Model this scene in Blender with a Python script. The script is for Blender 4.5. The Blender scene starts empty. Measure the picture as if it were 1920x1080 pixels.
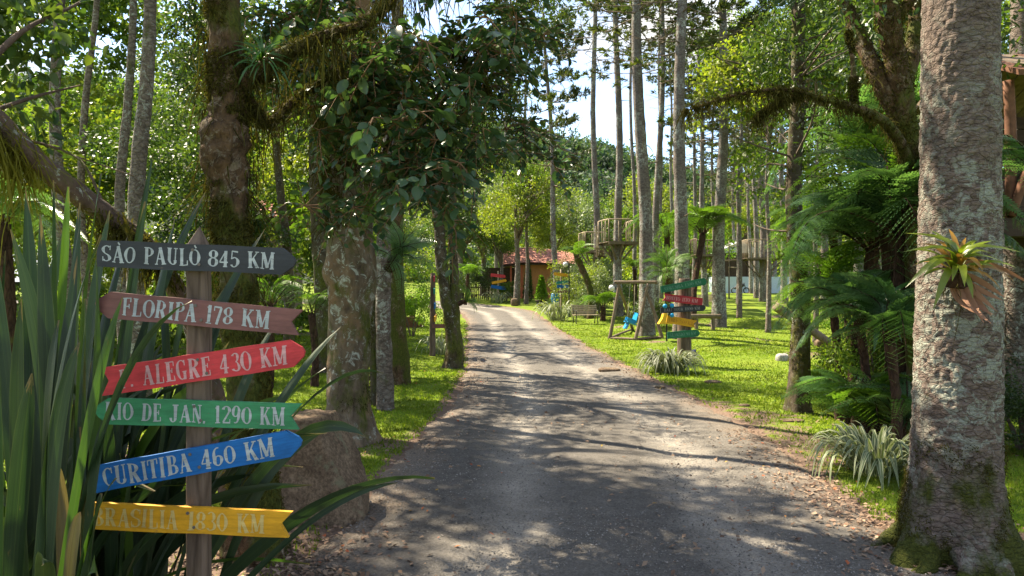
import bpy, math, random
import numpy as np
from mathutils import Vector, Matrix, Quaternion, Euler

random.seed(11)
R = np.random.default_rng(11)
scene = bpy.context.scene
COL = scene.collection
PI = math.pi

# ------------------------------------------------------------------ camera
EYE, FP = 1.7, 1280.0
cam_d = bpy.data.cameras.new('camera')
cam_d.sensor_width = 36.0
cam_d.lens = 24.0
cam_d.clip_start = 0.05
cam_d.clip_end = 3000.0
cam = bpy.data.objects.new('camera', cam_d)
cam.location = (0, 0, EYE)
cam.rotation_euler = (PI / 2, 0, 0)
COL.objects.link(cam)
scene.camera = cam

# ------------------------------------------------------------------ sky and sun
SUN = Vector((-0.74, 0.56, 1.15)).normalized()
elev = math.asin(SUN.z)
azim = math.atan2(SUN.x, SUN.y)
world = bpy.data.worlds.new('World')
scene.world = world
world.use_nodes = True
wn, wl = world.node_tree.nodes, world.node_tree.links
wn.clear()
wo = wn.new('ShaderNodeOutputWorld')
bg = wn.new('ShaderNodeBackground')
bg.inputs['Strength'].default_value = 0.105
sky = wn.new('ShaderNodeTexSky')
sky.sky_type = 'NISHITA'
sky.sun_disc = False
sky.sun_elevation = elev
sky.sun_rotation = azim
sky.air_density = 1.0
sky.dust_density = 0.6
sky.ozone_density = 2.0
tc = wn.new('ShaderNodeTexCoord')
mp = wn.new('ShaderNodeMapping')
mp.inputs['Scale'].default_value = (1.6, 1.6, 3.2)
mp.inputs['Location'].default_value = (3.1, 0.4, 0.9)
nz = wn.new('ShaderNodeTexNoise')
nz.inputs['Scale'].default_value = 1.7
nz.inputs['Detail'].default_value = 9
nz.inputs['Roughness'].default_value = 0.56
cr = wn.new('ShaderNodeValToRGB')
cr.color_ramp.elements[0].position = 0.43
cr.color_ramp.elements[0].color = (0, 0, 0, 1)
cr.color_ramp.elements[1].position = 0.57
cr.color_ramp.elements[1].color = (1, 1, 1, 1)
nz2 = wn.new('ShaderNodeTexNoise')
nz2.inputs['Scale'].default_value = 3.4
nz2.inputs['Detail'].default_value = 6
cr2 = wn.new('ShaderNodeValToRGB')
cr2.color_ramp.elements[0].position = 0.32
cr2.color_ramp.elements[0].color = (1.85, 1.88, 1.98, 1)
cr2.color_ramp.elements[1].position = 0.68
cr2.color_ramp.elements[1].color = (3.7, 3.62, 3.45, 1)
mixw = wn.new('ShaderNodeMix')
mixw.data_type = 'RGBA'
wl.new(tc.outputs['Generated'], mp.inputs['Vector'])
wl.new(mp.outputs[0], nz.inputs['Vector'])
wl.new(mp.outputs[0], nz2.inputs['Vector'])
wl.new(nz.outputs['Fac'], cr.inputs[0])
wl.new(nz2.outputs['Fac'], cr2.inputs[0])
wl.new(cr.outputs[0], mixw.inputs['Factor'])
wl.new(sky.outputs[0], mixw.inputs['A'])
wl.new(cr2.outputs[0], mixw.inputs['B'])
wl.new(mixw.outputs['Result'], bg.inputs['Color'])
wl.new(bg.outputs[0], wo.inputs['Surface'])

sun_d = bpy.data.lights.new('sun', 'SUN')
sun_d.energy = 4.8
sun_d.angle = math.radians(0.53)
sun_d.color = (1.0, 0.88, 0.67)
sun = bpy.data.objects.new('sun', sun_d)
sun.rotation_euler = SUN.to_track_quat('Z', 'Y').to_euler()
sun.location = (-20, 12, 30)
COL.objects.link(sun)

vs = scene.view_settings
vs.view_transform = 'Standard'
vs.look = 'None'
vs.exposure = 1.98
vs.gamma = 1.0
vs.use_curve_mapping = False
cy = scene.cycles
cy.use_denoising = True
cy.max_bounces = 7
cy.diffuse_bounces = 4
cy.glossy_bounces = 2
cy.transmission_bounces = 5
cy.transparent_max_bounces = 6
cy.sample_clamp_indirect = 6.0
cy.caustics_reflective = False
cy.caustics_refractive = False


# ------------------------------------------------------------------ numeric helpers
def sstep(a, b, x):
    t = np.clip((np.asarray(x, float) - a) / (b - a), 0, 1)
    return t * t * (3 - 2 * t)


_perm = np.random.default_rng(3).random((64, 64, 64))


def vnoise(p):
    """smooth value noise in -1..1 at points p (n,3)"""
    p = np.asarray(p, float)
    i = np.floor(p).astype(int)
    f = p - i
    f = f * f * (3 - 2 * f)
    out = 0
    for dx in (0, 1):
        wx = f[..., 0] if dx else 1 - f[..., 0]
        for dy in (0, 1):
            wy = f[..., 1] if dy else 1 - f[..., 1]
            for dz in (0, 1):
                wz = f[..., 2] if dz else 1 - f[..., 2]
                out = out + wx * wy * wz * _perm[(i[..., 0] + dx) % 64, (i[..., 1] + dy) % 64, (i[..., 2] + dz) % 64]
    return out * 2 - 1


def fbm(p, octv=4):
    p = np.asarray(p, float)
    s, a, t = 0, 1.0, 0
    for k in range(octv):
        s = s + a * vnoise(p * 2 ** k + 7.3 * k)
        t += a
        a *= 0.5
    return s / t


ROADC = np.array([(0.55, -6), (0.6, 0), (0.72, 5), (0.95, 9), (0.8, 14), (0.45, 20), (0.05, 28), (-0.4, 36), (-1.6, 42),
                  (-5.5, 46.5), (-13, 49), (-24, 49.5), (-40, 48), (-70, 46)], float)
ROADW = np.array([1.95, 1.95, 1.95, 1.92, 1.72, 1.75, 1.85, 2.0, 2.3, 2.4, 2.3, 2.2, 2.2, 2.2], float)


def spline(pts, n):
    """Catmull-Rom through pts (k,d) with n samples"""
    P = np.asarray(pts, float)
    if P.ndim == 1:
        P = P[:, None]
    k = len(P)
    if k == 2:
        t = np.linspace(0, 1, n)[:, None]
        return P[0] * (1 - t) + P[1] * t
    Q = np.vstack([2 * P[0] - P[1], P, 2 * P[-1] - P[-2]])
    t = np.linspace(0, k - 1, n)
    i = np.minimum(t.astype(int), k - 2)
    f = (t - i)[:, None]
    p0, p1, p2, p3 = Q[i], Q[i + 1], Q[i + 2], Q[i + 3]
    return 0.5 * (2 * p1 + (p2 - p0) * f + (2 * p0 - 5 * p1 + 4 * p2 - p3) * f ** 2 + (3 * p1 - p0 - 3 * p2 + p3) * f ** 3)


RC = spline(ROADC, 400)
RW = spline(ROADW, 400)[:, 0]


def road_dist(x, y):
    """distance from the road's centre line minus its half width (negative on the road)"""
    x = np.atleast_1d(np.asarray(x, float))
    y = np.atleast_1d(np.asarray(y, float))
    out = np.empty(x.shape)
    for s in range(0, len(x), 20000):
        dx = x[s:s + 20000, None] - RC[None, ::4, 0]
        dy = y[s:s + 20000, None] - RC[None, ::4, 1]
        d = np.sqrt(dx * dx + dy * dy)
        j = d.argmin(1)
        out[s:s + 20000] = d[np.arange(len(j)), j] - RW[::4][j]
    return out


def gz(x, y):
    x = np.asarray(x, float)
    y = np.asarray(y, float)
    yy = np.clip(y, 0, 130)
    z = 0.025 * np.maximum(0, yy - 30) * sstep(28, 40, yy)
    z = z + 0.30 * sstep(36, 56, y) * (1 - sstep(5, 11, x))
    lawn = sstep(3.3, 6.0, x) * (1 - sstep(60, 90, y))
    z = z + lawn * 0.17 * (np.sin(0.62 * x + 0.5 * y) * np.sin(0.41 * y - 0.23 * x + 1.0) + 0.6 * np.sin(1.1 * y + 0.3 * x))
    left = (1 - sstep(-3.4, -1.7, x)) * sstep(3, 6, y)
    z = z + left * (0.06 + 0.05 * np.sin(0.7 * x + 0.4) * np.sin(0.6 * y))
    return z


def at(px, py, D):
    return Vector(((px - 960) / FP * D, D, EYE + (540 - py) / FP * D))


def gnd(px, py, dmin=2.0):
    """ground point seen at a pixel"""
    D = (EYE) * FP / max(py - 540, 6)
    for _ in range(30):
        z = float(gz((px - 960) / FP * D, D))
        D = 0.5 * D + 0.5 * (EYE - z) * FP / max(py - 540, 6)
        D = min(D, 110)
    x = (px - 960) / FP * D
    return Vector((x, D, float(gz(x, D))))


def gp(px, D):
    x = (px - 960) / FP * D
    return Vector((x, D, float(gz(x, D))))


# ------------------------------------------------------------------ object helpers
def link(o):
    COL.objects.link(o)
    return o


def np_mesh(name, V, F, mats=(), midx=None, smooth=False):
    V = np.ascontiguousarray(V, dtype=np.float32).reshape(-1, 3)
    m = bpy.data.meshes.new(name)
    if isinstance(F, np.ndarray):
        nf, k = F.shape
        m.vertices.add(len(V))
        m.vertices.foreach_set('co', V.ravel())
        m.loops.add(nf * k)
        m.loops.foreach_set('vertex_index', np.ascontiguousarray(F, dtype=np.int32).ravel())
        m.polygons.add(nf)
        m.polygons.foreach_set('loop_start', np.arange(0, nf * k, k, dtype=np.int32))
        m.polygons.foreach_set('loop_total', np.full(nf, k, dtype=np.int32))
        m.update(calc_edges=True)
    else:
        m.from_pydata([tuple(v) for v in V], [], [tuple(f) for f in F])
    for mt in mats:
        m.materials.append(mt)
    if midx is not None:
        m.polygons.foreach_set('material_index', np.asarray(midx, dtype=np.int32))
    if smooth:
        m.polygons.foreach_set('use_smooth', np.ones(len(m.polygons), dtype=bool))
    return m


def tag(o, label=None, cat=None, group=None, kind=None):
    if label: o['label'] = label
    if cat: o['category'] = cat
    if group: o['group'] = group
    if kind: o['kind'] = kind
    return o


def thing(name, label, cat, loc=(0, 0, 0), group=None):
    o = bpy.data.objects.new(name, None)
    o.empty_display_size = 0.2
    o.location = loc
    link(o)
    return tag(o, label, cat, group)


def root_loc(o):
    while o.parent:
        o = o.parent
    return np.array(o.location)


def part(name, V, F, mat, parent=None, smooth=False, midx=None):
    """mesh given in world coordinates, linked under parent"""
    V = np.asarray(V, float).reshape(-1, 3)
    if parent is not None:
        V = V - root_loc(parent)
    mats = mat if isinstance(mat, (list, tuple)) else (mat,)
    me = np_mesh(name, V, F, mats, midx, smooth)
    o = bpy.data.objects.new(name, me)
    if parent is not None:
        o.parent = parent
    return link(o)


def inst(name, me, parent, mat4):
    """shared mesh placed by a world matrix under a root that is only translated"""
    o = bpy.data.objects.new(name, me)
    if parent is not None:
        o.parent = parent
        mat4 = Matrix.Translation(-Vector(root_loc(parent))) @ mat4
    o.matrix_basis = mat4
    return link(o)


def solo(name, V, F, mat, label, cat, group=None, smooth=False, kind=None, midx=None):
    """a thing that is one mesh; origin at its base"""
    V = np.asarray(V, float).reshape(-1, 3)
    c = np.array([V[:, 0].mean(), V[:, 1].mean(), V[:, 2].min()])
    mats = mat if isinstance(mat, (list, tuple)) else (mat,)
    o = bpy.data.objects.new(name, np_mesh(name, V - c, F, mats, midx, smooth))
    o.location = c
    link(o)
    return tag(o, label, cat, group, kind)


def join(*vf):
    VV, FF, n = [], [], 0
    for V, F in vf:
        V = np.asarray(V, float).reshape(-1, 3)
        VV.append(V)
        FF += [tuple(int(i) + n for i in f) for f in F]
        n += len(V)
    return np.vstack(VV), FF


def box(c, s, rot=None, bev=0.0):
    hx, hy, hz = s[0] / 2, s[1] / 2, s[2] / 2
    if bev <= 0:
        V = np.array([(x, y, z) for x in (-hx, hx) for y in (-hy, hy) for z in (-hz, hz)], float)
        F = [(0, 1, 3, 2), (4, 6, 7, 5), (0, 4, 5, 1), (2, 3, 7, 6), (0, 2, 6, 4), (1, 5, 7, 3)]
    else:
        # chamfered along every edge
        b = bev
        V, F = [], []
        idx = {}
        for sx in (-1, 1):
            for sy in (-1, 1):
                for sz in (-1, 1):
                    idx[(sx, sy, sz)] = len(V)
                    V += [(sx * hx, sy * (hy - b), sz * (hz - b)), (sx * (hx - b), sy * hy, sz * (hz - b)),
                          (sx * (hx - b), sy * (hy - b), sz * hz)]
        for ax in range(3):
            for sg in (-1, 1):
                q = []
                for u, w in ((-1, -1), (1, -1), (1, 1), (-1, 1)):
                    k = [0, 0, 0]
                    k[ax] = sg
                    k[(ax + 1) % 3] = u
                    k[(ax + 2) % 3] = w
                    q.append(idx[tuple(k)] + ax)
                F.append(tuple(q) if sg > 0 else tuple(q[::-1]))
        for ax in range(3):
            a1, a2 = (ax + 1) % 3, (ax + 2) % 3
            for u in (-1, 1):
                for w in (-1, 1):
                    k0 = [0, 0, 0]; k1 = [0, 0, 0]
                    k0[ax], k1[ax] = -1, 1
                    k0[a1] = k1[a1] = u
                    k0[a2] = k1[a2] = w
                    i0, i1 = idx[tuple(k0)], idx[tuple(k1)]
                    q = (i0 + a1, i1 + a1, i1 + a2, i0 + a2)
                    F.append(q if u * w > 0 else q[::-1])
        for k, i in idx.items():
            q = (i, i + 1, i + 2)
            F.append(q if k[0] * k[1] * k[2] > 0 else q[::-1])
        V = np.array(V, float)
    if rot is not None:
        M = np.array(rot.to_matrix()) if not isinstance(rot, Matrix) else np.array(rot.to_3x3())
        V = V @ M.T
    return V + np.array(c, float), F


def prism(poly, y0, y1):
    """extrude an outline given as (x, z) between y0 and y1"""
    n = len(poly)
    V = [(x, y0, z) for x, z in poly] + [(x, y1, z) for x, z in poly]
    F = [tuple(range(n)), tuple(range(2 * n - 1, n - 1, -1))]
    F += [(i, i + n, (i + 1) % n + n, (i + 1) % n) for i in range(n)]
    return np.array(V, float), F


def tube(path, rad, n=16, segs=10, rough=0.0, freq=3.0, seed=0.0, cap=True, zst=1.0, flare=0.0, rough2=0.0, freq2=12.0):
    P = spline(np.array([tuple(p) for p in path]), n)
    r = spline(np.array(rad, float), n)[:, 0] if hasattr(rad, '__len__') else np.full(n, rad)
    T = np.gradient(P, axis=0)
    T /= np.linalg.norm(T, axis=1, keepdims=True) + 1e-9
    a = np.array([1.0, 0, 0]) if abs(T[0][0]) < 0.8 else np.array([0, 1.0, 0])
    U = np.empty_like(P)
    u = a - T[0] * a.dot(T[0])
    for i in range(n):
        u = u - T[i] * u.dot(T[i])
        u /= np.linalg.norm(u) + 1e-9
        U[i] = u
    W = np.cross(T, U)
    th = np.linspace(0, 2 * PI, segs, endpoint=False)
    D = U[:, None, :] * np.cos(th)[None, :, None] + W[:, None, :] * np.sin(th)[None, :, None]
    V = P[:, None, :] + D * r[:, None, None]
    if rough or flare or rough2:
        q = V * freq
        q[..., 2] *= zst
        k = 1 + rough * fbm(q + seed * 17.1, 4)
        if rough2:
            q2 = V * freq2
            q2[..., 2] *= zst
            k = k + rough2 * vnoise(q2 + seed * 5.1)
        if flare:
            h = np.arange(n) / (n - 1)
            lob = 0.55 + 0.45 * np.sin(th[None, :] * 5 + seed * 3.1 + 0.7 * np.sin(th * 2 + seed))
            k = k + flare * np.exp(-h * 14)[:, None] * lob
        V = P[:, None, :] + D * (r[:, None] * k)[..., None]
    V = V.reshape(-1, 3)
    i = np.arange(n - 1)[:, None] * segs
    j = np.arange(segs)[None, :]
    j2 = (j + 1) % segs
    F = np.stack([i + j, i + j2, i + segs + j2, i + segs + j], -1).reshape(-1, 4)
    if cap:
        V = np.vstack([V, P[:1], P[-1:]])
        b, t = len(V) - 2, len(V) - 1
        Fl = [tuple(f) for f in F]
        Fl += [(b, (k + 1) % segs, k) for k in range(segs)]
        o = (n - 1) * segs
        Fl += [(t, o + k, o + (k + 1) % segs) for k in range(segs)]
        return V, Fl
    return V, F


def tubes(lst, n=6, segs=5, **kw):
    """many uncapped tubes as one array mesh; lst of (path, radii)"""
    VV, FF, c = [], [], 0
    for p, r in lst:
        V, F = tube(p, r, n=n, segs=segs, cap=False, **kw)
        VV.append(V)
        FF.append(F + c)
        c += len(V)
    return np.vstack(VV), np.vstack(FF)


def unit(v):
    return v / (np.linalg.norm(v, axis=-1, keepdims=True) + 1e-9)


def leaf_quads(P, size, rs, aspect=0.5, droop=0.3, out=None, outw=0.0, fold=0.10, horiz=0.0):
    """one folded, pointed leaf per point"""
    n = len(P)
    d = rs.normal(size=(n, 3))
    d[:, 2] -= droop
    if out is not None:
        d = d + out * outw
    d = unit(d)
    q = rs.normal(size=(n, 3))
    q[:, 2] *= (1 - horiz)
    s = unit(np.cross(d, q))
    if horiz:
        s = unit(np.cross(d, np.array([0, 0, 1.0]) + 0.5 * q))
    nn = np.cross(s, d)
    L = (size * (0.65 + 0.7 * rs.random(n)))[:, None]
    a = L * aspect * 0.5
    mid = P + d * L * 0.45
    V = np.stack([P, mid + s * a + nn * L * fold, P + d * L, mid - s * a + nn * L * fold], 1)
    F = np.arange(n * 4).reshape(n, 4)
    return V.reshape(-1, 3), F


def leaf_ovals(P, size, rs, aspect=0.5, droop=0.3, out=None, outw=0.0, fold=0.10):
    """rounder leaf of two folded halves, for crowns seen close"""
    n = len(P)
    d = rs.normal(size=(n, 3))
    d[:, 2] -= droop
    if out is not None:
        d = d + out * outw
    d = unit(d)
    q = rs.normal(size=(n, 3)) * 0.8 + np.array([0, 0, 1.0])
    s = unit(np.cross(d, q))
    nn = np.cross(s, d)
    L = (size * (0.55 + 0.85 * rs.random(n)))[:, None]
    a = L * aspect * 0.5
    f = nn * L * fold
    V = np.stack([P, P + d * L * 0.25 + s * a * 0.85 + f, P + d * L * 0.65 + s * a * 0.9 + f * 0.8, P + d * L - nn * L * 0.08, P + d * L * 0.65 - s * a * 0.9 + f * 0.8, P + d * L * 0.25 - s * a * 0.85 + f], 1)
    b = np.arange(n)[:, None] * 6
    F = np.concatenate([b + np.array([[0, 1, 2, 3]]), b + np.array([[0, 3, 4, 5]])], 0)
    return V.reshape(-1, 3), F


def clumps(rs, C, r, per, flat=0.75):
    """points scattered round clump centres C with radius r"""
    C = np.asarray(C, float)
    r = np.broadcast_to(np.asarray(r, float), (len(C),))
    per = np.broadcast_to(np.asarray(per, int), (len(C),))
    k = np.repeat(np.arange(len(C)), per)
    d = unit(rs.normal(size=(len(k), 3)))
    rr = rs.random(len(k)) ** 0.45
    p = d * rr[:, None] * r[k][:, None]
    p[:, 2] *= flat
    return C[k] + p, d


def crown_centres(rs, n, R3, inner=0.25, low=-0.6):
    """clump centres spread through an uneven ellipsoid crown"""
    out = []
    ph = rs.random(6) * 6.28
    while len(out) < n:
        d = rs.normal(size=3)
        d /= np.linalg.norm(d)
        if d[2] < low:
            continue
        lump = 1 + 0.25 * math.sin(3 * math.atan2(d[1], d[0]) + ph[0]) + 0.2 * math.sin(5 * d[2] + ph[1]) + 0.15 * math.sin(7 * d[0] + ph[2])
        t = inner + (1 - inner) * rs.random() ** 0.6
        out.append(d * t * lump * np.array(R3))
    return np.array(out)


# ------------------------------------------------------------------ materials
def nodes(name):
    m = bpy.data.materials.new(name)
    m.use_nodes = True
    nt = m.node_tree
    nt.nodes.clear()
    return m, nt, nt.nodes, nt.links


def ramp(N, stops, interp='LINEAR'):
    c = N.new('ShaderNodeValToRGB')
    c.color_ramp.interpolation = interp
    e = c.color_ramp.elements
    while len(e) < len(stops):
        e.new(0.5)
    for k, (p, col) in enumerate(stops):
        e[k].position = p
        e[k].color = (*col, 1) if len(col) == 3 else col
    return c


def mix(N, L, f, a, b, mode='MIX'):
    m = N.new('ShaderNodeMix')
    m.data_type = 'RGBA'
    m.blend_type = mode
    for s, v in (('Factor', f), ('A', a), ('B', b)):
        if hasattr(v, 'links') or hasattr(v, 'is_linked'):
            L.new(v, m.inputs[s])
        elif s == 'Factor':
            m.inputs[s].default_value = v
        else:
            m.inputs[s].default_value = (*v, 1)
    return m.outputs['Result']


def noise(N, L, scale, detail=6, rough=0.6, vec=None, dist=0.0):
    n = N.new('ShaderNodeTexNoise')
    n.inputs['Scale'].default_value = scale
    n.inputs['Detail'].default_value = detail
    n.inputs['Roughness'].default_value = rough
    n.inputs['Distortion'].default_value = dist
    if vec is not None:
        L.new(vec, n.inputs['Vector'])
    return n.outputs['Fac']


def mapping(N, L, scale=(1, 1, 1), coord='Object', loc=(0, 0, 0)):
    t = N.new('ShaderNodeTexCoord')
    m = N.new('ShaderNodeMapping')
    m.inputs['Scale'].default_value = scale
    m.inputs['Location'].default_value = loc
    L.new(t.outputs[coord], m.inputs['Vector'])
    return m.outputs[0]


def finish(N, L, col, rough=0.8, bump=None, bstr=0.4, bdist=0.02, spec=0.3):
    p = N.new('ShaderNodeBsdfPrincipled')
    o = N.new('ShaderNodeOutputMaterial')
    if hasattr(col, 'is_linked'):
        L.new(col, p.inputs['Base Color'])
    else:
        p.inputs['Base Color'].default_value = (*col, 1)
    if hasattr(rough, 'is_linked'):
        L.new(rough, p.inputs['Roughness'])
    else:
        p.inputs['Roughness'].default_value = rough
    p.inputs['Specular IOR Level'].default_value = spec
    if bump is not None:
        b = N.new('ShaderNodeBump')
        b.inputs['Strength'].default_value = bstr
        b.inputs['Distance'].default_value = bdist
        L.new(bump, b.inputs['Height'])
        L.new(b.outputs[0], p.inputs['Normal'])
    L.new(p.outputs[0], o.inputs['Surface'])
    return p


def leaf_mat(name, cols, trans=0.35, rough=0.45, spec=0.4, tcol=None, patch=0.35, pscale=0.6):
    """leaf: colour varies leaf by leaf and in broad patches; light shines through"""
    m, nt, N, L = nodes(name)
    g = N.new('ShaderNodeNewGeometry')
    st = [(k / max(1, len(cols) - 1), c) for k, c in enumerate(cols)]
    rp = ramp(N, st)
    L.new(g.outputs['Random Per Island'], rp.inputs[0])
    f = noise(N, L, pscale, 2, 0.5, g.outputs['Position'])
    fr = ramp(N, [(0.35, (1 - patch,) * 3), (0.65, (1 + patch,) * 3)])
    L.new(f, fr.inputs[0])
    col = mix(N, L, 1.0, rp.outputs[0], fr.outputs[0], 'MULTIPLY')
    p = N.new('ShaderNodeBsdfPrincipled')
    p.inputs['Roughness'].default_value = rough
    p.inputs['Specular IOR Level'].default_value = spec
    L.new(col, p.inputs['Base Color'])
    t = N.new('ShaderNodeBsdfTranslucent')
    tc2 = mix(N, L, 1.0, col, tcol or (1.5, 1.6, 0.6), 'MULTIPLY')
    L.new(tc2, t.inputs['Color'])
    ms = N.new('ShaderNodeMixShader')
    ms.inputs[0].default_value = trans
    o = N.new('ShaderNodeOutputMaterial')
    L.new(p.outputs[0], ms.inputs[1])
    L.new(t.outputs[0], ms.inputs[2])
    L.new(ms.outputs[0], o.inputs['Surface'])
    return m


def bark_mat(name, dark, light, lichen=0.0, moss=0.0, zst=1.0, scale=9.0, red=None, bstr=0.8, bdist=0.03, lich_col=(0.46, 0.48, 0.42), mossbase=0.0, crack=0.55):
    m, nt, N, L = nodes(name)
    v = mapping(N, L, (1, 1, zst))
    vi = mapping(N, L, (1, 1, 1), loc=(3.3, 1.7, 0.2))
    n1 = noise(N, L, scale, 8, 0.65, v, 0.4)
    n2 = noise(N, L, scale * 3.7, 6, 0.7, v)
    c = ramp(N, [(0.3, dark), (0.72, light)])
    L.new(n1, c.inputs[0])
    col = c.outputs[0]
    vr = N.new('ShaderNodeTexVoronoi')
    vr.feature = 'DISTANCE_TO_EDGE'
    vr.inputs['Scale'].default_value = scale * 1.1
    L.new(v, vr.inputs['Vector'])
    crk = ramp(N, [(0.0, (0.35, 0.33, 0.31)), (0.12, (1, 1, 1))])
    L.new(vr.outputs['Distance'], crk.inputs[0])
    col = mix(N, L, crack, col, crk.outputs[0], 'MULTIPLY')
    if red:
        rr = ramp(N, [(0.5, (0, 0, 0)), (0.66, (1, 1, 1))])
        L.new(noise(N, L, 3.2, 4, 0.6, vi), rr.inputs[0])
        col = mix(N, L, rr.outputs[0], col, red)
    if lichen:
        lr = ramp(N, [(0.60 - 0.16 * lichen, (0, 0, 0)), (0.64 - 0.12 * lichen, (1, 1, 1))])
        L.new(noise(N, L, 10.0, 10, 0.78, vi, 0.9), lr.inputs[0])
        big = ramp(N, [(0.38, (0.1,) * 3), (0.62, (0.95,) * 3)])
        L.new(noise(N, L, 1.7, 3, 0.5, vi), big.inputs[0])
        f = mix(N, L, 1.0, lr.outputs[0], big.outputs[0], 'MULTIPLY')
        lc = ramp(N, [(0.3, tuple(0.62 * x for x in lich_col)), (0.7, lich_col)])
        L.new(n2, lc.inputs[0])
        col = mix(N, L, f, col, lc.outputs[0])
    if moss or mossbase:
        mr = ramp(N, [(0.62 - 0.3 * moss, (0, 0, 0)), (0.72 - 0.3 * moss, (1, 1, 1))])
        mn = noise(N, L, 2.6, 7, 0.66, mapping(N, L, (1, 1, 0.6), loc=(9.1, 2.2, 5.0)))
        if mossbase:
            sx = N.new('ShaderNodeSeparateXYZ')
            L.new(mapping(N, L), sx.inputs[0])
            mm = N.new('ShaderNodeMapRange')
            mm.inputs['From Min'].default_value = 0.0
            mm.inputs['From Max'].default_value = 0.75
            mm.inputs['To Min'].default_value = mossbase
            mm.inputs['To Max'].default_value = 0.0
            L.new(sx.outputs['Z'], mm.inputs['Value'])
            ad = N.new('ShaderNodeMath')
            ad.operation = 'ADD'
            L.new(mn, ad.inputs[0])
            L.new(mm.outputs[0], ad.inputs[1])
            L.new(ad.outputs[0], mr.inputs[0])
        else:
            L.new(mn, mr.inputs[0])
        mc = ramp(N, [(0.3, (0.030, 0.042, 0.008)), (0.75, (0.120, 0.125, 0.022))])
        L.new(n2, mc.inputs[0])
        col = mix(N, L, mr.outputs[0], col, mc.outputs[0])
    hb = N.new('ShaderNodeMath')
    hb.operation = 'MULTIPLY_ADD'
    L.new(n1, hb.inputs[0])
    hb.inputs[1].default_value = 1.0
    h2 = N.new('ShaderNodeMath')
    h2.operation = 'MULTIPLY'
    L.new(n2, h2.inputs[0])
    h2.inputs[1].default_value = 0.5
    L.new(h2.outputs[0], hb.inputs[2])
    h3 = N.new('ShaderNodeMath')
    h3.operation = 'MULTIPLY_ADD'
    L.new(crk.outputs[0], h3.inputs[0])
    h3.inputs[1].default_value = crack
    L.new(hb.outputs[0], h3.inputs[2])
    finish(N, L, col, 0.9, h3.outputs[0], bstr, bdist, 0.15)
    return m


def plain(name, col, rough=0.7, var=0.25, scale=8.0, bstr=0.2, spec=0.3, st=(1, 1, 1)):
    m, nt, N, L = nodes(name)
    v = mapping(N, L, st)
    n = noise(N, L, scale, 7, 0.65, v)
    c = ramp(N, [(0.28, tuple(x * (1 - var) for x in col)), (0.72, tuple(min(1, x * (1 + var)) for x in col))])
    L.new(n, c.inputs[0])
    finish(N, L, c.outputs[0], rough, n, bstr, 0.01, spec)
    return m


def paint_mat(name, col, wear=(0.16, 0.11, 0.08), amount=0.5):
    """weathered paint on a sawn board: grain along x, worn specks"""
    m, nt, N, L = nodes(name)
    v = mapping(N, L, (1.0, 1.0, 9.0))
    n = noise(N, L, 7, 8, 0.7, v)
    c = ramp(N, [(0.25, tuple(x * 0.66 for x in col)), (0.75, tuple(min(1, x * 1.18) for x in col))])
    L.new(n, c.inputs[0])
    w = ramp(N, [(0.66 - 0.04 * amount, (0, 0, 0)), (0.74 - 0.04 * amount, (0.8,) * 3)])
    L.new(noise(N, L, 22, 8, 0.75, mapping(N, L, (1, 1, 3.5), loc=(1.2, 7, 3))), w.inputs[0])
    bl_ = ramp(N, [(0.34, (0.72, 0.72, 0.72)), (0.66, (1.12, 1.12, 1.12))])
    L.new(noise(N, L, 5.5, 5, 0.65, mapping(N, L, (1, 1, 2), loc=(5, 1, 2))), bl_.inputs[0])
    base_ = mix(N, L, 1.0, c.outputs[0], bl_.outputs[0], 'MULTIPLY')
    gl_ = ramp(N, [(0.60, (0, 0, 0)), (0.66, (0.55,) * 3)])
    L.new(noise(N, L, 3.0, 6, 0.75, mapping(N, L, (2.0, 1, 26.0), loc=(2, 3, 8))), gl_.inputs[0])
    base_ = mix(N, L, gl_.outputs[0], base_, tuple(x * 0.45 for x in col))
    col2 = mix(N, L, w.outputs[0], base_, wear)
    finish(N, L, col2, 0.62, n, 0.25, 0.004, 0.3)
    return m


M = {}
M['araucaria'] = bark_mat('araucaria_bark', (0.070, 0.054, 0.047), (0.24, 0.195, 0.170), lichen=0.75, zst=2.6, scale=10, bstr=0.9)
M['big_trunk'] = bark_mat('lichened_bark', (0.088, 0.064, 0.052), (0.31, 0.235, 0.195), lichen=0.75, moss=0.03, mossbase=0.26, crack=0.45, zst=1.9, scale=17, bstr=1.0, bdist=0.045,
                          lich_col=(0.44, 0.46, 0.38))
M['mossy'] = bark_mat('mossy_bark', (0.020, 0.013, 0.008), (0.165, 0.098, 0.052), lichen=0.46, moss=0.55, zst=0.55, scale=16, lich_col=(0.33, 0.27, 0.20), crack=0.2, bstr=1.0, bdist=0.04)
M['mossy_dark'] = bark_mat('dark_mossy_bark', (0.030, 0.024, 0.015), (0.12, 0.092, 0.06), lichen=0.35, moss=0.36, zst=0.7, scale=8, crack=0.12)
M['grey_bark'] = bark_mat('grey_bark', (0.050, 0.036, 0.025), (0.22, 0.165, 0.115), lichen=0.38, moss=0.24, zst=0.45, scale=9, red=(0.20, 0.125, 0.07), crack=0.12)
M['thin_bark'] = bark_mat('slim_trunk_bark', (0.075, 0.058, 0.048), (0.24, 0.19, 0.16), lichen=0.5, moss=0.08, zst=1.6, scale=11)
M['limb'] = bark_mat('leaning_limb_bark', (0.055, 0.036, 0.028), (0.18, 0.12, 0.092), lichen=0.25, moss=0.20, zst=0.8, scale=7, crack=0.12)
M['twig'] = plain('twig', (0.12, 0.09, 0.065), 0.9, 0.4, 20)
M['twig_red'] = plain('reddish_twig', (0.20, 0.11, 0.06), 0.8, 0.4, 20)
M['fern_trunk'] = bark_mat('tree_fern_trunk', (0.018, 0.011, 0.008), (0.10, 0.055, 0.035), zst=0.35, scale=16, moss=0.05)



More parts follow.
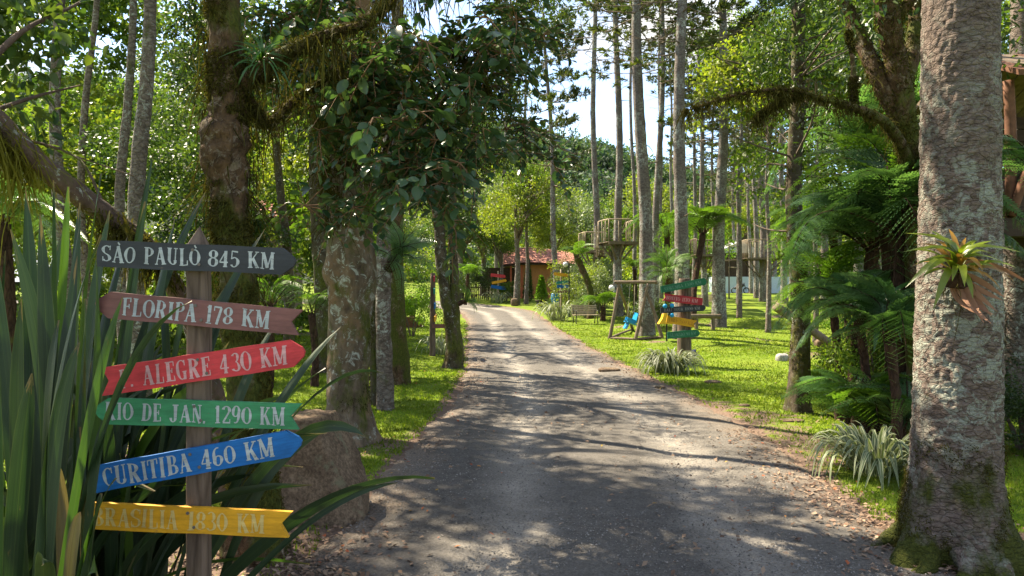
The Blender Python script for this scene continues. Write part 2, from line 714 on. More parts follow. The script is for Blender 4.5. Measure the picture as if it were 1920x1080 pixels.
def flax_mat(name, dark, light, tipc=(0.16, 0.11, 0.045), trans=0.16):
    """sword leaf: fine lengthwise veins, paler margin, browned tip and blemishes"""
    m, nt, N, L = nodes(name)
    ax = N.new('ShaderNodeAttribute'); ax.attribute_name = 'across'
    al = N.new('ShaderNodeAttribute'); al.attribute_name = 'along'
    cb_ = N.new('ShaderNodeCombineXYZ')
    L.new(ax.outputs['Fac'], cb_.inputs[0]); L.new(al.outputs['Fac'], cb_.inputs[1])
    oi = N.new('ShaderNodeObjectInfo'); L.new(oi.outputs['Random'], cb_.inputs[2])
    mpp = N.new('ShaderNodeMapping'); mpp.inputs['Scale'].default_value = (16, 1.2, 40)
    L.new(cb_.outputs[0], mpp.inputs[0])
    vein = noise(N, L, 1.6, 4, 0.6, mpp.outputs[0])
    c = ramp(N, [(0.3, dark), (0.72, light)])
    L.new(vein, c.inputs[0])
    br = ramp(N, [(0.0, (0.50, 0.55, 0.6)), (0.6, (0.85, 0.88, 0.85)), (1.0, (1.25, 1.15, 0.9))])
    L.new(oi.outputs['Random'], br.inputs[0])
    col = mix(N, L, 1.0, c.outputs[0], br.outputs[0], 'MULTIPLY')
    # margin
    e1 = N.new('ShaderNodeMath'); e1.operation = 'SUBTRACT'; L.new(ax.outputs['Fac'], e1.inputs[0]); e1.inputs[1].default_value = 0.5
    e2 = N.new('ShaderNodeMath'); e2.operation = 'ABSOLUTE'; L.new(e1.outputs[0], e2.inputs[0])
    er = ramp(N, [(0.44, (0, 0, 0)), (0.5, (0.6,) * 3)]); L.new(e2.outputs[0], er.inputs[0])
    col = mix(N, L, er.outputs[0], col, (0.06, 0.08, 0.03))
    mr = ramp(N, [(0.0, (0.35,) * 3), (0.035, (0, 0, 0))]); L.new(e2.outputs[0], mr.inputs[0])
    col = mix(N, L, mr.outputs[0], col, (0.07, 0.10, 0.03))
    # brown tip and blemishes
    m2 = N.new('ShaderNodeMapping'); m2.inputs['Scale'].default_value = (2.2, 9, 31); L.new(cb_.outputs[0], m2.inputs[0])
    bl = noise(N, L, 1.0, 6, 0.7, m2.outputs[0])
    tp = N.new('ShaderNodeMapRange'); tp.inputs['From Min'].default_value = 0.90; tp.inputs['From Max'].default_value = 1.0; tp.inputs['To Max'].default_value = 0.26
    L.new(al.outputs['Fac'], tp.inputs['Value'])
    ad = N.new('ShaderNodeMath'); ad.operation = 'ADD'; L.new(bl, ad.inputs[0]); L.new(tp.outputs[0], ad.inputs[1])
    tr_ = ramp(N, [(0.66, (0, 0, 0)), (0.76, (0.9,) * 3)]); L.new(ad.outputs[0], tr_.inputs[0])
    col = mix(N, L, tr_.outputs[0], col, tipc)
    p = N.new('ShaderNodeBsdfPrincipled')
    p.inputs['Specular IOR Level'].default_value = 0.4
    L.new(col, p.inputs['Base Color'])
    rr = N.new('ShaderNodeMapRange'); rr.inputs['To Min'].default_value = 0.32; rr.inputs['To Max'].default_value = 0.62; L.new(bl, rr.inputs['Value']); L.new(rr.outputs[0], p.inputs['Roughness'])
    bp = N.new('ShaderNodeBump'); bp.inputs['Strength'].default_value = 0.35; bp.inputs['Distance'].default_value = 0.004; L.new(vein, bp.inputs['Height']); L.new(bp.outputs[0], p.inputs['Normal'])
    t = N.new('ShaderNodeBsdfTranslucent')
    L.new(mix(N, L, 1.0, col, (1.5, 1.7, 0.6), 'MULTIPLY'), t.inputs['Color'])
    ms_ = N.new('ShaderNodeMixShader'); ms_.inputs[0].default_value = trans
    o = N.new('ShaderNodeOutputMaterial')
    L.new(p.outputs[0], ms_.inputs[1]); L.new(t.outputs[0], ms_.inputs[2]); L.new(ms_.outputs[0], o.inputs['Surface'])
    return m


M['flax'] = flax_mat('flax_leaf', (0.013, 0.031, 0.014), (0.032, 0.060, 0.022))
M['flax_light'] = flax_mat('young_flax_leaf', (0.036, 0.080, 0.014), (0.070, 0.125, 0.022), trans=0.28)
M['flax_dry'] = flax_mat('dry_flax_leaf', (0.13, 0.09, 0.045), (0.24, 0.17, 0.085), (0.10, 0.06, 0.03))
M['glossy'] = leaf_mat('glossy_leaf', [(0.024, 0.060, 0.030), (0.042, 0.085, 0.038), (0.078, 0.115, 0.036)], 0.30, 0.33, 0.5, patch=0.25, pscale=2.0)
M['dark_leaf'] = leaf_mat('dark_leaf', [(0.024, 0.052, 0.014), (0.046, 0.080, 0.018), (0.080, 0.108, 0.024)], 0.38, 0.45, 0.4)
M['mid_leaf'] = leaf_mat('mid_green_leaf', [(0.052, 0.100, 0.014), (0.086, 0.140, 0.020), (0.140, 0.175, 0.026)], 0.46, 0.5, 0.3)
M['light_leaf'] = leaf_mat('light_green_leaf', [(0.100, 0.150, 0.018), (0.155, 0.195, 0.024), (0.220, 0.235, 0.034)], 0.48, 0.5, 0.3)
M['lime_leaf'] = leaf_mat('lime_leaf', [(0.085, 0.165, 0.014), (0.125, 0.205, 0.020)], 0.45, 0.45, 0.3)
M['silver_leaf'] = leaf_mat('pale_leaf', [(0.08, 0.12, 0.05), (0.17, 0.21, 0.11), (0.11, 0.15, 0.05)], 0.32, 0.5, 0.4)
M['needle'] = leaf_mat('araucaria_needle', [(0.030, 0.052, 0.016), (0.058, 0.080, 0.022), (0.095, 0.105, 0.030)], 0.30, 0.5, 0.3)
M['hazy_hill_leaf'] = leaf_mat('hazy_forest_leaf', [(0.032, 0.070, 0.042), (0.050, 0.090, 0.048), (0.078, 0.115, 0.052)], 0.30, 0.6, 0.2, patch=0.4, pscale=0.05)  # bluish green puts the haze of distance into the leaf colour
M['fern'] = leaf_mat('fern_frond', [(0.065, 0.145, 0.058), (0.110, 0.195, 0.075)], 0.44, 0.30, 0.8, patch=0.2)
M['fern_light'] = leaf_mat('sunlit_fern_frond', [(0.070, 0.150, 0.018), (0.110, 0.190, 0.026)], 0.42, 0.45, 0.35)  # frond green shifted to yellow: sunlight put into the colour
M['brom'] = leaf_mat('bromeliad_leaf', [(0.085, 0.165, 0.014), (0.150, 0.215, 0.020), (0.26, 0.22, 0.02)], 0.40, 0.35, 0.5)
M['brom_dark'] = leaf_mat('dark_bromeliad_leaf', [(0.030, 0.095, 0.014), (0.050, 0.125, 0.020)], 0.35, 0.35, 0.5)
M['brom_dry'] = leaf_mat('withered_bromeliad_leaf', [(0.42, 0.25, 0.16), (0.32, 0.16, 0.10)], 0.25, 0.7, 0.2, (1.1, 1.0, 0.8))
M['stripe'] = leaf_mat('striped_leaf_edge', [(0.21, 0.24, 0.135), (0.29, 0.31, 0.19)], 0.25, 0.5, 0.3, (1.1, 1.1, 0.8))
M['stripe_green'] = leaf_mat('striped_leaf_middle', [(0.06, 0.10, 0.035), (0.09, 0.125, 0.045)], 0.25, 0.5, 0.3)
M['moss_hang'] = leaf_mat('hanging_moss', [(0.030, 0.026, 0.008), (0.056, 0.050, 0.012), (0.090, 0.084, 0.017)], 0.32, 0.9, 0.05, (1.2, 1.2, 0.7))
M['moss_gold'] = leaf_mat('golden_moss', [(0.11, 0.105, 0.018), (0.17, 0.155, 0.024)], 0.40, 0.9, 0.05, (1.2, 1.2, 0.6))
M['grass'] = leaf_mat('grass_blade', [(0.100, 0.165, 0.013), (0.145, 0.210, 0.019), (0.205, 0.240, 0.030)], 0.45, 0.6, 0.2, (1.3, 1.35, 0.6), patch=0.42, pscale=0.9)
M['litter'] = leaf_mat('fallen_leaf', [(0.11, 0.066, 0.046), (0.20, 0.13, 0.088), (0.30, 0.215, 0.15), (0.14, 0.088, 0.064)], 0.08, 0.85, 0.15, (1, 1, 1))
M['litter_red'] = leaf_mat('red_fallen_leaf', [(0.26, 0.06, 0.03), (0.34, 0.10, 0.04), (0.42, 0.30, 0.06)], 0.08, 0.8, 0.2, (1, 1, 1))
M['pebble'] = leaf_mat('pebble', [(0.08, 0.075, 0.07), (0.15, 0.14, 0.125), (0.24, 0.22, 0.20)], 0.0, 0.9, 0.1)

M['post'] = bark_mat('weathered_post', (0.065, 0.046, 0.036), (0.20, 0.145, 0.110), zst=0.12, scale=14, bstr=0.5, bdist=0.01)
M['timber'] = plain('grey_timber', (0.155, 0.118, 0.085), 0.85, 0.4, 14, 0.4, 0.15, (1, 1, 0.3))
M['timber_pale'] = plain('pale_timber', (0.31, 0.245, 0.17), 0.8, 0.3, 14, 0.3, 0.2, (1, 1, 0.3))
M['timber_dark'] = plain('dark_timber', (0.055, 0.036, 0.026), 0.8, 0.4, 12, 0.4, 0.2, (0.3, 1, 1))
M['timber_brown'] = plain('brown_timber', (0.15, 0.07, 0.04), 0.8, 0.35, 12, 0.3, 0.2)
M['iron'] = plain('dark_iron', (0.02, 0.02, 0.02), 0.5, 0.3, 20)
M['rope'] = plain('rope', (0.40, 0.34, 0.25), 0.9, 0.2, 40)
M['letter'] = paint_mat('pale_lettering', (0.40, 0.43, 0.45), (0.10, 0.10, 0.11), 2.4)
M['letter_faded'] = paint_mat('faded_lettering', (0.62, 0.45, 0.16), (0.45, 0.22, 0.03), 2.2)
M['letter_pink'] = paint_mat('pink_lettering', (0.58, 0.32, 0.33), (0.50, 0.06, 0.07), 2.2)
M['letter_dark'] = paint_mat('worn_dark_lettering', (0.12, 0.27, 0.20), (0.03, 0.08, 0.06), 1.5)
M['letter_grey'] = paint_mat('worn_grey_lettering', (0.24, 0.23, 0.24), (0.05, 0.05, 0.05), 1.5)
M['letter_rose'] = paint_mat('worn_rose_lettering', (0.58, 0.28, 0.30), (0.40, 0.03, 0.05), 1.5)
M['letter_ochre'] = paint_mat('worn_ochre_lettering', (0.45, 0.20, 0.02), (0.6, 0.3, 0.02), 1.5)
M['nail'] = plain('nail', (0.12, 0.10, 0.09), 0.5, 0.2)


def rock_mat(name, dark, light, lich=True):
    m, nt, N, L = nodes(name)
    v = mapping(N, L)
    n1 = noise(N, L, 5, 9, 0.7, v)
    n2 = noise(N, L, 38, 6, 0.7, v)
    c = ramp(N, [(0.3, dark), (0.7, light)])
    L.new(n1, c.inputs[0])
    sp = ramp(N, [(0.38, (0.55,) * 3), (0.62, (1.25,) * 3)])
    L.new(n2, sp.inputs[0])
    col = mix(N, L, 1.0, c.outputs[0], sp.outputs[0], 'MULTIPLY')
    if lich:
        lr = ramp(N, [(0.56, (0, 0, 0)), (0.64, (0.8,) * 3)])
        L.new(noise(N, L, 7, 8, 0.7, mapping(N, L, loc=(4, 4, 4))), lr.inputs[0])
        col = mix(N, L, lr.outputs[0], col, (0.17, 0.16, 0.10))
    finish(N, L, col, 0.92, n2, 0.8, 0.015, 0.15)
    return m


M['rock'] = rock_mat('boulder', (0.080, 0.052, 0.034), (0.22, 0.158, 0.105))
M['stone'] = rock_mat('pale_stone', (0.22, 0.21, 0.20), (0.45, 0.43, 0.41), False)
M['soil_mound'] = rock_mat('bare_soil', (0.10, 0.06, 0.04), (0.22, 0.15, 0.10), False)


def ground_mat():
    m, nt, N, L = nodes('lawn')
    g = N.new('ShaderNodeNewGeometry')
    pos = g.outputs['Position']
    n1 = noise(N, L, 0.7, 5, 0.6, pos)
    n2 = noise(N, L, 16, 6, 0.75, pos)
    c = ramp(N, [(0.30, (0.098, 0.152, 0.016)), (0.55, (0.145, 0.198, 0.020)), (0.75, (0.200, 0.228, 0.030))])
    L.new(n1, c.inputs[0])
    f = ramp(N, [(0.30, (0.55, 0.55, 0.5)), (0.65, (1.15, 1.15, 1.1))])
    L.new(n2, f.inputs[0])
    col = mix(N, L, 1.0, c.outputs[0], f.outputs[0], 'MULTIPLY')
    b = ramp(N, [(0.66, (0, 0, 0)), (0.74, (0.7,) * 3)])
    L.new(noise(N, L, 0.55, 6, 0.7, mapping(N, L, (1, 1.6, 1), loc=(3, 8, 0))), b.inputs[0])
    col = mix(N, L, b.outputs[0], col, (0.15, 0.10, 0.06))
    # bare earth near the road (attribute written per vertex: distance from the road edge)
    a = N.new('ShaderNodeAttribute')
    a.attribute_name = 'earth'
    sm = N.new('ShaderNodeMath')
    sm.operation = 'ADD'
    L.new(a.outputs['Fac'], sm.inputs[0])
    ns = noise(N, L, 2.2, 7, 0.7, pos)
    k = N.new('ShaderNodeMath')
    k.operation = 'MULTIPLY_ADD'
    L.new(ns, k.inputs[0])
    k.inputs[1].default_value = 1.6
    k.inputs[2].default_value = -0.8
    L.new(k.outputs[0], sm.inputs[1])
    er = ramp(N, [(0.42, (0, 0, 0)), (0.60, (1, 1, 1))])
    L.new(sm.outputs[0], er.inputs[0])
    ec = ramp(N, [(0.3, (0.085, 0.055, 0.042)), (0.7, (0.22, 0.155, 0.115))])
    L.new(noise(N, L, 30, 6, 0.75, pos), ec.inputs[0])
    col = mix(N, L, er.outputs[0], col, ec.outputs[0])
    finish(N, L, col, 0.95, n2, 0.5, 0.03, 0.1)
    return m


def road_mat():
    m, nt, N, L = nodes('gravel_road')
    g = N.new('ShaderNodeNewGeometry')
    pos = g.outputs['Position']
    a = N.new('ShaderNodeAttribute')
    a.attribute_name = 'across'
    n1 = noise(N, L, 1.1, 5, 0.6, pos)
    n2 = noise(N, L, 55, 4, 0.75, pos)
    n3 = noise(N, L, 9, 7, 0.7, pos)
    c = ramp(N, [(0.25, (0.076, 0.068, 0.060)), (0.75, (0.134, 0.121, 0.107))])
    L.new(n3, c.inputs[0])
    # wheel tracks: compacted pale dust
    tr = ramp(N, [(0.0, (0, 0, 0)), (0.20, (0, 0, 0)), (0.31, (1, 1, 1)), (0.41, (0.1,) * 3), (0.60, (0.0,) * 3), (0.70, (1, 1, 1)), (0.82, (0.2,) * 3)])
    ad = N.new('ShaderNodeMath')
    ad.operation = 'MULTIPLY_ADD'
    L.new(noise(N, L, 0.9, 4, 0.6, pos), ad.inputs[0])
    ad.inputs[1].default_value = 0.16
    a2 = N.new('ShaderNodeMath')
    a2.operation = 'SUBTRACT'
    L.new(a.outputs['Fac'], a2.inputs[0])
    a2.inputs[1].default_value = 0.08
    L.new(a2.outputs[0], ad.inputs[2])
    L.new(ad.outputs[0], tr.inputs[0])
    br = ramp(N, [(0.30, (0.35,) * 3), (0.6, (1, 1, 1))])
    L.new(noise(N, L, 1.6, 6, 0.65, pos), br.inputs[0])
    f = mix(N, L, 1.0, tr.outputs[0], br.outputs[0], 'MULTIPLY')
    col = mix(N, L, f, c.outputs[0], (0.280, 0.252, 0.216))
    # edges: brown dirt and leaf dust
    ed = N.new('ShaderNodeMath')
    ed.operation = 'SUBTRACT'
    L.new(a.outputs['Fac'], ed.inputs[0])
    ed.inputs[1].default_value = 0.5
    eb = N.new('ShaderNodeMath')
    eb.operation = 'ABSOLUTE'
    L.new(ed.outputs[0], eb.inputs[0])
    en = N.new('ShaderNodeMath')
    en.operation = 'MULTIPLY_ADD'
    L.new(noise(N, L, 1.8, 7, 0.7, pos), en.inputs[0])
    en.inputs[1].default_value = 0.34
    L.new(eb.outputs[0], en.inputs[2])
    er = ramp(N, [(0.545, (0, 0, 0)), (0.66, (1, 1, 1))])
    L.new(en.outputs[0], er.inputs[0])
    ec = ramp(N, [(0.3, (0.110, 0.084, 0.064)), (0.7, (0.225, 0.180, 0.140))])
    L.new(n2, ec.inputs[0])
    col = mix(N, L, er.outputs[0], col, ec.outputs[0])
    sp = ramp(N, [(0.30, (0.45,) * 3), (0.5, (0.95,) * 3), (0.72, (1.5,) * 3)])
    L.new(n2, sp.inputs[0])
    col = mix(N, L, 0.8, col, sp.outputs[0], 'MULTIPLY')
    finish(N, L, col, 0.95, n2, 0.7, 0.012, 0.15)
    return m


M['ground'] = ground_mat()
M['road'] = road_mat()
M['hill'] = plain('hill_soil', (0.016, 0.03, 0.010), 0.95, 0.4, 0.3)

# ------------------------------------------------------------------ ground, road, hill
def axis(segs):
    out = []
    for a, b, st in segs:
        out += list(np.arange(a, b, st))
    return np.array(out + [segs[-1][1]])


gx = axis([(-900, -120, 60), (-120, -40, 8), (-40, -8, 1.0), (-8, 16, 0.2), (16, 60, 1.0), (60, 140, 8), (140, 900, 60)])
gy = axis([(-60, -4, 8), (-4, 2, 0.5), (2, 30, 0.2), (30, 70, 0.6), (70, 140, 3), (140, 1000, 60)])
XX, YY = np.meshgrid(gx, gy)
ZZ = gz(XX, YY)
ZZ = ZZ + 0.012 * vnoise(np.stack([XX * 2.1, YY * 2.1, XX * 0], -1)) * (np.abs(XX) < 30)
rd = road_dist(XX.ravel(), YY.ravel()).reshape(XX.shape)
ZZ = ZZ - 0.035 * (1 - sstep(-0.25, 0.25, rd))
Vg = np.stack([XX, YY, ZZ], -1).reshape(-1, 3)
nx, ny = len(gx), len(gy)
ii = np.arange(ny - 1)[:, None] * nx + np.arange(nx - 1)[None, :]
Fg = np.stack([ii, ii + 1, ii + nx + 1, ii + nx], -1).reshape(-1, 4)
ground = bpy.data.objects.new('lawn', np_mesh('lawn', Vg, Fg, (M['ground'],), smooth=True))
earth = 1 - sstep(0.0, 0.30, rd.ravel())
xr, yr = XX.ravel(), YY.ravel()


def blobm(x0, y0, r):
    return 1 - sstep(r * 0.5, r, np.hypot(xr - x0, yr - y0))


earth = np.maximum(earth, 0.95 * blobm(2.9, 4.2, 1.15))      # round the big trunk
earth = np.maximum(earth, 0.9 * blobm(3.9, 3.7, 1.3))
earth = np.maximum(earth, 0.75 * blobm(-1.9, 4.2, 1.2))      # round the boulder and sign
earth = np.maximum(earth, 0.7 * blobm(-2.6, 3.0, 1.4))
earth = np.maximum(earth, 0.55 * blobm(-1.8, 7.4, 0.9))
earth = np.maximum(earth, 0.6 * blobm(5.3, 8.8, 1.5))
def bare(x, y):
    n_ = fbm(np.stack([np.asarray(x, float) * 0.42, np.asarray(y, float) * 0.42, np.asarray(x, float) * 0 + 4.2], -1), 4)
    return sstep(0.20, 0.42, n_)


earth = np.maximum(earth, 0.62 * bare(xr, yr) * (np.abs(xr) < 40))
at_ = ground.data.attributes.new('earth', 'FLOAT', 'POINT')
at_.data.foreach_set('value', earth.astype(np.float32))
tag(link(ground), kind='structure')

# road sheet following the ground, ragged at both edges
nr, nc = 900, 44
rc = spline(ROADC, nr)
rw = spline(ROADW, nr)[:, 0]
tg = np.gradient(rc, axis=0)
tg /= np.linalg.norm(tg, axis=1, keepdims=True)
nrm = np.stack([tg[:, 1], -tg[:, 0]], 1)
arc = np.concatenate([[0], np.cumsum(np.linalg.norm(np.diff(rc, axis=0), axis=1))])
eL = 0.16 * fbm(np.stack([arc * 0.9, arc * 0, arc * 0 + 3], 1), 4) + 0.06 * vnoise(np.stack([arc * 5, arc * 0, arc * 0], 1))
eR = 0.16 * fbm(np.stack([arc * 0.9, arc * 0 + 9, arc * 0], 1), 4) + 0.06 * vnoise(np.stack([arc * 5, arc * 0 + 5, arc * 0], 1))
u = np.linspace(0, 1, nc)
off = -(rw + eL)[:, None] * (1 - u) + (rw + eR)[:, None] * u
RX = rc[:, None, 0] + nrm[:, None, 0] * off
RY = rc[:, None, 1] + nrm[:, None, 1] * off
RZ = gz(RX, RY) + 0.008 + 0.012 * vnoise(np.stack([RX * 2.3, RY * 2.3, RX * 0], -1)) - 0.02 * np.exp(-((u - 0.31) / 0.08) ** 2) - 0.02 * np.exp(-((u - 0.70) / 0.08) ** 2)
edge_drop = np.minimum(u, 1 - u)
RZ = RZ - 0.03 * (1 - sstep(0, 0.03, edge_drop))
ii = np.arange(nr - 1)[:, None] * nc + np.arange(nc - 1)[None, :]
Fr = np.stack([ii, ii + 1, ii + nc + 1, ii + nc], -1).reshape(-1, 4)
road = bpy.data.objects.new('road', np_mesh('road', np.stack([RX, RY, RZ], -1), Fr, (M['road'],), smooth=True))
ra = road.data.attributes.new('across', 'FLOAT', 'POINT')
ra.data.foreach_set('value', np.broadcast_to(u, (nr, nc)).astype(np.float32).ravel())
tag(link(road), kind='structure')


def hill_z(x, y):
    r1 = 55 * np.exp(-((x - 20) / 210) ** 2) + 62 * np.exp(-((x + 260) / 190) ** 2) + 34 * np.exp(-((x - 330) / 170) ** 2)
    r1 = r1 * (0.88 + 0.12 * np.sin(x * 0.021 + 1.0) + 0.05 * np.sin(x * 0.06))
    z = 1.5 + r1 * sstep(150, 330, y)
    # nearer wooded slope on the left
    z = z + 26 * sstep(38, 120, -x + 0.25 * (y - 40)) * sstep(30, 110, y)
    return z


hx = np.arange(-620, 640, 15.0)
hy = np.arange(85, 520, 12.0)
HX, HY = np.meshgrid(hx, hy)
HZ = hill_z(HX, HY) - 2.0 * (1 - sstep(85, 150, HY))
ii = np.arange(len(hy) - 1)[:, None] * len(hx) + np.arange(len(hx) - 1)[None, :]
Fh = np.stack([ii, ii + 1, ii + len(hx) + 1, ii + len(hx)], -1).reshape(-1, 4)
hill = bpy.data.objects.new('hill', np_mesh('hill', np.stack([HX, HY, HZ], -1), Fh, (M['hill'],), smooth=True))
tag(link(hill), kind='structure')

# ------------------------------------------------------------------ shared crown shapes
def rs_(k):
    return np.random.default_rng(k)


def lib_broad(seed, n=62, per=130, size=0.062, R3=(1, 1, 0.85), cr=0.27, mat='mid_leaf', asp=0.55):
    rs = rs_(seed)
    C = crown_centres(rs, n, R3, 0.3)
    P, d = clumps(rs, C, cr * (0.7 + 0.6 * rs.random(n)), per)
    V, F = leaf_quads(P, size, rs, asp, 0.35, d, 0.7)
    return np_mesh('crown', V, F, (M[mat],))


LIB = {}
for key, mat in (('mid', 'mid_leaf'), ('light', 'light_leaf'), ('dark', 'dark_leaf'), ('lime', 'lime_leaf'), ('pale', 'silver_leaf')):
    LIB[key] = [lib_broad(40 + 7 * k + len(key), mat=mat) for k in range(2)]

    if key in ('mid', 'light', 'dark'):
        LIB[key + '_open'] = [lib_broad(90 + 7 * k + len(key), n=36, per=75, mat=mat, cr=0.24) for k in range(2)]


def lib_limbs(seed, n=9):
    rs = rs_(seed)
    L = []
    for k in range(n):
        a = k * 2.4 + rs.random()
        e = 0.15 + 0.75 * rs.random()
        d = np.array([math.cos(a) * math.cos(e), math.sin(a) * math.cos(e), math.sin(e)])
        p0 = np.array([0, 0, -1.0 + 0.5 * rs.random()])
        p2 = d * (0.75 + 0.25 * rs.random())
        p1 = p0 * 0.5 + p2 * 0.5 + np.array([0, 0, 0.12]) + rs.normal(size=3) * 0.06
        L.append(([p0, p1, p2], [0.035, 0.022, 0.008]))
    V, F = tubes(L, 6, 5)
    return np_mesh('limbs', V, F, (M['twig'],), smooth=True)


LIMBS = [lib_limbs(5), lib_limbs(9)]


def lib_araucaria(seed, H=8.5, sparse=1.0):
    """whorls of long bare branches that carry tufts of stiff needles near their ends"""
    rs = rs_(seed)
    tl, P, O = [], [], []
    z = 0.0
    while z < H:
        t = z / H
        L = (3.5 - 1.4 * t) * (0.85 + 0.3 * rs.random())
        nb = int(5 + 2 * rs.random())
        a0 = rs.random() * 6.28
        for k in range(nb):
            if rs.random() > 0.80 * sparse:
                continue
            a = a0 + k * 2 * PI / nb + rs.normal() * 0.15
            l = L * (0.4 + 0.75 * rs.random())
            bare = rs.random() < (0.55 if t < 0.3 else 0.08)
            dirv = np.array([math.cos(a), math.sin(a), 0])
            side = np.array([-math.sin(a), math.cos(a), 0])
            zz = z + rs.normal() * 0.08
            up = rs.uniform(-0.10, 0.42)
            sag = rs.uniform(-0.22, 0.05)
            zz = z + rs.normal() * 0.28
            wob = rs.normal(size=3) * 0.09 * l
            pts = [np.array([0, 0, zz]), dirv * l * 0.33 + (0, 0, zz + 0.5 * sag * l) + side * wob[0], dirv * l * 0.68 + (0, 0, zz + (sag + 0.3 * up) * l) + side * wob[1],
                   dirv * l + (0, 0, zz + (sag + up) * l) + side * wob[2]]
            th_ = 0.6 + 0.5 * rs.random()
            tl.append((pts, [0.036 * th_, 0.027 * th_, 0.018 * th_, 0.008]))
            S = spline(np.array(pts), 20)
            nt = int((4 if t < 0.2 else 7) + 3 * rs.random()) if not bare else 3
            for q in range(nt):
                s = 0.42 + 0.58 * (q + rs.random()) / nt
                b = S[min(19, int(s * 19))]
                sg = 1 if q % 2 else -1
                tl_len = (0.75 - 0.35 * s) * (0.6 + 0.6 * rs.random()) * (1.0 if not bare else 0.6)
                e = b + dirv * tl_len * 0.55 + side * sg * tl_len * 0.75 + np.array([0, 0, tl_len * (0.1 + 0.35 * rs.random())])
                tl.append(([b, (b + e) / 2 - (0, 0, 0.03 + 0.08 * rs.random()), e], [0.010, 0.008, 0.005]))
                if bare:
                    continue
                m = 25
                tt = rs.random(m) ** 0.7
                pp = b + (e - b) * (0.3 + 0.75 * tt)[:, None]
                P.append(pp)
                O.append(np.tile((e - b) / (np.linalg.norm(e - b) + 1e-6), (m, 1)))
        z += 0.62 + 0.40 * rs.random()
    # rounded top
    P = np.vstack(P)
    O = np.vstack(O)
    V, F = leaf_quads(P, 0.26, rs, 0.26, -0.25, O, 1.5, 0.05)
    a = np_mesh('crown', V, F, (M['needle'],))
    V, F = tubes(tl, 5, 4)
    b = np_mesh('branches', V, F, (M['twig'],), smooth=True)
    return a, b


ARA = [lib_araucaria(21), lib_araucaria(33), lib_araucaria(58, sparse=0.85)]
ARA_GROUP = 'tall araucarias on the lawn'


def araucaria(px, D, wpx, label, top=None, H=17.0, start=9.0, var=0, rot=0.0, sc=1.0, mat='araucaria', name='araucaria_tree', flare=0.25, stubs=True, base=None):
    b = base or gp(px, D)
    r = wpx / FP * D / 2
    t = thing(name, label, 'tree', b, ARA_GROUP if name == 'araucaria_tree' else None)
    ztop = EYE + 540 / FP * D
    dx = ((top - px) / FP * D) / (ztop - b.z) if top is not None else 0.0
    pts = [(b.x + dx * h + 0.10 * math.sin(h * 0.45 + px) * min(1, h / 4), b.y + 0.05 * math.sin(h * 0.4 + px), b.z + h) for h in np.linspace(-0.15, H, 9)]
    rad = [r * (1.06 - 0.62 * k / 8) for k in range(9)]
    V, F = tube(pts, rad, 90, 16, rough=0.12, freq=5, seed=px * 0.01, zst=1.6, flare=flare, rough2=0.05, freq2=16)
    part('trunk', V, F, M[mat], t, True)
    a, br = ARA[var % len(ARA)]
    mtx = Matrix.Translation((b.x + dx * start, b.y, b.z + start)) @ Matrix.Rotation(rot, 4, 'Z') @ Matrix.Diagonal((sc, sc, (H - start) / 8.5, 1))
    inst('crown', a, t, mtx)
    inst('branches', br, t, mtx)
    if stubs:
        rs = rs_(int(px))
        L = []
        for k in range(7):
            h = 2.0 + (start - 2.0) * rs.random()
            an = rs.random() * 6.28
            l = r + 0.15 + 0.5 * rs.random() ** 2
            c = np.array([b.x + dx * h, b.y, b.z + h])
            L.append(([c, c + (math.cos(an) * l * 0.6, math.sin(an) * l * 0.6, 0.03), c + (math.cos(an) * l, math.sin(an) * l, 0.12 * rs.normal())], [0.022, 0.016, 0.008]))
        V, F = tubes(L, 5, 5)
        tag(part('dead_twigs', V, F, M['twig'], t, True), kind='stuff')
    return t


def broad_tree(px, D, wpx, label, hc, rc_, key='mid', var=0, top=None, name='broadleaf_tree', mat='thin_bark', flat=1.0, rot=0.0, base=None, n=40, lean=0.0, group=None):
    """trunk up to a crown centred at height hc with radius rc_"""
    b = base or gp(px, D)
    r = wpx / FP * D / 2
    t = thing(name, label, 'tree', b, group)
    ztop = EYE + 540 / FP * D
    dx = ((top - px) / FP * D) / max(0.5, ztop - b.z) if top is not None else lean
    hs = np.linspace(-0.12, hc + 0.25 * rc_, 7)
    ph = px * 0.013
    pts = [(b.x + dx * h + 0.10 * math.sin(h * 0.8 + ph) * min(1, h / 3), b.y + 0.08 * math.sin(h * 0.6 + ph), b.z + h) for h in hs]
    rad = [r * (1.08 - 0.7 * k / 6) for k in range(7)]
    V, F = tube(pts, rad, n, 14, rough=0.15, freq=4, seed=ph, flare=0.3, rough2=0.05, freq2=14)
    part('trunk', V, F, M[mat], t, True)
    mtx = Matrix.Translation((b.x + dx * hc, b.y, b.z + hc)) @ Matrix.Rotation(rot + px, 4, 'Z') @ Matrix.Diagonal((rc_, rc_, rc_ * flat, 1))
    inst('crown', LIB[key][var % 2], t, mtx)
    inst('limbs', LIMBS[var % 2], t, mtx)
    return t


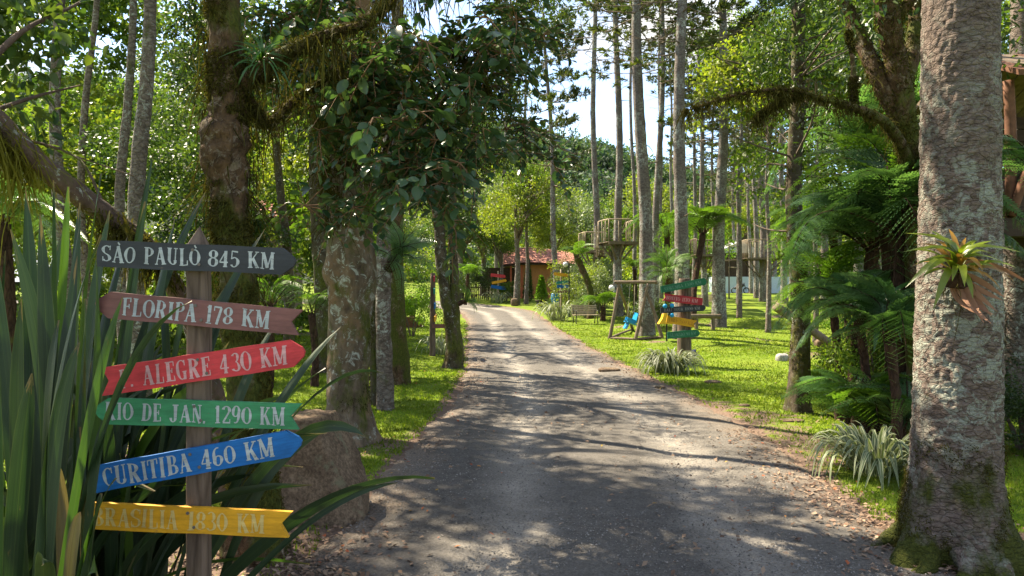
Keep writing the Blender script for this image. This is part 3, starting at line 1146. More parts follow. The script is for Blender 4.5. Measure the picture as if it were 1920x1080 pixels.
# ------------------------------------------------------------------ far woods (masses)
def wood_mass(name, spots, per, size, mat, seed, asp=0.6, flat=0.85, ncl=14, trunks=False, tr=0.16):
    """spots: (x, y, z centre, radius)"""
    rs = rs_(seed)
    PP, DD, S = [], [], []
    tl = []
    for (x, y, z, r) in spots:
        C = crown_centres(rs, ncl, (r, r, r * flat), 0.35) + np.array([x, y, z])
        P, d = clumps(rs, C, r * 0.36 * (0.7 + 0.6 * rs.random(ncl)), max(1, per // ncl))
        PP.append(P)
        DD.append(d)
        S.append(np.full(len(P), size * (0.8 + 0.4 * rs.random())))
        if trunks:
            g = float(gz(x, y))
            tl.append(([(x + rs.normal() * 0.2, y, g - 0.2), (x, y, (g + z) / 2), (x + rs.normal() * 0.3, y, z)], [tr, tr * 0.8, tr * 0.4]))
    P = np.vstack(PP)
    V, F = leaf_quads(P, np.concatenate(S), rs, asp, 0.3, np.vstack(DD), 0.7)
    o = bpy.data.objects.new(name, np_mesh(name, V, F, (M[mat],)))
    link(o)
    return o, tl


rs = rs_(77)
sp = []
for k in range(5200):
    y = rs.uniform(125, 345)
    x = rs.uniform(-0.85, 0.85) * (y + 20)
    if rs.random() > y / 330:
        continue
    z = float(hill_z(np.array(x), np.array(y)))
    r = rs.uniform(3.2, 6.0)
    sp.append((x, y, z + r * 0.45, r))
o, _ = wood_mass('hill_forest', sp, 72, 1.5, 'hazy_hill_leaf', 5, ncl=8)
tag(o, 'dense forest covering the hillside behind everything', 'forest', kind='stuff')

# the wood at the far edge of the clearing
sp = []
for k in range(230):
    x = rs.uniform(-38, 95)
    y = rs.uniform(86, 132)
    if abs(x) > 0.80 * y + 8:
        continue
    g = float(gz(x, y))
    r = rs.uniform(2.0, 3.8)
    z = g + rs.uniform(1.5, 11.0)
    sp.append((x, y, z, r))
o, tl = wood_mass('woodland', sp[::2], 620, 0.42, 'mid_leaf', 6)
tag(o, 'mid green wood standing beyond the clearing', 'woodland', kind='stuff')
o2, tl2 = wood_mass('woodland', sp[1::2], 620, 0.42, 'light_leaf', 7)
tag(o2, 'yellow green sunlit tree tops among the wood beyond the clearing', 'woodland', kind='stuff')

# thicket on the left, behind the slim trunks
def thicket(name, label, n, xr_, yr_, zr_, rr, per, size, mat, seed, ncl=12):
    rs = rs_(seed)
    sp = []
    while len(sp) < n:
        px = rs.uniform(*xr_)
        y = rs.uniform(*yr_)
        x = (px - 960) / FP * y
        if road_dist(x, y)[0] < 2.0:
            continue
        r = rs.uniform(*rr)
        zf = rs.uniform(*zr_)
        sp.append((x, y, float(gz(x, y)) + zf, r))
    o, tl = wood_mass(name, sp, per, size, mat, seed, ncl=ncl)
    return tag(o, label, 'thicket', kind='stuff')


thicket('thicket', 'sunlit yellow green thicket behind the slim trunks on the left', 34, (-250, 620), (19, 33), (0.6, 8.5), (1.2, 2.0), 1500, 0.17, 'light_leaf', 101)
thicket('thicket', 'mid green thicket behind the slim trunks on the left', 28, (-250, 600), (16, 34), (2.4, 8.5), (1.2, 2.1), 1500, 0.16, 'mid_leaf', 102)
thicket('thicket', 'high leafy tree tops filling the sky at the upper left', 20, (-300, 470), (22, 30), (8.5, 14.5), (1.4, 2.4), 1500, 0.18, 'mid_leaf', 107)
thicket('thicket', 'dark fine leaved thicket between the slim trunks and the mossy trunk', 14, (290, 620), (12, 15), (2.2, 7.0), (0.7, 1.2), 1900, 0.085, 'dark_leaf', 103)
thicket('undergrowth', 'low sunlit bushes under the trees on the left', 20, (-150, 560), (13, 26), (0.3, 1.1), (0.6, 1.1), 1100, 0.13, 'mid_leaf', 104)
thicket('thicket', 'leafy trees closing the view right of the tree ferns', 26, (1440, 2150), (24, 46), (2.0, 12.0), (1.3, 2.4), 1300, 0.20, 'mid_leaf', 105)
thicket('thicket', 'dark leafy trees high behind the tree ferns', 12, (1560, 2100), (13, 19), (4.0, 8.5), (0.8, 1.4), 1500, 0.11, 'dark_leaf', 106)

# ------------------------------------------------------------------ individually built trees of the middle distance
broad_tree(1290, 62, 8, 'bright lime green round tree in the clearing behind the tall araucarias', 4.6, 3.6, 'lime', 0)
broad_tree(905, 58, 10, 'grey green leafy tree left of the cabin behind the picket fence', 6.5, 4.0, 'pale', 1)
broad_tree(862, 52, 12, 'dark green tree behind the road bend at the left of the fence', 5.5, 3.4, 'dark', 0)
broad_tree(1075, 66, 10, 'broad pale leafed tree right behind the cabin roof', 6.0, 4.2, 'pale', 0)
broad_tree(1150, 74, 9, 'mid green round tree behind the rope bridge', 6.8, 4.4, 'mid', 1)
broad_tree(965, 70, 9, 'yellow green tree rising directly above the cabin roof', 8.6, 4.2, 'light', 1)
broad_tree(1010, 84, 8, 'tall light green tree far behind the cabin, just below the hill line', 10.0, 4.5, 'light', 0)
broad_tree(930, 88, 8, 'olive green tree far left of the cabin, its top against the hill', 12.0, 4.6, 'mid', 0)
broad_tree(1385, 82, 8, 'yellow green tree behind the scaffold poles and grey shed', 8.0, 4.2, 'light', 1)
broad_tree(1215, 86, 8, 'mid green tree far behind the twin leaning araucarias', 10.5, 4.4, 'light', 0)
# two trunks standing before the cabin
broad_tree(968, 46, 12, 'slim brown tree with a stone block at its foot before the cabin', 6.2, 2.6, 'light', 0, top=975, mat='thin_bark')
broad_tree(986, 47, 8, 'slim pale trunked tree directly before the orange cabin wall', 8.4, 2.2, 'mid', 1, top=1000)

broad_tree(1040, 47, 7, 'leafy young tree partly hiding the right end of the cabin', 4.6, 1.7, 'light', 0, top=1046)
broad_tree(940, 52, 8, 'small mid green tree hiding the cabin porch roof', 4.4, 1.9, 'mid', 1, top=930)
# araucarias (base pixel, distance, width in pixels)
araucaria(1046, 44, 11, 'thin araucaria with bare side branches above the cabin, leftmost of the lawn araucarias', top=1020, H=19, start=7.6, var=0, rot=0.3, sc=0.9)
araucaria(1118, 40, 13, 'araucaria carrying the lower railed platform of the rope bridge', top=1113, H=23, start=15, var=1, rot=1.0)
araucaria(1160, 34.4, 16, 'araucaria carrying the high railed platform', top=1157, H=21, start=12.8, var=2, rot=2.0)
araucaria(1213, 23.8, 26, 'stout leaning araucaria right behind the wooden swing', top=1196, H=17.5, start=10.2, var=0, rot=2.9, flare=0.5)
araucaria(1228, 31, 14, 'slender araucaria leaning right, close behind the stout one by the swing', top=1242, H=19, start=11.5, var=1, rot=0.5)
araucaria(1277, 21.5, 27, 'thick araucaria right behind the five coloured far sign boards', top=1279, H=16, start=9.4, var=2, rot=1.7)
araucaria(1322, 44, 11, 'thin dark araucaria behind the rustic log table', top=1308, H=18, start=9.5, var=0, rot=4.0)
araucaria(1348, 30, 23, 'pale lichened araucaria standing free in the middle of the sunny lawn', top=1357, H=18, start=9.0, var=1, rot=3.3, flare=0.4)
araucaria(1432, 55, 15, 'araucaria carrying the funnel braced platform at the back of the lawn', top=1424, H=22, start=11, var=2, rot=0.1)
araucaria(1419, 62, 10, 'thin araucaria just left behind the funnel braced platform', top=1408, H=22, start=11, var=0, rot=5.0)
araucaria(1470, 52, 12, 'araucaria at the right back of the lawn, left of the mossy trunk', top=1462, H=20, start=11, var=1, rot=2.2)
araucaria(1545, 38, 14, 'far araucaria half hidden behind the big tree fern', top=1540, H=18, start=9, var=2, rot=1.2)
araucaria(1612, 30, 18, 'araucaria rising behind the mossy limbs above the big tree fern', top=1612, H=18, start=9.5, var=0, rot=2.6)
for k, (px, D, w, tp, st) in enumerate(((1376, 78, 7, 1374, 8), (1398, 84, 7, 1400, 9), (1408, 72, 7, 1395, 8), (1452, 80, 8, 1456, 9), (1484, 66, 8, 1480, 8.5), (1262, 72, 7, 1255, 9), (1240, 60, 7, 1236, 9), (990, 62, 7, 985, 8.5), (943, 66, 7, 950, 9))):
    lab = ['thin far araucaria behind the left scaffold pole', 'thin far araucaria behind the pale shed', 'far araucaria just left of the funnel braced platform railing',
           'far araucaria between the funnel braced platform and the mossy trunk', 'far araucaria close left of the mossy trunk', 'far araucaria seen between the thick sign araucaria and the tree fern crown',
           'far thin araucaria right of the leaning pair', 'far araucaria with flat crown above the cabin ridge', 'far araucaria left above the cabin porch'][k]
    araucaria(px, D, w, lab, top=tp, H=(27 if px < 1265 else 19 + (k % 3)), start=(20 if px < 1265 else st + 2), var=k, rot=k * 1.3, sc=0.95, stubs=False)

for k, (px, D, w, tp, lab) in enumerate(((1192, 52, 8, 1180, 'slim far araucaria left of the stout leaning one'),
                                         (1300, 50, 8, 1308, 'slim far araucaria right of the thick sign araucaria'), (1338, 58, 7, 1335, 'slim far araucaria left behind the free standing one'), (1385, 50, 8, 1392, 'slim araucaria by the pole frame'),
                                         (1515, 44, 9, 1520, 'slim araucaria close right behind the slim mossy trunk'), (1575, 42, 10, 1570, 'slim araucaria above the sunlit fern'), (1650, 36, 11, 1652, 'slim araucaria left of the moss draped trunk'), (1690, 46, 9, 1685, 'slim araucaria beside the huge trunk'))):
    araucaria(px, D, w, lab, top=tp, H=(25 if px < 1250 else 17 + (k % 4)), start=(19.5 if px < 1250 else 8.0 + (k % 3)), var=k + 1, rot=k * 0.9, sc=0.9, stubs=False)
for k, (px, D, lab, hc, r_) in enumerate(((1440, 26, 'tall leafy tree above the back platform', 9.6, 2.6), (1530, 22, 'tall leafy tree above the slim mossy trunk', 9.0, 2.4), (1640, 24, 'tall leafy tree above the fern group', 9.4, 2.8), (1385, 36, 'tall leafy tree above the free standing araucaria', 13.6, 2.8))):
    broad_tree(px, D, 9, lab, hc, r_, 'mid' if k % 2 else 'light', k, top=px + 4)
# slim trunks on the left
broad_tree(126, 10.2, 25, 'brown rough trunk at the far left with ivy at its foot', 8.8, 2.2, 'mid_open', 0, top=118, n=60, flat=0.8, name='forest_tree')
broad_tree(158, 11.4, 16, 'slender grey trunk leaning beside the rough brown trunk', 8.8, 2.2, 'light_open', 1, top=176, n=60, name='forest_tree')
broad_tree(238, 11.0, 20, 'straight pale grey trunk left of the thicker dark one', 9.0, 2.4, 'mid_open', 1, top=236, n=60, name='forest_tree')
broad_tree(268, 9.4, 33, 'thick dark grey straight trunk behind the flax', 8.8, 2.0, 'dark_open', 0, top=266, n=60, flat=0.8, name='forest_tree')
broad_tree(605, 13.6, 34, 'mossy trunk seen between the sign and the thick gnarled trunk', 8.2, 1.5, 'mid_open', 0, top=600, n=60, mat='mossy_dark', name='forest_tree')
broad_tree(540, 15.5, 20, 'dark thin trunk behind the sign boards', 7.5, 2.2, 'dark_open', 1, top=520, n=50, mat='mossy_dark', name='forest_tree')
broad_tree(732, 8.3, 32, 'straight lichened trunk right beside the thick gnarled trunk', 10.0, 1.6, 'dark_open', 0, top=742, n=110, mat='thin_bark', name='forest_tree', base=gnd(725, 768))
broad_tree(752, 12.2, 34, 'green mossy trunk with flared root behind the straight lichened trunk', 10.5, 1.8, 'mid_open', 1, top=738, n=80, mat='mossy', name='forest_tree')
broad_tree(708, 9.8, 20, 'black shaded thin trunk between the gnarled and the straight trunk', 9.5, 1.3, 'dark_open', 0, top=690, n=60, mat='mossy_dark', name='forest_tree', lean=-0.05)

broad_tree(668, 26, 11, 'added slender tree behind the gnarled trunk, its open crown shading the road', 9.0, 2.6, 'light_open', 0, top=664, name='forest_tree')  # slender trees added here to cast shadow stripes on the road
broad_tree(640, 34, 10, 'added slender shade tree farther behind the gnarled trunk beside the road bend', 10.0, 3.0, 'mid_open', 1, top=650, name='forest_tree')
broad_tree(700, 21, 11, 'added slender tree behind the straight lichened trunk, crown shading the road', 8.2, 2.0, 'mid_open', 0, top=700, name='forest_tree')

# ------------------------------------------------------------------ near trees
def bulge(V, c, r, amt):
    """push a trunk surface outwards round a point: a burl"""
    V = np.asarray(V, float)
    c = np.array(c)
    d = V - c
    k = np.exp(-(np.linalg.norm(d, axis=1) / r) ** 2)
    return V + unit(d) * (k * amt)[:, None]


def moss_strands(spots, rs, per=60, lmin=0.08, lmax=0.35, spread=0.12, w=0.010):
    """drooping strands hung under points; each a thin three-sided ribbon"""
    Vs, Fs, n = [], [], 0
    for (x, y, z, k) in spots:
        f_ = 0.25 + 1.3 * rs.random() ** 1.6
        m = max(2, int(per * k * f_))
        P = np.stack([x + rs.normal(size=m) * spread, y + rs.normal(size=m) * spread, z + rs.normal(size=m) * 0.03], 1)
        L = rs.uniform(lmin, lmax, m) * (0.5 + 0.6 * k) * (0.35 + 0.75 * f_)
        L = L * (0.35 + 0.9 * np.clip(0.5 + 0.9 * vnoise(P * 9.0), 0, 1))
        a = rs.random(m) * PI
        s = np.stack([np.cos(a), np.sin(a), a * 0], 1) * (0.55 * w * rs.uniform(0.5, 1.4, m))[:, None]
        q = rs.normal(size=(m, 3)) * (0.32 * L)[:, None]
        mid = P + q + np.stack([a * 0, a * 0, -L * 0.5], 1)
        tip = P + 1.5 * q + rs.normal(size=(m, 3)) * 0.012 + np.stack([a * 0, a * 0, -L], 1)
        V = np.stack([P - s, P + s, mid + s, mid - s, tip + s * 0.2, tip - s * 0.2], 1).reshape(-1, 3)
        b = np.arange(m)[:, None] * 6 + n
        F = np.concatenate([b + np.array([[0, 1, 2, 3]]), b + np.array([[3, 2, 4, 5]])], 0)
        Vs.append(V)
        Fs.append(F)
        n += m * 6
    return np.vstack(Vs), np.vstack(Fs)


def fuzz(name, V, parent, rs, n, zlo, zhi, lmin=0.012, lmax=0.05, w=0.0035, mat='moss_hang', thr=0.0):
    """short mossy tufts standing off a trunk's surface, in patches"""
    V = np.asarray(V, float)
    V = V[(V[:, 2] > zlo) & (V[:, 2] < zhi)]
    P = V[rs.integers(0, len(V), n * 3)] + rs.normal(size=(n * 3, 3)) * 0.012
    P = P[vnoise(P * 4.5 + 11) + 0.4 * vnoise(P * 13) > thr][:n]
    m = len(P)
    c = V.mean(0)
    L = rs.uniform(lmin, lmax, m)[:, None]
    d = rs.normal(size=(m, 3)) * 0.6
    d[:, 2] -= 0.7
    d[:, 1] -= 0.4
    d = unit(d)
    s = unit(np.cross(d, rs.normal(size=(m, 3)))) * w
    Q = np.stack([P - s, P + s, P + d * L * 0.6 + s * 0.8, P + d * L], 1).reshape(-1, 3)
    return tag(part(name, Q, np.arange(m * 4).reshape(m, 4), M[mat], parent), kind='stuff')


def along(path, n):
    return spline(np.array([tuple(p) for p in path]), n)


# --- orange brown mossy trunk with a burl, behind the sign
tA = thing('mossy_tree', 'reddish mossy trunk with a swollen burl and air plant, behind the sign', 'tree', gp(478, 4.35))
pA = [gp(478, 4.35) + Vector((0, 0, -0.1)), at(470, 860, 4.35), at(462, 700, 4.36), at(450, 540, 4.38), at(432, 400, 4.4), at(425, 300, 4.42), at(428, 200, 4.44), at(424, 90, 4.46), at(420, -20, 4.5), at(440, -200, 4.6), at(520, -420, 4.8)]
V, F = tube(pA, [0.185, 0.14, 0.125, 0.115, 0.11, 0.125, 0.115, 0.105, 0.10, 0.09, 0.07], 220, 40, rough=0.24, freq=6, seed=1, zst=0.7, flare=0.25, rough2=0.10, freq2=24)
V = bulge(V, at(402, 250, 4.36), 0.12, 0.06)
V = bulge(V, at(404, 295, 4.34), 0.10, 0.05)
V = bulge(V, at(440, 235, 4.34), 0.08, 0.03)
kn = np.exp(-((V[:, 2] - at(400, 270, 4.4).z) / 0.28) ** 2)
V = V + unit(V - np.stack([np.full(len(V), at(425, 0, 4.42).x), np.full(len(V), 4.42), V[:, 2]], 1)) * (kn * 0.035 * fbm(V * 16, 3) + 0.012 * fbm(V * 26 + 3, 3))[:, None]
V = bulge(V, at(440, 620, 4.30), 0.10, 0.04)
part('trunk', V, F, M['mossy'], tA, True)
fuzz('moss', V, tA, rs_(411), 24000, 0.2, 4.2, thr=-0.05)
lA = [([at(428, 180, 4.44), at(520, 110, 4.5), at(600, 70, 4.6), at(700, 40, 4.7)], [0.06, 0.05, 0.035, 0.02]),
      ([at(424, 60, 4.46), at(380, -60, 4.3), at(300, -160, 4.0)], [0.06, 0.045, 0.03]),
      ([at(420, -30, 4.5), at(560, -120, 4.5), at(720, -200, 4.4)], [0.06, 0.05, 0.03]),
      ([at(440, -200, 4.6), at(380, -420, 5.0), at(300, -560, 5.4)], [0.07, 0.05, 0.03]),
      ([at(520, -420, 4.8), at(700, -600, 4.6), at(860, -700, 4.3)], [0.06, 0.045, 0.02]),
      ([at(428, 200, 4.44), at(470, 190, 4.5), at(500, 230, 4.6), at(560, 180, 4.8), at(640, 130, 5.0)], [0.03, 0.03, 0.026, 0.022, 0.015])]
V, F = tubes(lA, 24, 10, rough=0.2, freq=8)
part('limbs', V, F, M['mossy'], tA, True)
fuzz('moss', V, tA, rs_(421), 14000, 1.5, 4.2, thr=-0.6)
rsA = rs_(401)
ms = [(p[0], p[1], p[2] - 0.04, 0.6) for L, _ in (lA[0], lA[5]) for p in along(L, 16)[3::2]]
ms += [(p[0] + 0.08 * (-1) ** k, p[1] + 0.02, p[2], 0.55) for k, p in enumerate(along(pA, 60)[16:44])]
V, F = moss_strands(ms, rsA, 120, 0.04, 0.26, 0.06, 0.007)
tag(part('hanging_moss', V, F, M['moss_hang'], tA), kind='stuff')
# crown of small leaves above the frame: it shades the foreground
C = []
for k in range(46):
    d = rsA.normal(size=3)
    d /= np.linalg.norm(d)
    C.append(np.array((-1.5, 4.9, 6.2)) + d * rsA.random() ** 0.5 * np.array((3.0, 2.6, 1.5)))
P, d = clumps(rsA, C, 0.55, 90)
V, F = leaf_ovals(P, 0.10, rsA, 0.5, 0.3, d, 0.5)
part('crown', V, F, M['dark_leaf'], tA)

# --- thick gnarled trunk
bB = gnd(655, 828)
tB = thing('gnarled_tree', 'thick gnarled grey trunk with hollow and broad glossy leaves hanging over the road', 'tree', bB)
DB = bB.y
pB = [Vector((bB.x, bB.y, bB.z - 0.1)), at(652, 760, DB), at(655, 640, DB), at(660, 520, DB), at(655, 410, DB), at(648, 300, DB), at(640, 190, DB - 0.1), at(660, 60, DB - 0.2), at(700, -120, DB - 0.3), at(720, -360, DB - 0.2)]
V, F = tube(pB, [0.30, 0.245, 0.235, 0.25, 0.225, 0.215, 0.19, 0.15, 0.12, 0.08], 240, 64, rough=0.26, freq=3.2, seed=2, zst=0.45, flare=0.28, rough2=0.07, freq2=15)
V = bulge(V, at(622, 510, DB - 0.12), 0.14, 0.07)
V = bulge(V, at(690, 440, DB - 0.10), 0.10, 0.06)
V = bulge(V, at(684, 470, DB - 0.24), 0.045, -0.10)
V = bulge(V, at(668, 690, DB - 0.28), 0.05, -0.09)
V = bulge(V, at(672, 760, DB - 0.28), 0.05, -0.08)
part('trunk', V, F, M['grey_bark'], tB, True)
fuzz('moss', V, tB, rs_(412), 9000, 2.2, 4.5, thr=0.0)
fuzz('moss', V, tB, rs_(413), 3000, 0.1, 2.2, thr=0.45)
lB = [([at(648, 320, DB), at(700, 200, DB - 0.6), at(760, 110, DB - 1.4), at(860, 70, DB - 2.0)], [0.12, 0.085, 0.06, 0.03]),
      ([at(642, 220, DB), at(590, 120, DB - 0.6), at(560, 20, DB - 1.2)], [0.10, 0.07, 0.04]),
      ([at(650, 100, DB - 0.1), at(720, 10, DB - 1.0), at(820, -80, DB - 1.8), at(960, -60, DB - 2.0)], [0.09, 0.07, 0.05, 0.03]),
      ([at(720, 190, DB - 0.9), at(735, 240, DB - 1.8), at(720, 300, DB - 2.1), at(745, 350, DB - 2.2)], [0.035, 0.03, 0.024, 0.014]),
      ([at(780, 105, DB - 1.5), at(815, 190, DB - 1.9), at(830, 290, DB - 2.0), at(835, 380, DB - 2.0)], [0.035, 0.028, 0.02, 0.012]),
      ([at(820, 90, DB - 1.8), at(890, 130, DB - 1.9), at(930, 200, DB - 1.8)], [0.03, 0.022, 0.012]),
      ([at(700, 200, DB - 0.6), at(640, 250, DB - 1.5), at(600, 330, DB - 1.9), at(640, 375, DB - 1.9)], [0.03, 0.024, 0.018, 0.010]),
      ([at(700, -120, DB - 0.3), at(840, -360, DB - 1.0), at(1000, -480, DB - 1.4)], [0.08, 0.06, 0.03]),
      ([at(705, -150, DB - 0.3), at(560, -300, DB - 1.2), at(420, -420, DB - 1.6)], [0.08, 0.06, 0.03])]
V, F = tubes(lB, 26, 10, rough=0.18, freq=8)
part('limbs', V, F, M['mossy'], tB, True)
fuzz('moss', V, tB, rs_(422), 9000, 1.5, 5.0, thr=-0.5)
rsB = rs_(402)
ms = [(p[0], p[1], p[2] - 0.05, 0.8) for L, _ in lB[:3] for p in along(L, 14)[1:]]
ms += [(p[0] + rsB.uniform(-0.2, 0.2), p[1] - 0.15 * rsB.random(), p[2], 1.0) for k, p in enumerate(along(pB, 60)[26:42])]
V, F = moss_strands(ms, rsB, 140, 0.05, 0.36, 0.10, 0.008)
tag(part('hanging_moss', V, F, M['moss_hang'], tB), kind='stuff')

# broad glossy leaves, each a part
def big_leaf_mesh(seed):
    rs = rs_(seed)
    n = 7
    V, F = [], []
    w = 0.30 + 0.05 * rs.random()
    bend = 0.12 + 0.15 * rs.random()
    for k in range(n):
        t = k / (n - 1)
        hw = w * (math.sin(PI * min(1, t * 0.94 + 0.03)) ** 0.75)
        z = -bend * t * t
        V += [(t, -hw, z + 0.10 * hw * 2), (t, 0, z), (t, hw, z + 0.10 * hw * 2)]
    for k in range(n - 1):
        a = k * 3
        F += [(a, a + 1, a + 4, a + 3), (a + 1, a + 2, a + 5, a + 4)]
    V, F = join((V, F), tube([(-0.25, 0, 0.03), (-0.1, 0, 0.01), (0.02, 0, 0)], [0.012, 0.014, 0.016], 4, 4, cap=False))
    return np_mesh('leaf', V, F, (M['glossy'],), smooth=True)


BIG = [big_leaf_mesh(k) for k in range(3)]
GL = [(600, 60, 5.0, .34, 20), (700, 110, 4.6, .34, 26), (800, 80, 4.6, .34, 26), (880, 160, 4.9, .26, 22), (930, 70, 5.0, .28, 20), (700, 220, 4.5, .20, 18), (715, 300, 4.35, .15, 20),
      (745, 345, 4.3, .14, 18), (820, 315, 4.5, .20, 22), (838, 385, 4.55, .12, 14), (637, 378, 4.8, .08, 7), (660, 180, 4.9, .28, 18), (790, 210, 4.6, .26, 24), (560, 30, 5.0, .30, 14), (905, 240, 5.1, .17, 14), (960, 100, 5.2, .14, 8)]
def spray(rs, c, r, nt, nl, sag=0.25):
    """twigs fanning from a centre with leaves set alternately along them: twig paths, leaf points, directions, ups"""
    tw, P, D_, U = [], [], [], []
    for j in range(nt):
        d = rs.normal(size=3)
        d[2] = d[2] * 0.6 - 0.25
        d = unit(d)
        ln = r * rs.uniform(0.65, 1.25)
        pts = [c, c + d * ln * 0.5 + rs.normal(size=3) * 0.06 * ln, c + d * ln + np.array((0, 0, -sag * ln))]
        S = spline(np.array(pts), 12)
        tw.append((pts, [0.0045, 0.0035, 0.0018]))
        sd = unit(np.cross(d, np.array((0, 0, 1.0))))
        for q in range(nl):
            f = 0.25 + 0.75 * (q + 0.5) / nl
            P.append(S[min(11, int(f * 11))])
            D_.append(unit(d * 0.55 + sd * (0.85 if q % 2 else -0.85) + rs.normal(size=3) * 0.25 + np.array((0, 0, -0.3))))
            U.append(unit(np.array((0, 0, 1.0)) + rs.normal(size=3) * 0.4))
    return tw, P, D_, U


TW = []
for (px, py, D, r, n) in GL:
    tw, P_, D_, U_ = spray(rsB, np.array(at(px, py, D)), r * 1.15, max(2, round(n / 6)), 6)
    TW += tw
    for k in range(len(P_)):
        ln = 0.095 * rsB.uniform(0.6, 1.35)
        X = Vector(D_[k])
        Y = Vector(U_[k]).cross(X).normalized()
        Z = X.cross(Y)
        m = Matrix.Translation(Vector(P_[k])) @ Matrix(((X.x, Y.x, Z.x), (X.y, Y.y, Z.y), (X.z, Y.z, Z.z))).to_4x4() @ Matrix.Diagonal((ln, ln, ln, 1))
        inst('leaf', BIG[k % 3], tB, m)
# the rest of the crown, above and behind
C = [np.array(at(px + rsB.normal() * 60, py - 10 + rsB.normal() * 60, D + 0.4 + 0.5 * rsB.random())) for (px, py, D, r, n) in GL for q in range(8 if py < 260 else 3)]
for k in range(46):
    d = rsB.normal(size=3)
    d /= np.linalg.norm(d)
    C.append(np.array((-0.9, 6.2, 6.6)) + d * rsB.random() ** 0.5 * np.array((3.0, 2.8, 1.6)))
PP, DD, UU = [], [], []
for c in C:
    tw, P_, D_, U_ = spray(rsB, c, 0.34, 8, 8)
    TW += tw
    PP += P_
    DD += D_
    UU += U_
P, d, u_ = np.array(PP), np.array(DD), np.array(UU)
sd = unit(np.cross(u_, d))
nn = np.cross(d, sd)
Ls = (0.088 * rsB.uniform(0.45, 1.25, len(P)))[:, None]
a_ = Ls * 0.30
f_ = nn * Ls * 0.09
V = np.stack([P, P + d * Ls * 0.25 + sd * a_ * 0.85 + f_, P + d * Ls * 0.65 + sd * a_ * 0.9 + f_ * 0.8, P + d * Ls - nn * Ls * 0.1, P + d * Ls * 0.65 - sd * a_ * 0.9 + f_ * 0.8, P + d * Ls * 0.25 - sd * a_ * 0.85 + f_], 1).reshape(-1, 3)
b6 = np.arange(len(P))[:, None] * 6
F = np.concatenate([b6 + np.array([[0, 1, 2, 3]]), b6 + np.array([[0, 3, 4, 5]])], 0)
tag(part('crown', V, F, M['glossy'], tB), kind='stuff')
V, F = tubes(TW, 5, 4)
tag(part('twigs', V, F, M['twig_red'], tB, True), kind='stuff')

# --- twin stemmed tree at the road's edge
bD = gnd(848, 690)
tD = thing('twin_stemmed_tree', 'dark twin stemmed tree with a swollen foot at the left road edge', 'tree', bD)
DD_ = bD.y
pD1 = [Vector((bD.x, bD.y, bD.z - 0.1)), at(852, 650, DD_), at(846, 600, DD_), at(834, 540, DD_), at(826, 470, DD_), at(822, 400, DD_), at(812, 320, DD_), at(790, 220, DD_)]
V1, F1 = tube(pD1, [0.20, 0.175, 0.15, 0.13, 0.125, 0.115, 0.10, 0.06], 120, 30, rough=0.22, freq=4, seed=4, flare=0.35, rough2=0.06, freq2=14)
V1 = bulge(V1, at(868, 655, DD_ - 0.02), 0.10, 0.08)
pD2 = [at(850, 632, DD_), at(854, 580, DD_ - 0.02), at(852, 520, DD_ + 0.05), at(848, 440, DD_ + 0.05), at(850, 360, DD_ + 0.1), at(868, 250, DD_ + 0.1), at(900, 120, DD_)]
V2, F2 = tube(pD2, [0.11, 0.115, 0.10, 0.09, 0.085, 0.07, 0.05], 90, 24, rough=0.2, freq=4, seed=5, rough2=0.06, freq2=14)
V2 = bulge(V2, at(866, 575, DD_ - 0.02), 0.08, 0.07)
Vj, Fj = join((V1, F1), (V2, F2))
part('trunk', Vj, Fj, M['mossy_dark'], tD, True)
fuzz('moss', Vj, tD, rs_(414), 5000, 0.1, 4.0, w=0.006, thr=0.1)
lD = [([at(850, 360, DD_ + 0.1), at(900, 290, DD_), at(960, 280, DD_ - 0.2)], [0.05, 0.035, 0.015]),
      ([at(822, 400, DD_), at(770, 330, DD_ + 0.3), at(730, 300, DD_ + 0.6)], [0.05, 0.035, 0.015]),
      ([at(868, 250, DD_ + 0.1), at(930, 190, DD_), at(985, 175, DD_)], [0.045, 0.03, 0.015]),
      ([at(900, 120, DD_), at(960, 60, DD_), at(1040, 40, DD_)], [0.045, 0.03, 0.015]),
      ([at(790, 220, DD_), at(760, 100, DD_), at(740, -60, DD_)], [0.05, 0.04, 0.02])]
V, F = tubes(lD, 16, 8, rough=0.15, freq=6)
part('limbs', V, F, M['mossy_dark'], tD, True)
rsD = rs_(403)
C = [np.array(at(px, py, DD_ + rsD.normal() * 0.5)) for px, py in [(rsD.uniform(720, 960), rsD.uniform(130, 330)) for _ in range(44)] + [(rsD.uniform(930, 1060), rsD.uniform(-40, 90)) for _ in range(16)] +
     [(rsD.uniform(900, 985), rsD.uniform(150, 215)) for _ in range(10)] + [(rsD.uniform(700, 1000), rsD.uniform(-250, 0)) for _ in range(30)]]
P, d = clumps(rsD, C, 0.42, 130)
V, F = leaf_ovals(P, 0.085, rsD, 0.42, 0.5, d, 0.4)
part('crown', V, F, M['dark_leaf'], tD)
ms = [(p[0], p[1], p[2] - 0.05, 0.9) for Lx, _ in (lD[0], lD[2], lD[3]) for p in along(Lx, 12)[2:]]
V, F = moss_strands(ms, rsD, 40, 0.08, 0.5, 0.12, 0.012)
tag(part('hanging_moss', V, F, M['moss_hang'], tD), kind='stuff')

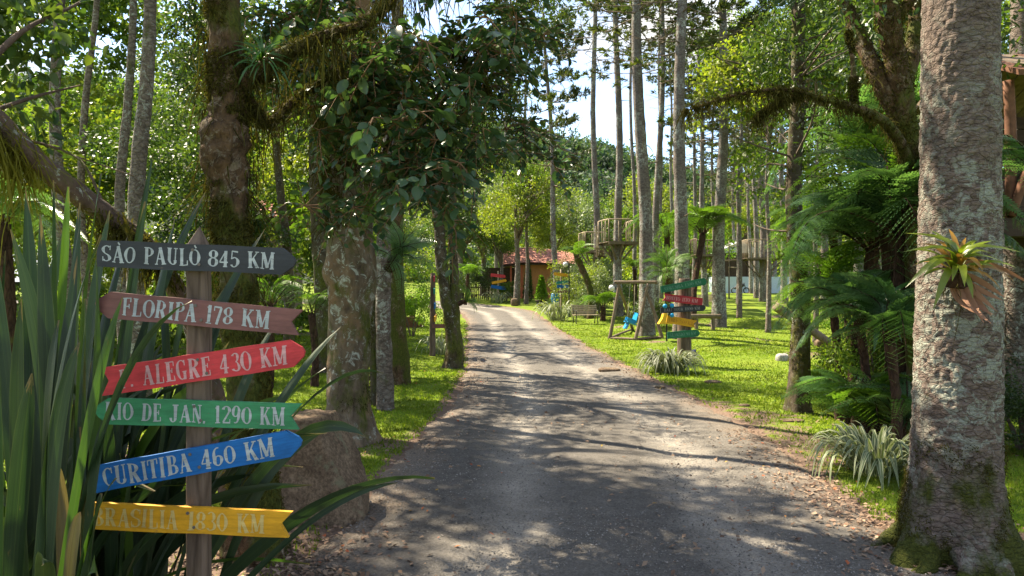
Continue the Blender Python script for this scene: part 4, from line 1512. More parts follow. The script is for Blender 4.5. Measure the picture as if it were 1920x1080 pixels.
# --- leaning limb at the far left
bL = gp(455, 5.1)
tL = thing('leaning_tree', 'bare brown trunk leaning up to the left behind the flax', 'tree', bL)
pL = [Vector((bL.x, bL.y, bL.z - 0.1)), at(370, 640, 4.9), at(290, 480, 4.6), at(200, 405, 4.35), at(90, 320, 4.1), at(0, 235, 3.95), at(-90, 130, 3.8), at(-200, -60, 3.7), at(-300, -320, 3.7)]
V, F = tube(pL, [0.12, 0.070, 0.060, 0.066, 0.065, 0.066, 0.066, 0.06, 0.04], 130, 30, rough=0.16, freq=5, seed=6, rough2=0.07, freq2=18)
part('trunk', V, F, M['limb'], tL, True)
lL = [([at(-60, 160, 3.85), at(40, 60, 4.2), at(140, 10, 4.6), at(260, -60, 5.0)], [0.022, 0.016, 0.010, 0.006]), ([at(-20, 210, 3.92), at(70, 180, 4.3), at(150, 160, 4.8)], [0.014, 0.010, 0.005]),
      ([at(-200, -60, 3.7), at(-60, -260, 4.0), at(120, -420, 4.4)], [0.06, 0.045, 0.02]), ([at(205, 410, 4.36), at(150, 300, 4.5), at(60, 265, 4.6), at(250, 330, 4.7)], [0.012, 0.008, 0.006, 0.004])]
V, F = tubes(lL, 16, 8, rough=0.1, freq=6)
part('limbs', V, F, M['limb'], tL, True)
rsL = rs_(404)
C = [np.array(at(rsL.uniform(-40, 110), rsL.uniform(-30, 130), 4.3 + 0.7 * rsL.random())) for _ in range(9)] + [np.array(at(rsL.uniform(-20, 60), rsL.uniform(150, 280), 4.5)) for _ in range(4)]
for k in range(38):
    d = rsL.normal(size=3)
    d /= np.linalg.norm(d)
    C.append(np.array((-4.2, 5.0, 6.0)) + d * rsL.random() ** 0.5 * np.array((2.8, 2.8, 1.4)))
P, d = clumps(rsL, C, 0.36, 55)
V, F = leaf_ovals(P, 0.095, rsL, 0.5, 0.5, d, 0.3)
part('crown', V, F, M['dark_leaf'], tL)
ms = [(p[0], p[1], p[2] - 0.09, 0.9) for p in along(pL, 60)[32:46]]
V, F = moss_strands(ms, rsL, 150, 0.05, 0.30, 0.06, 0.006)
tag(part('hanging_moss', V, F, M['moss_gold'], tL), kind='stuff')
# rootlets and fern moss on the lower side of the leaning trunk
ms = [(p[0] + 0.03, p[1] - 0.08, p[2] - 0.02, 0.8) for p in along(pL, 60)[12:24]]
V, F = moss_strands(ms, rsL, 120, 0.03, 0.16, 0.06, 0.010)
tag(part('moss', V, F, M['moss_hang'], tL), kind='stuff')

# --- the big trunk on the right
bR = Vector(((1790 - 960) / FP * 4.35, 4.35, float(gz(2.82, 4.35))))
tR = thing('great_trunk_tree', 'huge lichen spotted trunk with mossy foot at the right edge', 'tree', bR)
pR = [bR + Vector((0, 0, -0.12)), bR + Vector((0, 0, 0.25)), at(1792, 880, 4.35), at(1795, 700, 4.35), at(1797, 500, 4.35), at(1800, 250, 4.35), at(1800, 0, 4.35), at(1802, -300, 4.35), at(1804, -1200, 4.35), at(1806, -2400, 4.35)]
V, F = tube(pR, [0.335, 0.295, 0.260, 0.244, 0.231, 0.220, 0.211, 0.204, 0.17, 0.10], 760, 170, rough=0.045, freq=3.2, seed=7, zst=1.2, rough2=0.016, freq2=38)
h = V[:, 2] - bR.z
an = np.arctan2(V[:, 1] - bR.y, V[:, 0] - bR.x)
fl = np.exp(-np.clip(h, 0, 9) / 0.22) * (0.07 + 0.09 * np.sin(an * 4 + 0.6) + 0.06 * np.sin(an * 7 + 2))
V[:, 0] += np.cos(an) * fl
V[:, 1] += np.sin(an) * fl
q = np.stack([np.cos(an) * 4.6, np.sin(an) * 4.6, h * 15], 1)
rg = np.abs(vnoise(q * 1.3 + 3.0)) * 1.6 - 0.8 + 0.6 * vnoise(q * 2.7 + 9.0) + 0.35 * vnoise(q * 5.5 + 1.0)
V[:, 0] += np.cos(an) * rg * 0.0060
V[:, 1] += np.sin(an) * rg * 0.0060
part('trunk', V, F, M['big_trunk'], tR, True)
fuzz('moss', V, tR, rs_(418), 9000, -0.1, 0.75, 0.008, 0.025, 0.003, thr=0.15)
for k, (an_, ln_, w_) in enumerate(((-2.75, 0.28, 0.075), (-2.2, 0.36, 0.06), (-1.55, 0.40, 0.07), (-0.9, 0.5, 0.07), (2.9, 0.3, 0.07), (-0.2, 0.5, 0.06))):
    pts_ = []
    for q_ in range(6):
        f_ = q_ / 5
        rr_ = 0.26 + ln_ * f_
        x_, y_ = bR.x + rr_ * math.cos(an_ + 0.25 * math.sin(f_ * 3 + k)), bR.y + rr_ * math.sin(an_ + 0.25 * math.sin(f_ * 3 + k))
        pts_.append((x_, y_, float(gz(x_, y_)) + 0.10 * (1 - f_) ** 2 - 0.035 * f_))
    V_, F_ = tube(pts_, [w_ * 1.3, w_, w_ * 0.8, w_ * 0.6, w_ * 0.45, w_ * 0.25], 26, 12, rough=0.3, freq=9, seed=k)
    part('root', V_, F_, M['big_trunk'], tR, True)
mt = Matrix.Translation((bR.x, bR.y, 9.5)) @ Matrix.Diagonal((1, 1, 0.9, 1))
inst('crown', ARA[0][0], tR, mt)
inst('branches', ARA[0][1], tR, mt)

# --- slim mossy trunk at the right of the lawn
bS = gnd(1497, 772)
tS = thing('mossy_tree', 'slim dark trunk patched with moss between the lawn and the tree fern', 'tree', bS)
DS = bS.y
pS = [Vector((bS.x, bS.y, bS.z - 0.1)), at(1499, 700, DS), at(1502, 600, DS), at(1497, 500, DS), at(1489, 400, DS), at(1490, 300, DS), at(1496, 180, DS), at(1497, 60, DS), at(1500, -120, DS), at(1520, -400, DS)]
V, F = tube(pS, [0.175, 0.135, 0.125, 0.12, 0.11, 0.10, 0.095, 0.09, 0.08, 0.05], 170, 30, rough=0.16, freq=5, seed=8, flare=0.35, rough2=0.06, freq2=16)
part('trunk', V, F, M['mossy_dark'], tS, True)
fuzz('moss', V, tS, rs_(417), 4000, 0.1, 5.0, w=0.006, thr=0.25)
rsS = rs_(405)
lS = []
for k in range(26):
    b = along(pS, 60)[24 + int(rsS.random() * 30)]
    a = rsS.random() * 6.28
    l = rsS.uniform(0.5, 1.6)
    e = b + np.array([math.cos(a) * l, math.sin(a) * l, rsS.uniform(-0.1, 0.6) * l])
    lS.append(([b, (b + e) / 2 + rsS.normal(size=3) * 0.06, e], [0.018, 0.012, 0.004]))
V, F = tubes(lS, 8, 5)
tag(part('twigs', V, F, M['twig'], tS, True), kind='stuff')
C = [np.array(at(rsS.uniform(1380, 1640), rsS.uniform(-160, 130), DS + rsS.normal() * 0.9)) for _ in range(34)] + [np.array(at(rsS.uniform(1420, 1560), rsS.uniform(60, 300), DS + rsS.normal() * 0.7)) for _ in range(12)]
C += [np.array((4.6, 9.4, 8.0)) + rsS.normal(size=3) * np.array((1.5, 1.5, 0.7)) for _ in range(12)]
P, d = clumps(rsS, C, 0.40, 85)
V, F = leaf_ovals(P, 0.075, rsS, 0.40, 0.4, d, 0.4)
part('crown', V, F, M['dark_leaf'], tS)

# --- mossy limbed tree behind the big trunk; its limb reaches left over the lawn
bM = gp(1730, 7.4)
tM = thing('moss_draped_tree', 'moss draped tree behind the huge trunk with a limb reaching over the lawn', 'tree', bM)
pM = [Vector((bM.x, bM.y, bM.z - 0.1)), at(1725, 700, 7.4), at(1722, 500, 7.3), at(1716, 330, 7.2), at(1700, 250, 7.0), at(1680, 120, 6.9), at(1660, 0, 6.8), at(1630, -150, 6.8), at(1600, -400, 6.8)]
V, F = tube(pM, [0.17, 0.14, 0.13, 0.12, 0.115, 0.11, 0.10, 0.08, 0.05], 120, 24, rough=0.25, freq=5, seed=9, flare=0.3, rough2=0.08, freq2=16)
part('trunk', V, F, M['mossy'], tM, True)
fuzz('moss', V, tM, rs_(415), 9000, 2.0, 6.0, w=0.005, thr=-0.2)
lM = [([at(1716, 330, 7.2), at(1670, 240, 6.7), at(1610, 205, 6.3), at(1540, 185, 6.0), at(1470, 168, 5.9), at(1380, 178, 5.8), at(1285, 208, 5.8)], [0.07, 0.050, 0.036, 0.022, 0.016, 0.011, 0.005]),
      ([at(1700, 250, 7.0), at(1650, 150, 7.0), at(1600, 40, 7.2), at(1560, -80, 7.4)], [0.09, 0.085, 0.07, 0.05]),
      ([at(1690, 190, 7.0), at(1710, 90, 7.2), at(1720, -30, 7.4), at(1700, -200, 7.4)], [0.08, 0.075, 0.07, 0.05]),
      ([at(1600, 200, 6.3), at(1600, 130, 6.3), at(1590, 60, 6.4)], [0.03, 0.022, 0.015]),
      ([at(1500, 175, 5.95), at(1440, 205, 5.9), at(1400, 240, 5.85)], [0.02, 0.014, 0.006]),
      ([at(1660, 60, 6.9), at(1760, -60, 6.8), at(1900, -160, 6.8)], [0.06, 0.045, 0.02])]
V, F = tubes(lM, 30, 12, rough=0.25, freq=9)
fuzz('moss', V, tM, rs_(416), 16000, 1.0, 6.0, w=0.005, thr=-0.4)
part('limbs', V, F, M['mossy'], tM, True)
rsM = rs_(406)
ms = [(p[0], p[1], p[2] - 0.015, 0.35 + 0.9 * max(0.0, math.sin(k * 0.55) * math.sin(k * 0.21))) for k, p in enumerate(along(lM[0][0], 60)[4:])]
ms += [(p[0], p[1], p[2] - 0.05, 1.3) for Lx, _ in lM[1:3] for p in along(Lx, 22)]
ms += [(p[0], p[1], p[2] - 0.02, 0.5) for p in along(lM[4][0], 14)]
V, F = moss_strands(ms, rsM, 70, 0.02, 0.13, 0.03, 0.006)
tag(part('hanging_moss', V, F, M['moss_hang'], tM), kind='stuff')
C = [np.array(at(rsM.uniform(1500, 1960), rsM.uniform(-260, 110), 7.4 + rsM.normal() * 0.8)) for _ in range(56)]
P, d = clumps(rsM, C, 0.38, 80)
V, F = leaf_ovals(P, 0.085, rsM, 0.45, 0.4, d, 0.4)
part('crown', V, F, M['dark_leaf'], tM)

# --- trunk at the very right edge, behind
araucaria(1903, 9.3, 46, 'dark trunk at the right edge below the tree house', top=1908, H=15, start=8.5, var=1, mat='thin_bark', name='edge_tree', stubs=False, flare=0.5, base=gnd(1903, 772))

# ------------------------------------------------------------------ ferns
def frond_mesh(seed, mat, np_=27, width=0.30, droop=0.55, rise=0.35, nl=9, name='frond'):
    """twice-divided frond of unit length growing along +x"""
    rs = rs_(seed)
    t = np.linspace(0, 1, 40)
    x = t * (1 - 0.12 * t)
    z = rise * np.sin(t * PI * 0.62) - droop * t ** 2.4
    y = 0.04 * np.sin(t * 3 + seed)
    S = np.stack([x, y, z], 1)
    V0, F0 = tube(S[::5], list(np.linspace(0.010, 0.003, 8)), 16, 4, cap=False)
    P, A, B, L = [], [], [], []
    for k in range(np_):
        s = 0.14 + 0.86 * (k + 0.3) / np_
        i = min(38, int(s * 39))
        b = S[i]
        tg_ = unit(S[i + 1] - S[i])
        w = width * math.sin(PI * min(1, (s - 0.06) * 1.02) ** 0.75) ** 0.8 + 0.015
        for sg in (-1, 1):
            sd = np.array([0, sg, 0])
            d = unit(sd * 0.92 + tg_ * 0.42 + np.array([0, 0, -0.18]) + rs.normal(size=3) * 0.05)
            for q in range(nl):
                u_ = (q + 0.5) / nl
                p = b + d * w * u_ + np.array([0, 0, -0.12 * w * u_ * u_])
                ll = w * 0.21 * (1.05 - 0.8 * u_) + 0.004
                for s2 in (-1, 1):
                    d2 = unit(np.cross(d, np.array([0, 0, 1.0])) * s2 + d * 0.5 + np.array([0, 0, -0.15]))
                    P.append(p)
                    A.append(d2)
                    B.append(d)
                    L.append((ll * 1.1, w / nl * 0.74))
    P, A, B, L = np.array(P), np.array(A), np.array(B), np.array(L)
    l = L[:, :1]
    h = L[:, 1:]
    V = np.stack([P - B * h * 0.5, P + A * l * 0.6 - B * h * 0.35, P + A * l + B * h * 0.1, P + A * l * 0.5 + B * h * 0.6], 1).reshape(-1, 3)
    F = np.arange(len(V)).reshape(-1, 4)
    Va = np.vstack([V0, V])
    Fa = np.vstack([F0, F + len(V0)])
    mi = np.concatenate([np.zeros(len(F0)), np.ones(len(F))])
    return np_mesh(name, Va, Fa, (M['fern_trunk'], M[mat]), mi)


FR_D = [frond_mesh(3, 'fern', droop=0.55, rise=0.4), frond_mesh(4, 'fern', droop=0.95, rise=0.55), frond_mesh(5, 'fern', droop=0.3, rise=0.3), frond_mesh(13, 'fern', droop=1.25, rise=0.5)]
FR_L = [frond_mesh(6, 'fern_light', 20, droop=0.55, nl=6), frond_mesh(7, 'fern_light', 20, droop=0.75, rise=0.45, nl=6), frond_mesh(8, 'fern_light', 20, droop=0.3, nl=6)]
# once-divided frond (sword fern look) for the small rosettes
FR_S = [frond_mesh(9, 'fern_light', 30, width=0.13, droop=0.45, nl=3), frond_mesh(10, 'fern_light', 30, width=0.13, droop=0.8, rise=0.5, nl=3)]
FR_SD = [frond_mesh(11, 'fern', 30, width=0.13, droop=0.5, nl=3), frond_mesh(12, 'fern', 30, width=0.14, droop=0.9, rise=0.5, nl=3)]


def fern(name, label, base, crown, L, n, lib, rs, trunk_r=0.0, path=None, tilt=(0.1, 0.7), dirs=None, cat='tree fern', group=None, trunk_mat='fern_trunk'):
    t = thing(name, label, cat, base, group)
    if trunk_r:
        pth = path or [base + Vector((0, 0, -0.08)), (base + crown) / 2 + Vector((0.03, 0, 0)), crown]
        V, F = tube(pth, [trunk_r * 1.25] + [trunk_r] * (len(pth) - 2) + [trunk_r * 1.05], 40, 14, rough=0.3, freq=10, rough2=0.15, freq2=30, seed=L)
        part('trunk', V, F, M[trunk_mat], t, True)
    for k in range(n):
        az = (k * 2.399 + rs.normal() * 0.15) if dirs is None else dirs[k % len(dirs)] + rs.normal() * 0.2
        el = rs.uniform(*tilt)
        ln = L * rs.uniform(0.75, 1.12)
        m = Matrix.Translation(crown + Vector((math.cos(az), math.sin(az), 0)) * trunk_r * 0.6) @ Matrix.Rotation(az, 4, 'Z') @ Matrix.Rotation(-el, 4, 'Y') @ Matrix.Rotation(rs.normal() * 0.18, 4, 'X') @ Matrix.Diagonal((ln, ln, ln, 1))
        inst('frond', lib[k % len(lib)], t, m)
    return t


rsF = rs_(500)
# the big dark tree ferns right of the lawn
b = gp(1606, 8.6)
fern('tree_fern', 'big dark tree fern with black trunk right of the slim mossy trunk', b, at(1636, 470, 8.4), 1.5, 22, FR_D, rsF, 0.075,
     [b + Vector((0, 0, -0.1)), at(1604, 680, 8.6), at(1612, 600, 8.5), at(1630, 530, 8.45), at(1636, 470, 8.4)], (-0.25, 1.2))
b = gp(1694, 7.6)
fern('tree_fern', 'tree fern with reddish brown fibrous trunk close left of the huge trunk', b, at(1690, 440, 7.5), 1.35, 20, FR_D, rsF, 0.10,
     [b + Vector((0, 0, -0.1)), at(1692, 700, 7.6), at(1690, 560, 7.5), at(1690, 440, 7.5)], (-0.3, 1.2))
b = gp(1612, 10.4)
fern('tree_fern', 'tree fern behind the slim mossy trunk with bright drooping fronds', b, at(1560, 440, 10.2), 1.25, 16, FR_L, rsF, 0.06, None, (-0.1, 0.9))
b = gp(1640, 11.5)
fern('tree_fern', 'tall dark tree fern high behind, fronds beside the moss draped limb', b, at(1625, 300, 11.5), 1.8, 18, FR_D, rsF, 0.10, None, (-0.1, 1.1))
b = gp(1950, 6.6)
fern('tree_fern', 'tree fern at the right edge whose frond crosses the tree house', b, at(1965, 330, 6.4), 0.9, 11, FR_D, rsF, 0.10, None, (0.0, 0.5))
for k, (px, py, L, lab) in enumerate(((1590, 790, 0.85, 'low fern with arching fronds at the foot of the big tree fern, nearest the lawn'), (1645, 805, 0.95, 'low dark fern between the tree fern trunk and the striped grass clump'),
                                      (1688, 822, 0.85, 'low fern touching the left side of the huge trunk'), (1562, 745, 0.8, 'small fern just right of the slim mossy trunk'))):
    b = gnd(px, py + 20)
    fern('ground_fern', lab, b, b + Vector((0, 0, 0.10)), L, 20, (FR_D, FR_L, FR_SD, FR_L)[k], rsF, 0.0, None, (0.5, 1.15), cat='fern')
for px, D, py, L_, lab in ((1612, 7.9, 600, 1.0, 'waist high fern before the black fern trunk'), (1668, 7.0, 640, 0.9, 'waist high fern hiding the foot of the reddish fern trunk'),
                           (1560, 9.0, 560, 0.95, 'fern with long fronds just right of the slim mossy trunk'), (1655, 8.0, 380, 1.25, 'tall fern rising between the two dark fern trunks')):
    b = gp(px + 14, D)
    fern('tree_fern', lab, b, at(px, py, D), L_, 17, FR_L if px in (1560, 1655) else FR_D, rsF, 0.05, None, (-0.1, 1.15))
# sunlit tree ferns behind the lawn
b = gp(1302, 29)
fern('tree_fern', 'big sunlit tree fern with bent trunk behind the far sign boards', b, at(1318, 440, 30), 2.3, 17, FR_L, rsF, 0.13,
     [b + Vector((0, 0, -0.1)), at(1300, 570, 29.2), at(1304, 520, 29.6), at(1318, 440, 30)], (0.0, 0.75))
b = gp(1252, 33)
fern('tree_fern', 'sunlit tree fern between the leaning and the thick araucaria', b, at(1250, 428, 33), 2.2, 15, FR_L, rsF, 0.13, None, (0.0, 0.7))
b = gp(1106, 35)
fern('tree_fern', 'small yellow green tree fern on a bent trunk behind the bench', b, at(1082, 482, 35), 1.1, 11, FR_L, rsF, 0.16,
     [b + Vector((0, 0, -0.1)), at(1109, 575, 35), at(1106, 540, 35), at(1092, 505, 35), at(1082, 484, 35)], (0.2, 0.9), trunk_mat='mossy')
b = gp(872, 46)
fern('tree_fern', 'bright feathery tree fern beside the road bend', b, at(877, 516, 46), 1.25, 13, FR_L, rsF, 0.10, None, (0.1, 0.9))
b = gp(1130, 33.5)
fern('tree_fern', 'low wide sunlit fern behind the bench', b, b + Vector((0, 0, 0.7)), 1.3, 13, FR_L, rsF, 0.12, None, (0.2, 0.9))
b = gp(1190, 36)
fern('tree_fern', 'sunlit fern behind the wooden swing bar', b, at(1190, 505, 36), 1.3, 13, FR_L, rsF, 0.10, None, (0.1, 0.8))
b = gp(500, 9.6)
fern('ground_fern', 'bright fern behind the sign between the mossy and the gnarled trunks', b, at(505, 575, 9.6), 0.75, 14, FR_S, rsF, 0.06, None, (0.1, 0.9), cat='fern')
b = gp(590, 11.5)
fern('ground_fern', 'sunlit fern left behind the gnarled trunk', b, at(585, 590, 11.5), 0.7, 12, FR_S, rsF, 0.06, None, (0.1, 0.9), cat='fern')
b = gp(20, 8.5)
fern('tree_fern', 'shaded tree fern at the left edge behind the flax', b, at(5, 420, 8.5), 0.9, 14, FR_D, rsF, 0.08, None, (0.0, 0.7))


# epiphytes: rosettes sitting on trunks (things of their own)
def strap_mesh(seed, w=0.085, droop=0.7, mat='brom', n=9, tipw=0.02, rise=0.25):
    rs = rs_(seed)
    V, F = [], []
    for k in range(n):
        t = k / (n - 1)
        hw = w * (0.75 + 0.5 * t - 0.2 * t * t) * (1 - t ** 5) * 0.5 + tipw * (1 - t) * 0.2
        z = rise * math.sin(t * 1.9) - droop * t ** 2.2
        x = t * (1 - 0.18 * droop * t)
        cup = 0.35 * hw
        V += [(x, -hw, z + cup), (x, 0, z), (x, hw, z + cup)]
    for k in range(n - 1):
        a = 3 * k
        F += [(a, a + 1, a + 4, a + 3), (a + 1, a + 2, a + 5, a + 4)]
    return np_mesh('leaf', np.array(V), F, (M[mat],), smooth=True)


BR = [strap_mesh(1, 0.14, 0.55), strap_mesh(2, 0.15, 0.9, rise=0.4), strap_mesh(3, 0.13, 0.3)]
M['brom_red'] = leaf_mat('reddish_bromeliad_leaf', [(0.36, 0.15, 0.03), (0.30, 0.20, 0.03)], 0.35, 0.4, 0.4, (1.2, 1.1, 0.7))
BR.append(strap_mesh(31, 0.12, 0.5, 'brom_red'))
BRD = [strap_mesh(4, 0.13, 0.6, 'brom_dark'), strap_mesh(5, 0.14, 1.0, 'brom_dark', rise=0.4)]
BRW = [strap_mesh(6, 0.14, 0.8, 'brom_dry'), strap_mesh(7, 0.12, 1.1, 'brom_dry')]
AIR = [strap_mesh(8, 0.05, 0.9, 'brom_dark', rise=0.5), strap_mesh(9, 0.045, 0.6, 'brom_dark', rise=0.4)]


def rosette(name, label, c, L, n, lib, rs, face=(0, -1, 0.5), spread=1.2, cat='bromeliad', extra=None, root=None):
    t = thing(name, label, cat, c)
    f = Vector(face).normalized()
    q = Vector((0, 0, 1)).rotation_difference(f)
    for k in range(n):
        az = k * 2.399 + rs.normal() * 0.1
        el = PI / 2 - spread * (0.25 + 0.75 * (k + 0.5) / n) + rs.normal() * 0.08
        ln = L * rs.uniform(0.7, 1.15)
        m = Matrix.Translation(c) @ q.to_matrix().to_4x4() @ Matrix.Rotation(az, 4, 'Z') @ Matrix.Rotation(-el, 4, 'Y') @ Matrix.Translation((0.01, 0, 0)) @ Matrix.Diagonal((ln, ln, ln, 1))
        o = inst('leaf', lib[k % len(lib)], t, m)
    if extra:
        for k, (e, az) in enumerate(extra):
            m = Matrix.Translation(c) @ Matrix.Rotation(az, 4, 'Y') @ Matrix.Rotation(rs.normal() * 0.3 - 1.2, 4, 'X') @ Matrix.Diagonal((L * e, L * e, L * e, 1))
            tag(inst('leaf', BRW[k % 2], t, m), 'withered brown leaf')
    # root clump that holds on to the bark
    V, F = tube([c - f * 0.07, c - f * 0.02, c + f * 0.05], [0.06 * L / 0.25, 0.05 * L / 0.25, 0.02], 10, 10, rough=0.4, freq=20)
    part('root_clump', V, F, M['fern_trunk'], t, True)
    return t


cb = at(1790, 512, 4.04)
rosette('bromeliad', 'bright green bromeliad with withered pink leaves on the huge trunk', cb, 0.31, 40, BR, rsF, (-0.12, -0.50, 0.95), 1.5, extra=[(1.0, 0.9), (1.1, 1.2), (0.9, 0.6), (1.0, 1.0), (0.95, 1.45), (1.2, -0.45), (0.9, 0.3), (0.9, 0.75), (1.0, 1.1), (0.8, 1.3)])
# rootlets and moss under it
V, F = moss_strands([(cb.x + 0.02, cb.y + 0.02, cb.z - 0.08, 1.0), (cb.x - 0.03, cb.y + 0.02, cb.z - 0.16, 0.8)], rsF, 40, 0.05, 0.16, 0.05, 0.005)
tag(part('rootlets', V, F, M['moss_hang'], bpy.data.objects['bromeliad']), kind='stuff')
rosette('bromeliad', 'darker green bromeliad on the reddish tree fern trunk', at(1655, 590, 7.22), 0.46, 24, BRD, rsF, (-0.3, -0.6, 0.85), 1.6, extra=[(0.8, 1.2), (0.8, 1.5), (0.7, 0.9)])
rosette('air_plant', 'spiky pale green air plant on the reddish mossy trunk', at(492, 128, 4.5), 0.27, 34, AIR, rsF, (0.3, -0.8, 0.6), 1.7, cat='air plant')
for nm, lab, px, py, D, L, n, lib, face in (('epiphyte_fern', 'dark hanging fern rosette on the straight lichened trunk', 738, 488, 7.95, 0.62, 17, FR_SD, (0.4, -0.6, 0.5)),
                                             ('epiphyte_fern', 'sunlit fern rosette on the thick araucaria above the far sign', 1254, 517, 21.1, 1.15, 16, FR_S, (-0.3, -0.6, 0.9)),
                                             ('epiphyte_fern', 'small fern hanging at the burl of the twin stemmed tree', 868, 566, 11.2, 0.36, 10, FR_S, (0.8, -0.5, 0.4)),
                                             ('epiphyte_fern', 'fern tuft on the left flank of the gnarled trunk', 690, 400, 6.9, 0.35, 10, FR_S, (0.5, -0.8, 0.2))):
    c = at(px, py, D)
    t = thing(nm, lab, 'fern', c)
    f = Vector(face).normalized()
    q = Vector((0, 0, 1)).rotation_difference(f)
    for k in range(n):
        m = Matrix.Translation(c) @ q.to_matrix().to_4x4() @ Matrix.Rotation(k * 2.399, 4, 'Z') @ Matrix.Rotation(-rsF.uniform(0.1, 1.0), 4, 'Y') @ Matrix.Diagonal((L, L, L, 1))
        inst('frond', lib[k % 2], t, m)
    V, F = tube([c - f * 0.12 * L / 0.5, c, c + f * 0.06], [0.11 * L, 0.10 * L, 0.03], 10, 10, rough=0.4, freq=14)
    part('root_clump', V, F, M['fern_trunk'], t, True)


# striped grass clumps
def striped_mesh(seed, droop, w=0.058):
    V, F, mi = [], [], []
    n = 9
    for k in range(n):
        t = k / (n - 1)
        hw = w * (1 - t ** 3) * (0.6 + 0.6 * t) * 0.5 + 0.001
        z = 0.95 * math.sin(t * (1.3 + 0.35 * droop)) - droop * t ** 2.6
        x = t * (0.35 + 0.55 * droop)
        V += [(x, -hw, z), (x, -hw * 0.35, z - hw * 0.3), (x, hw * 0.35, z - hw * 0.3), (x, hw, z)]
    for k in range(n - 1):
        a = 4 * k
        for j in range(3):
            F.append((a + j, a + j + 1, a + j + 5, a + j + 4))
            mi.append(1 if j == 1 else 0)
    return np_mesh('leaf', np.array(V), F, (M['stripe'], M['stripe_green']), mi, True)


STR = [striped_mesh(k, d) for k, d in enumerate((0.25, 0.6, 0.95, 1.25))]


def striped_clump(label, base, L, n, rs, spread=0.12, name='striped_grass'):
    t = thing(name, label, 'grass clump', base, 'striped grass clumps')
    for k in range(n):
        az = rs.random() * 6.28
        r = spread * rs.random() ** 0.5
        ln = L * rs.uniform(0.65, 1.1)
        m = Matrix.Translation(base + Vector((math.cos(az) * r, math.sin(az) * r, -0.02))) @ Matrix.Rotation(az + rs.normal() * 0.4, 4, 'Z') @ Matrix.Rotation(rs.uniform(-0.35, 0.3), 4, 'Y') @ Matrix.Rotation(rs.normal() * 0.15, 4, 'X') @ Matrix.Diagonal((ln, ln, ln, 1))
        inst('leaf', STR[min(3, int(r / spread * 1.5 + rs.random() * 1.7))], t, m)
    return t


rsG = rs_(600)
striped_clump('large striped grass clump left of the huge trunk', gnd(1640, 888), 0.60, 200, rsG, 0.18)
striped_clump('striped grass clump at the foot of the far sign', gnd(1256, 698), 0.66, 280, rsG, 0.28)
striped_clump('striped grass clump by the edge-on sign post on the left', gnd(826, 664), 0.75, 70, rsG, 0.18)
striped_clump('pale striped grass clump beside the lamp post at the road bend', gp(1046, 34.5), 1.35, 80, rsG, 0.45)
striped_clump('yellowish striped clump under the farthest sign', gp(932, 48), 1.25, 60, rsG, 0.4)
striped_clump('small striped tuft at the foot of the low ferns', gnd(1585, 770), 0.45, 45, rsG, 0.12)

# ------------------------------------------------------------------ shrubs behind the lawn
def shrub(name, label, base, r, h, key, var=0, cat='shrub'):
    t = thing(name, label, cat, base)
    inst('crown', LIB[key][var], t, Matrix.Translation(base + Vector((0, 0, h * 0.52))) @ Matrix.Rotation(base.x, 4, 'Z') @ Matrix.Diagonal((r, r, h * 0.58, 1)))
    L = [([base + Vector((0.05 * math.cos(a), 0.05 * math.sin(a), -0.05)), base + Vector((r * 0.25 * math.cos(a), r * 0.25 * math.sin(a), h * 0.35)), base + Vector((r * 0.5 * math.cos(a), r * 0.5 * math.sin(a), h * 0.7))], [0.03, 0.02, 0.008]) for a in np.linspace(0, 5.2, 5)]
    V, F = tubes(L, 6, 5)
    part('stems', V, F, M['twig'], t, True)
    return t


shrub('shrub', 'pale leafed rounded shrub behind the bench', gp(1128, 37), 1.7, 2.9, 'pale', 0)
shrub('shrub', 'yellow green shrub between the lamp post and the bent fern trunk', gp(1088, 39), 1.5, 2.6, 'light', 1)
shrub('shrub', 'mid green shrub behind the left swing leg', gp(1175, 38), 1.6, 2.4, 'mid', 0)
shrub('shrub', 'sunlit leafy bush behind the twin stemmed tree and planter', gp(772, 24), 1.0, 1.9, 'lime', 1)
shrub('shrub', 'broad leafed bush left behind the straight lichened trunk', gp(690, 26), 1.3, 2.2, 'lime', 0)
shrub('shrub', 'dark rounded bush beside the picket fence', gp(888, 50), 1.4, 2.6, 'dark', 1)
shrub('shrub', 'leafy shrub right of the lamp post in front of the ferns', gp(1098, 36.3), 0.8, 1.2, 'pale', 1)
shrub('shrub', 'tall leafy shrub screening the right corner of the cabin', gp(1062, 47), 1.1, 3.2, 'pale', 1)
shrub('shrub', 'low leafy shrub before the cabin porch', gp(948, 50), 1.0, 1.6, 'mid', 0)
shrub('shrub', 'low dark bush behind the far sign on the lawn', gp(1222, 27), 0.8, 1.1, 'dark', 0)
shrub('shrub', 'sunlit low bush at the right edge of the lawn behind the seesaw', gp(1590, 22), 1.1, 1.5, 'lime', 0)
shrub('shrub', 'leafy bush filling the space between the two dark fern trunks', gp(1650, 8.9), 0.7, 1.5, 'mid', 0)
shrub('shrub', 'low leafy bush right behind the slim mossy trunk', gp(1575, 10.0), 0.5, 0.9, 'mid', 1)
shrub('shrub', 'dark clipped hedge at the right edge below the tree house', gp(1925, 7.0), 0.55, 0.75, 'dark', 1)
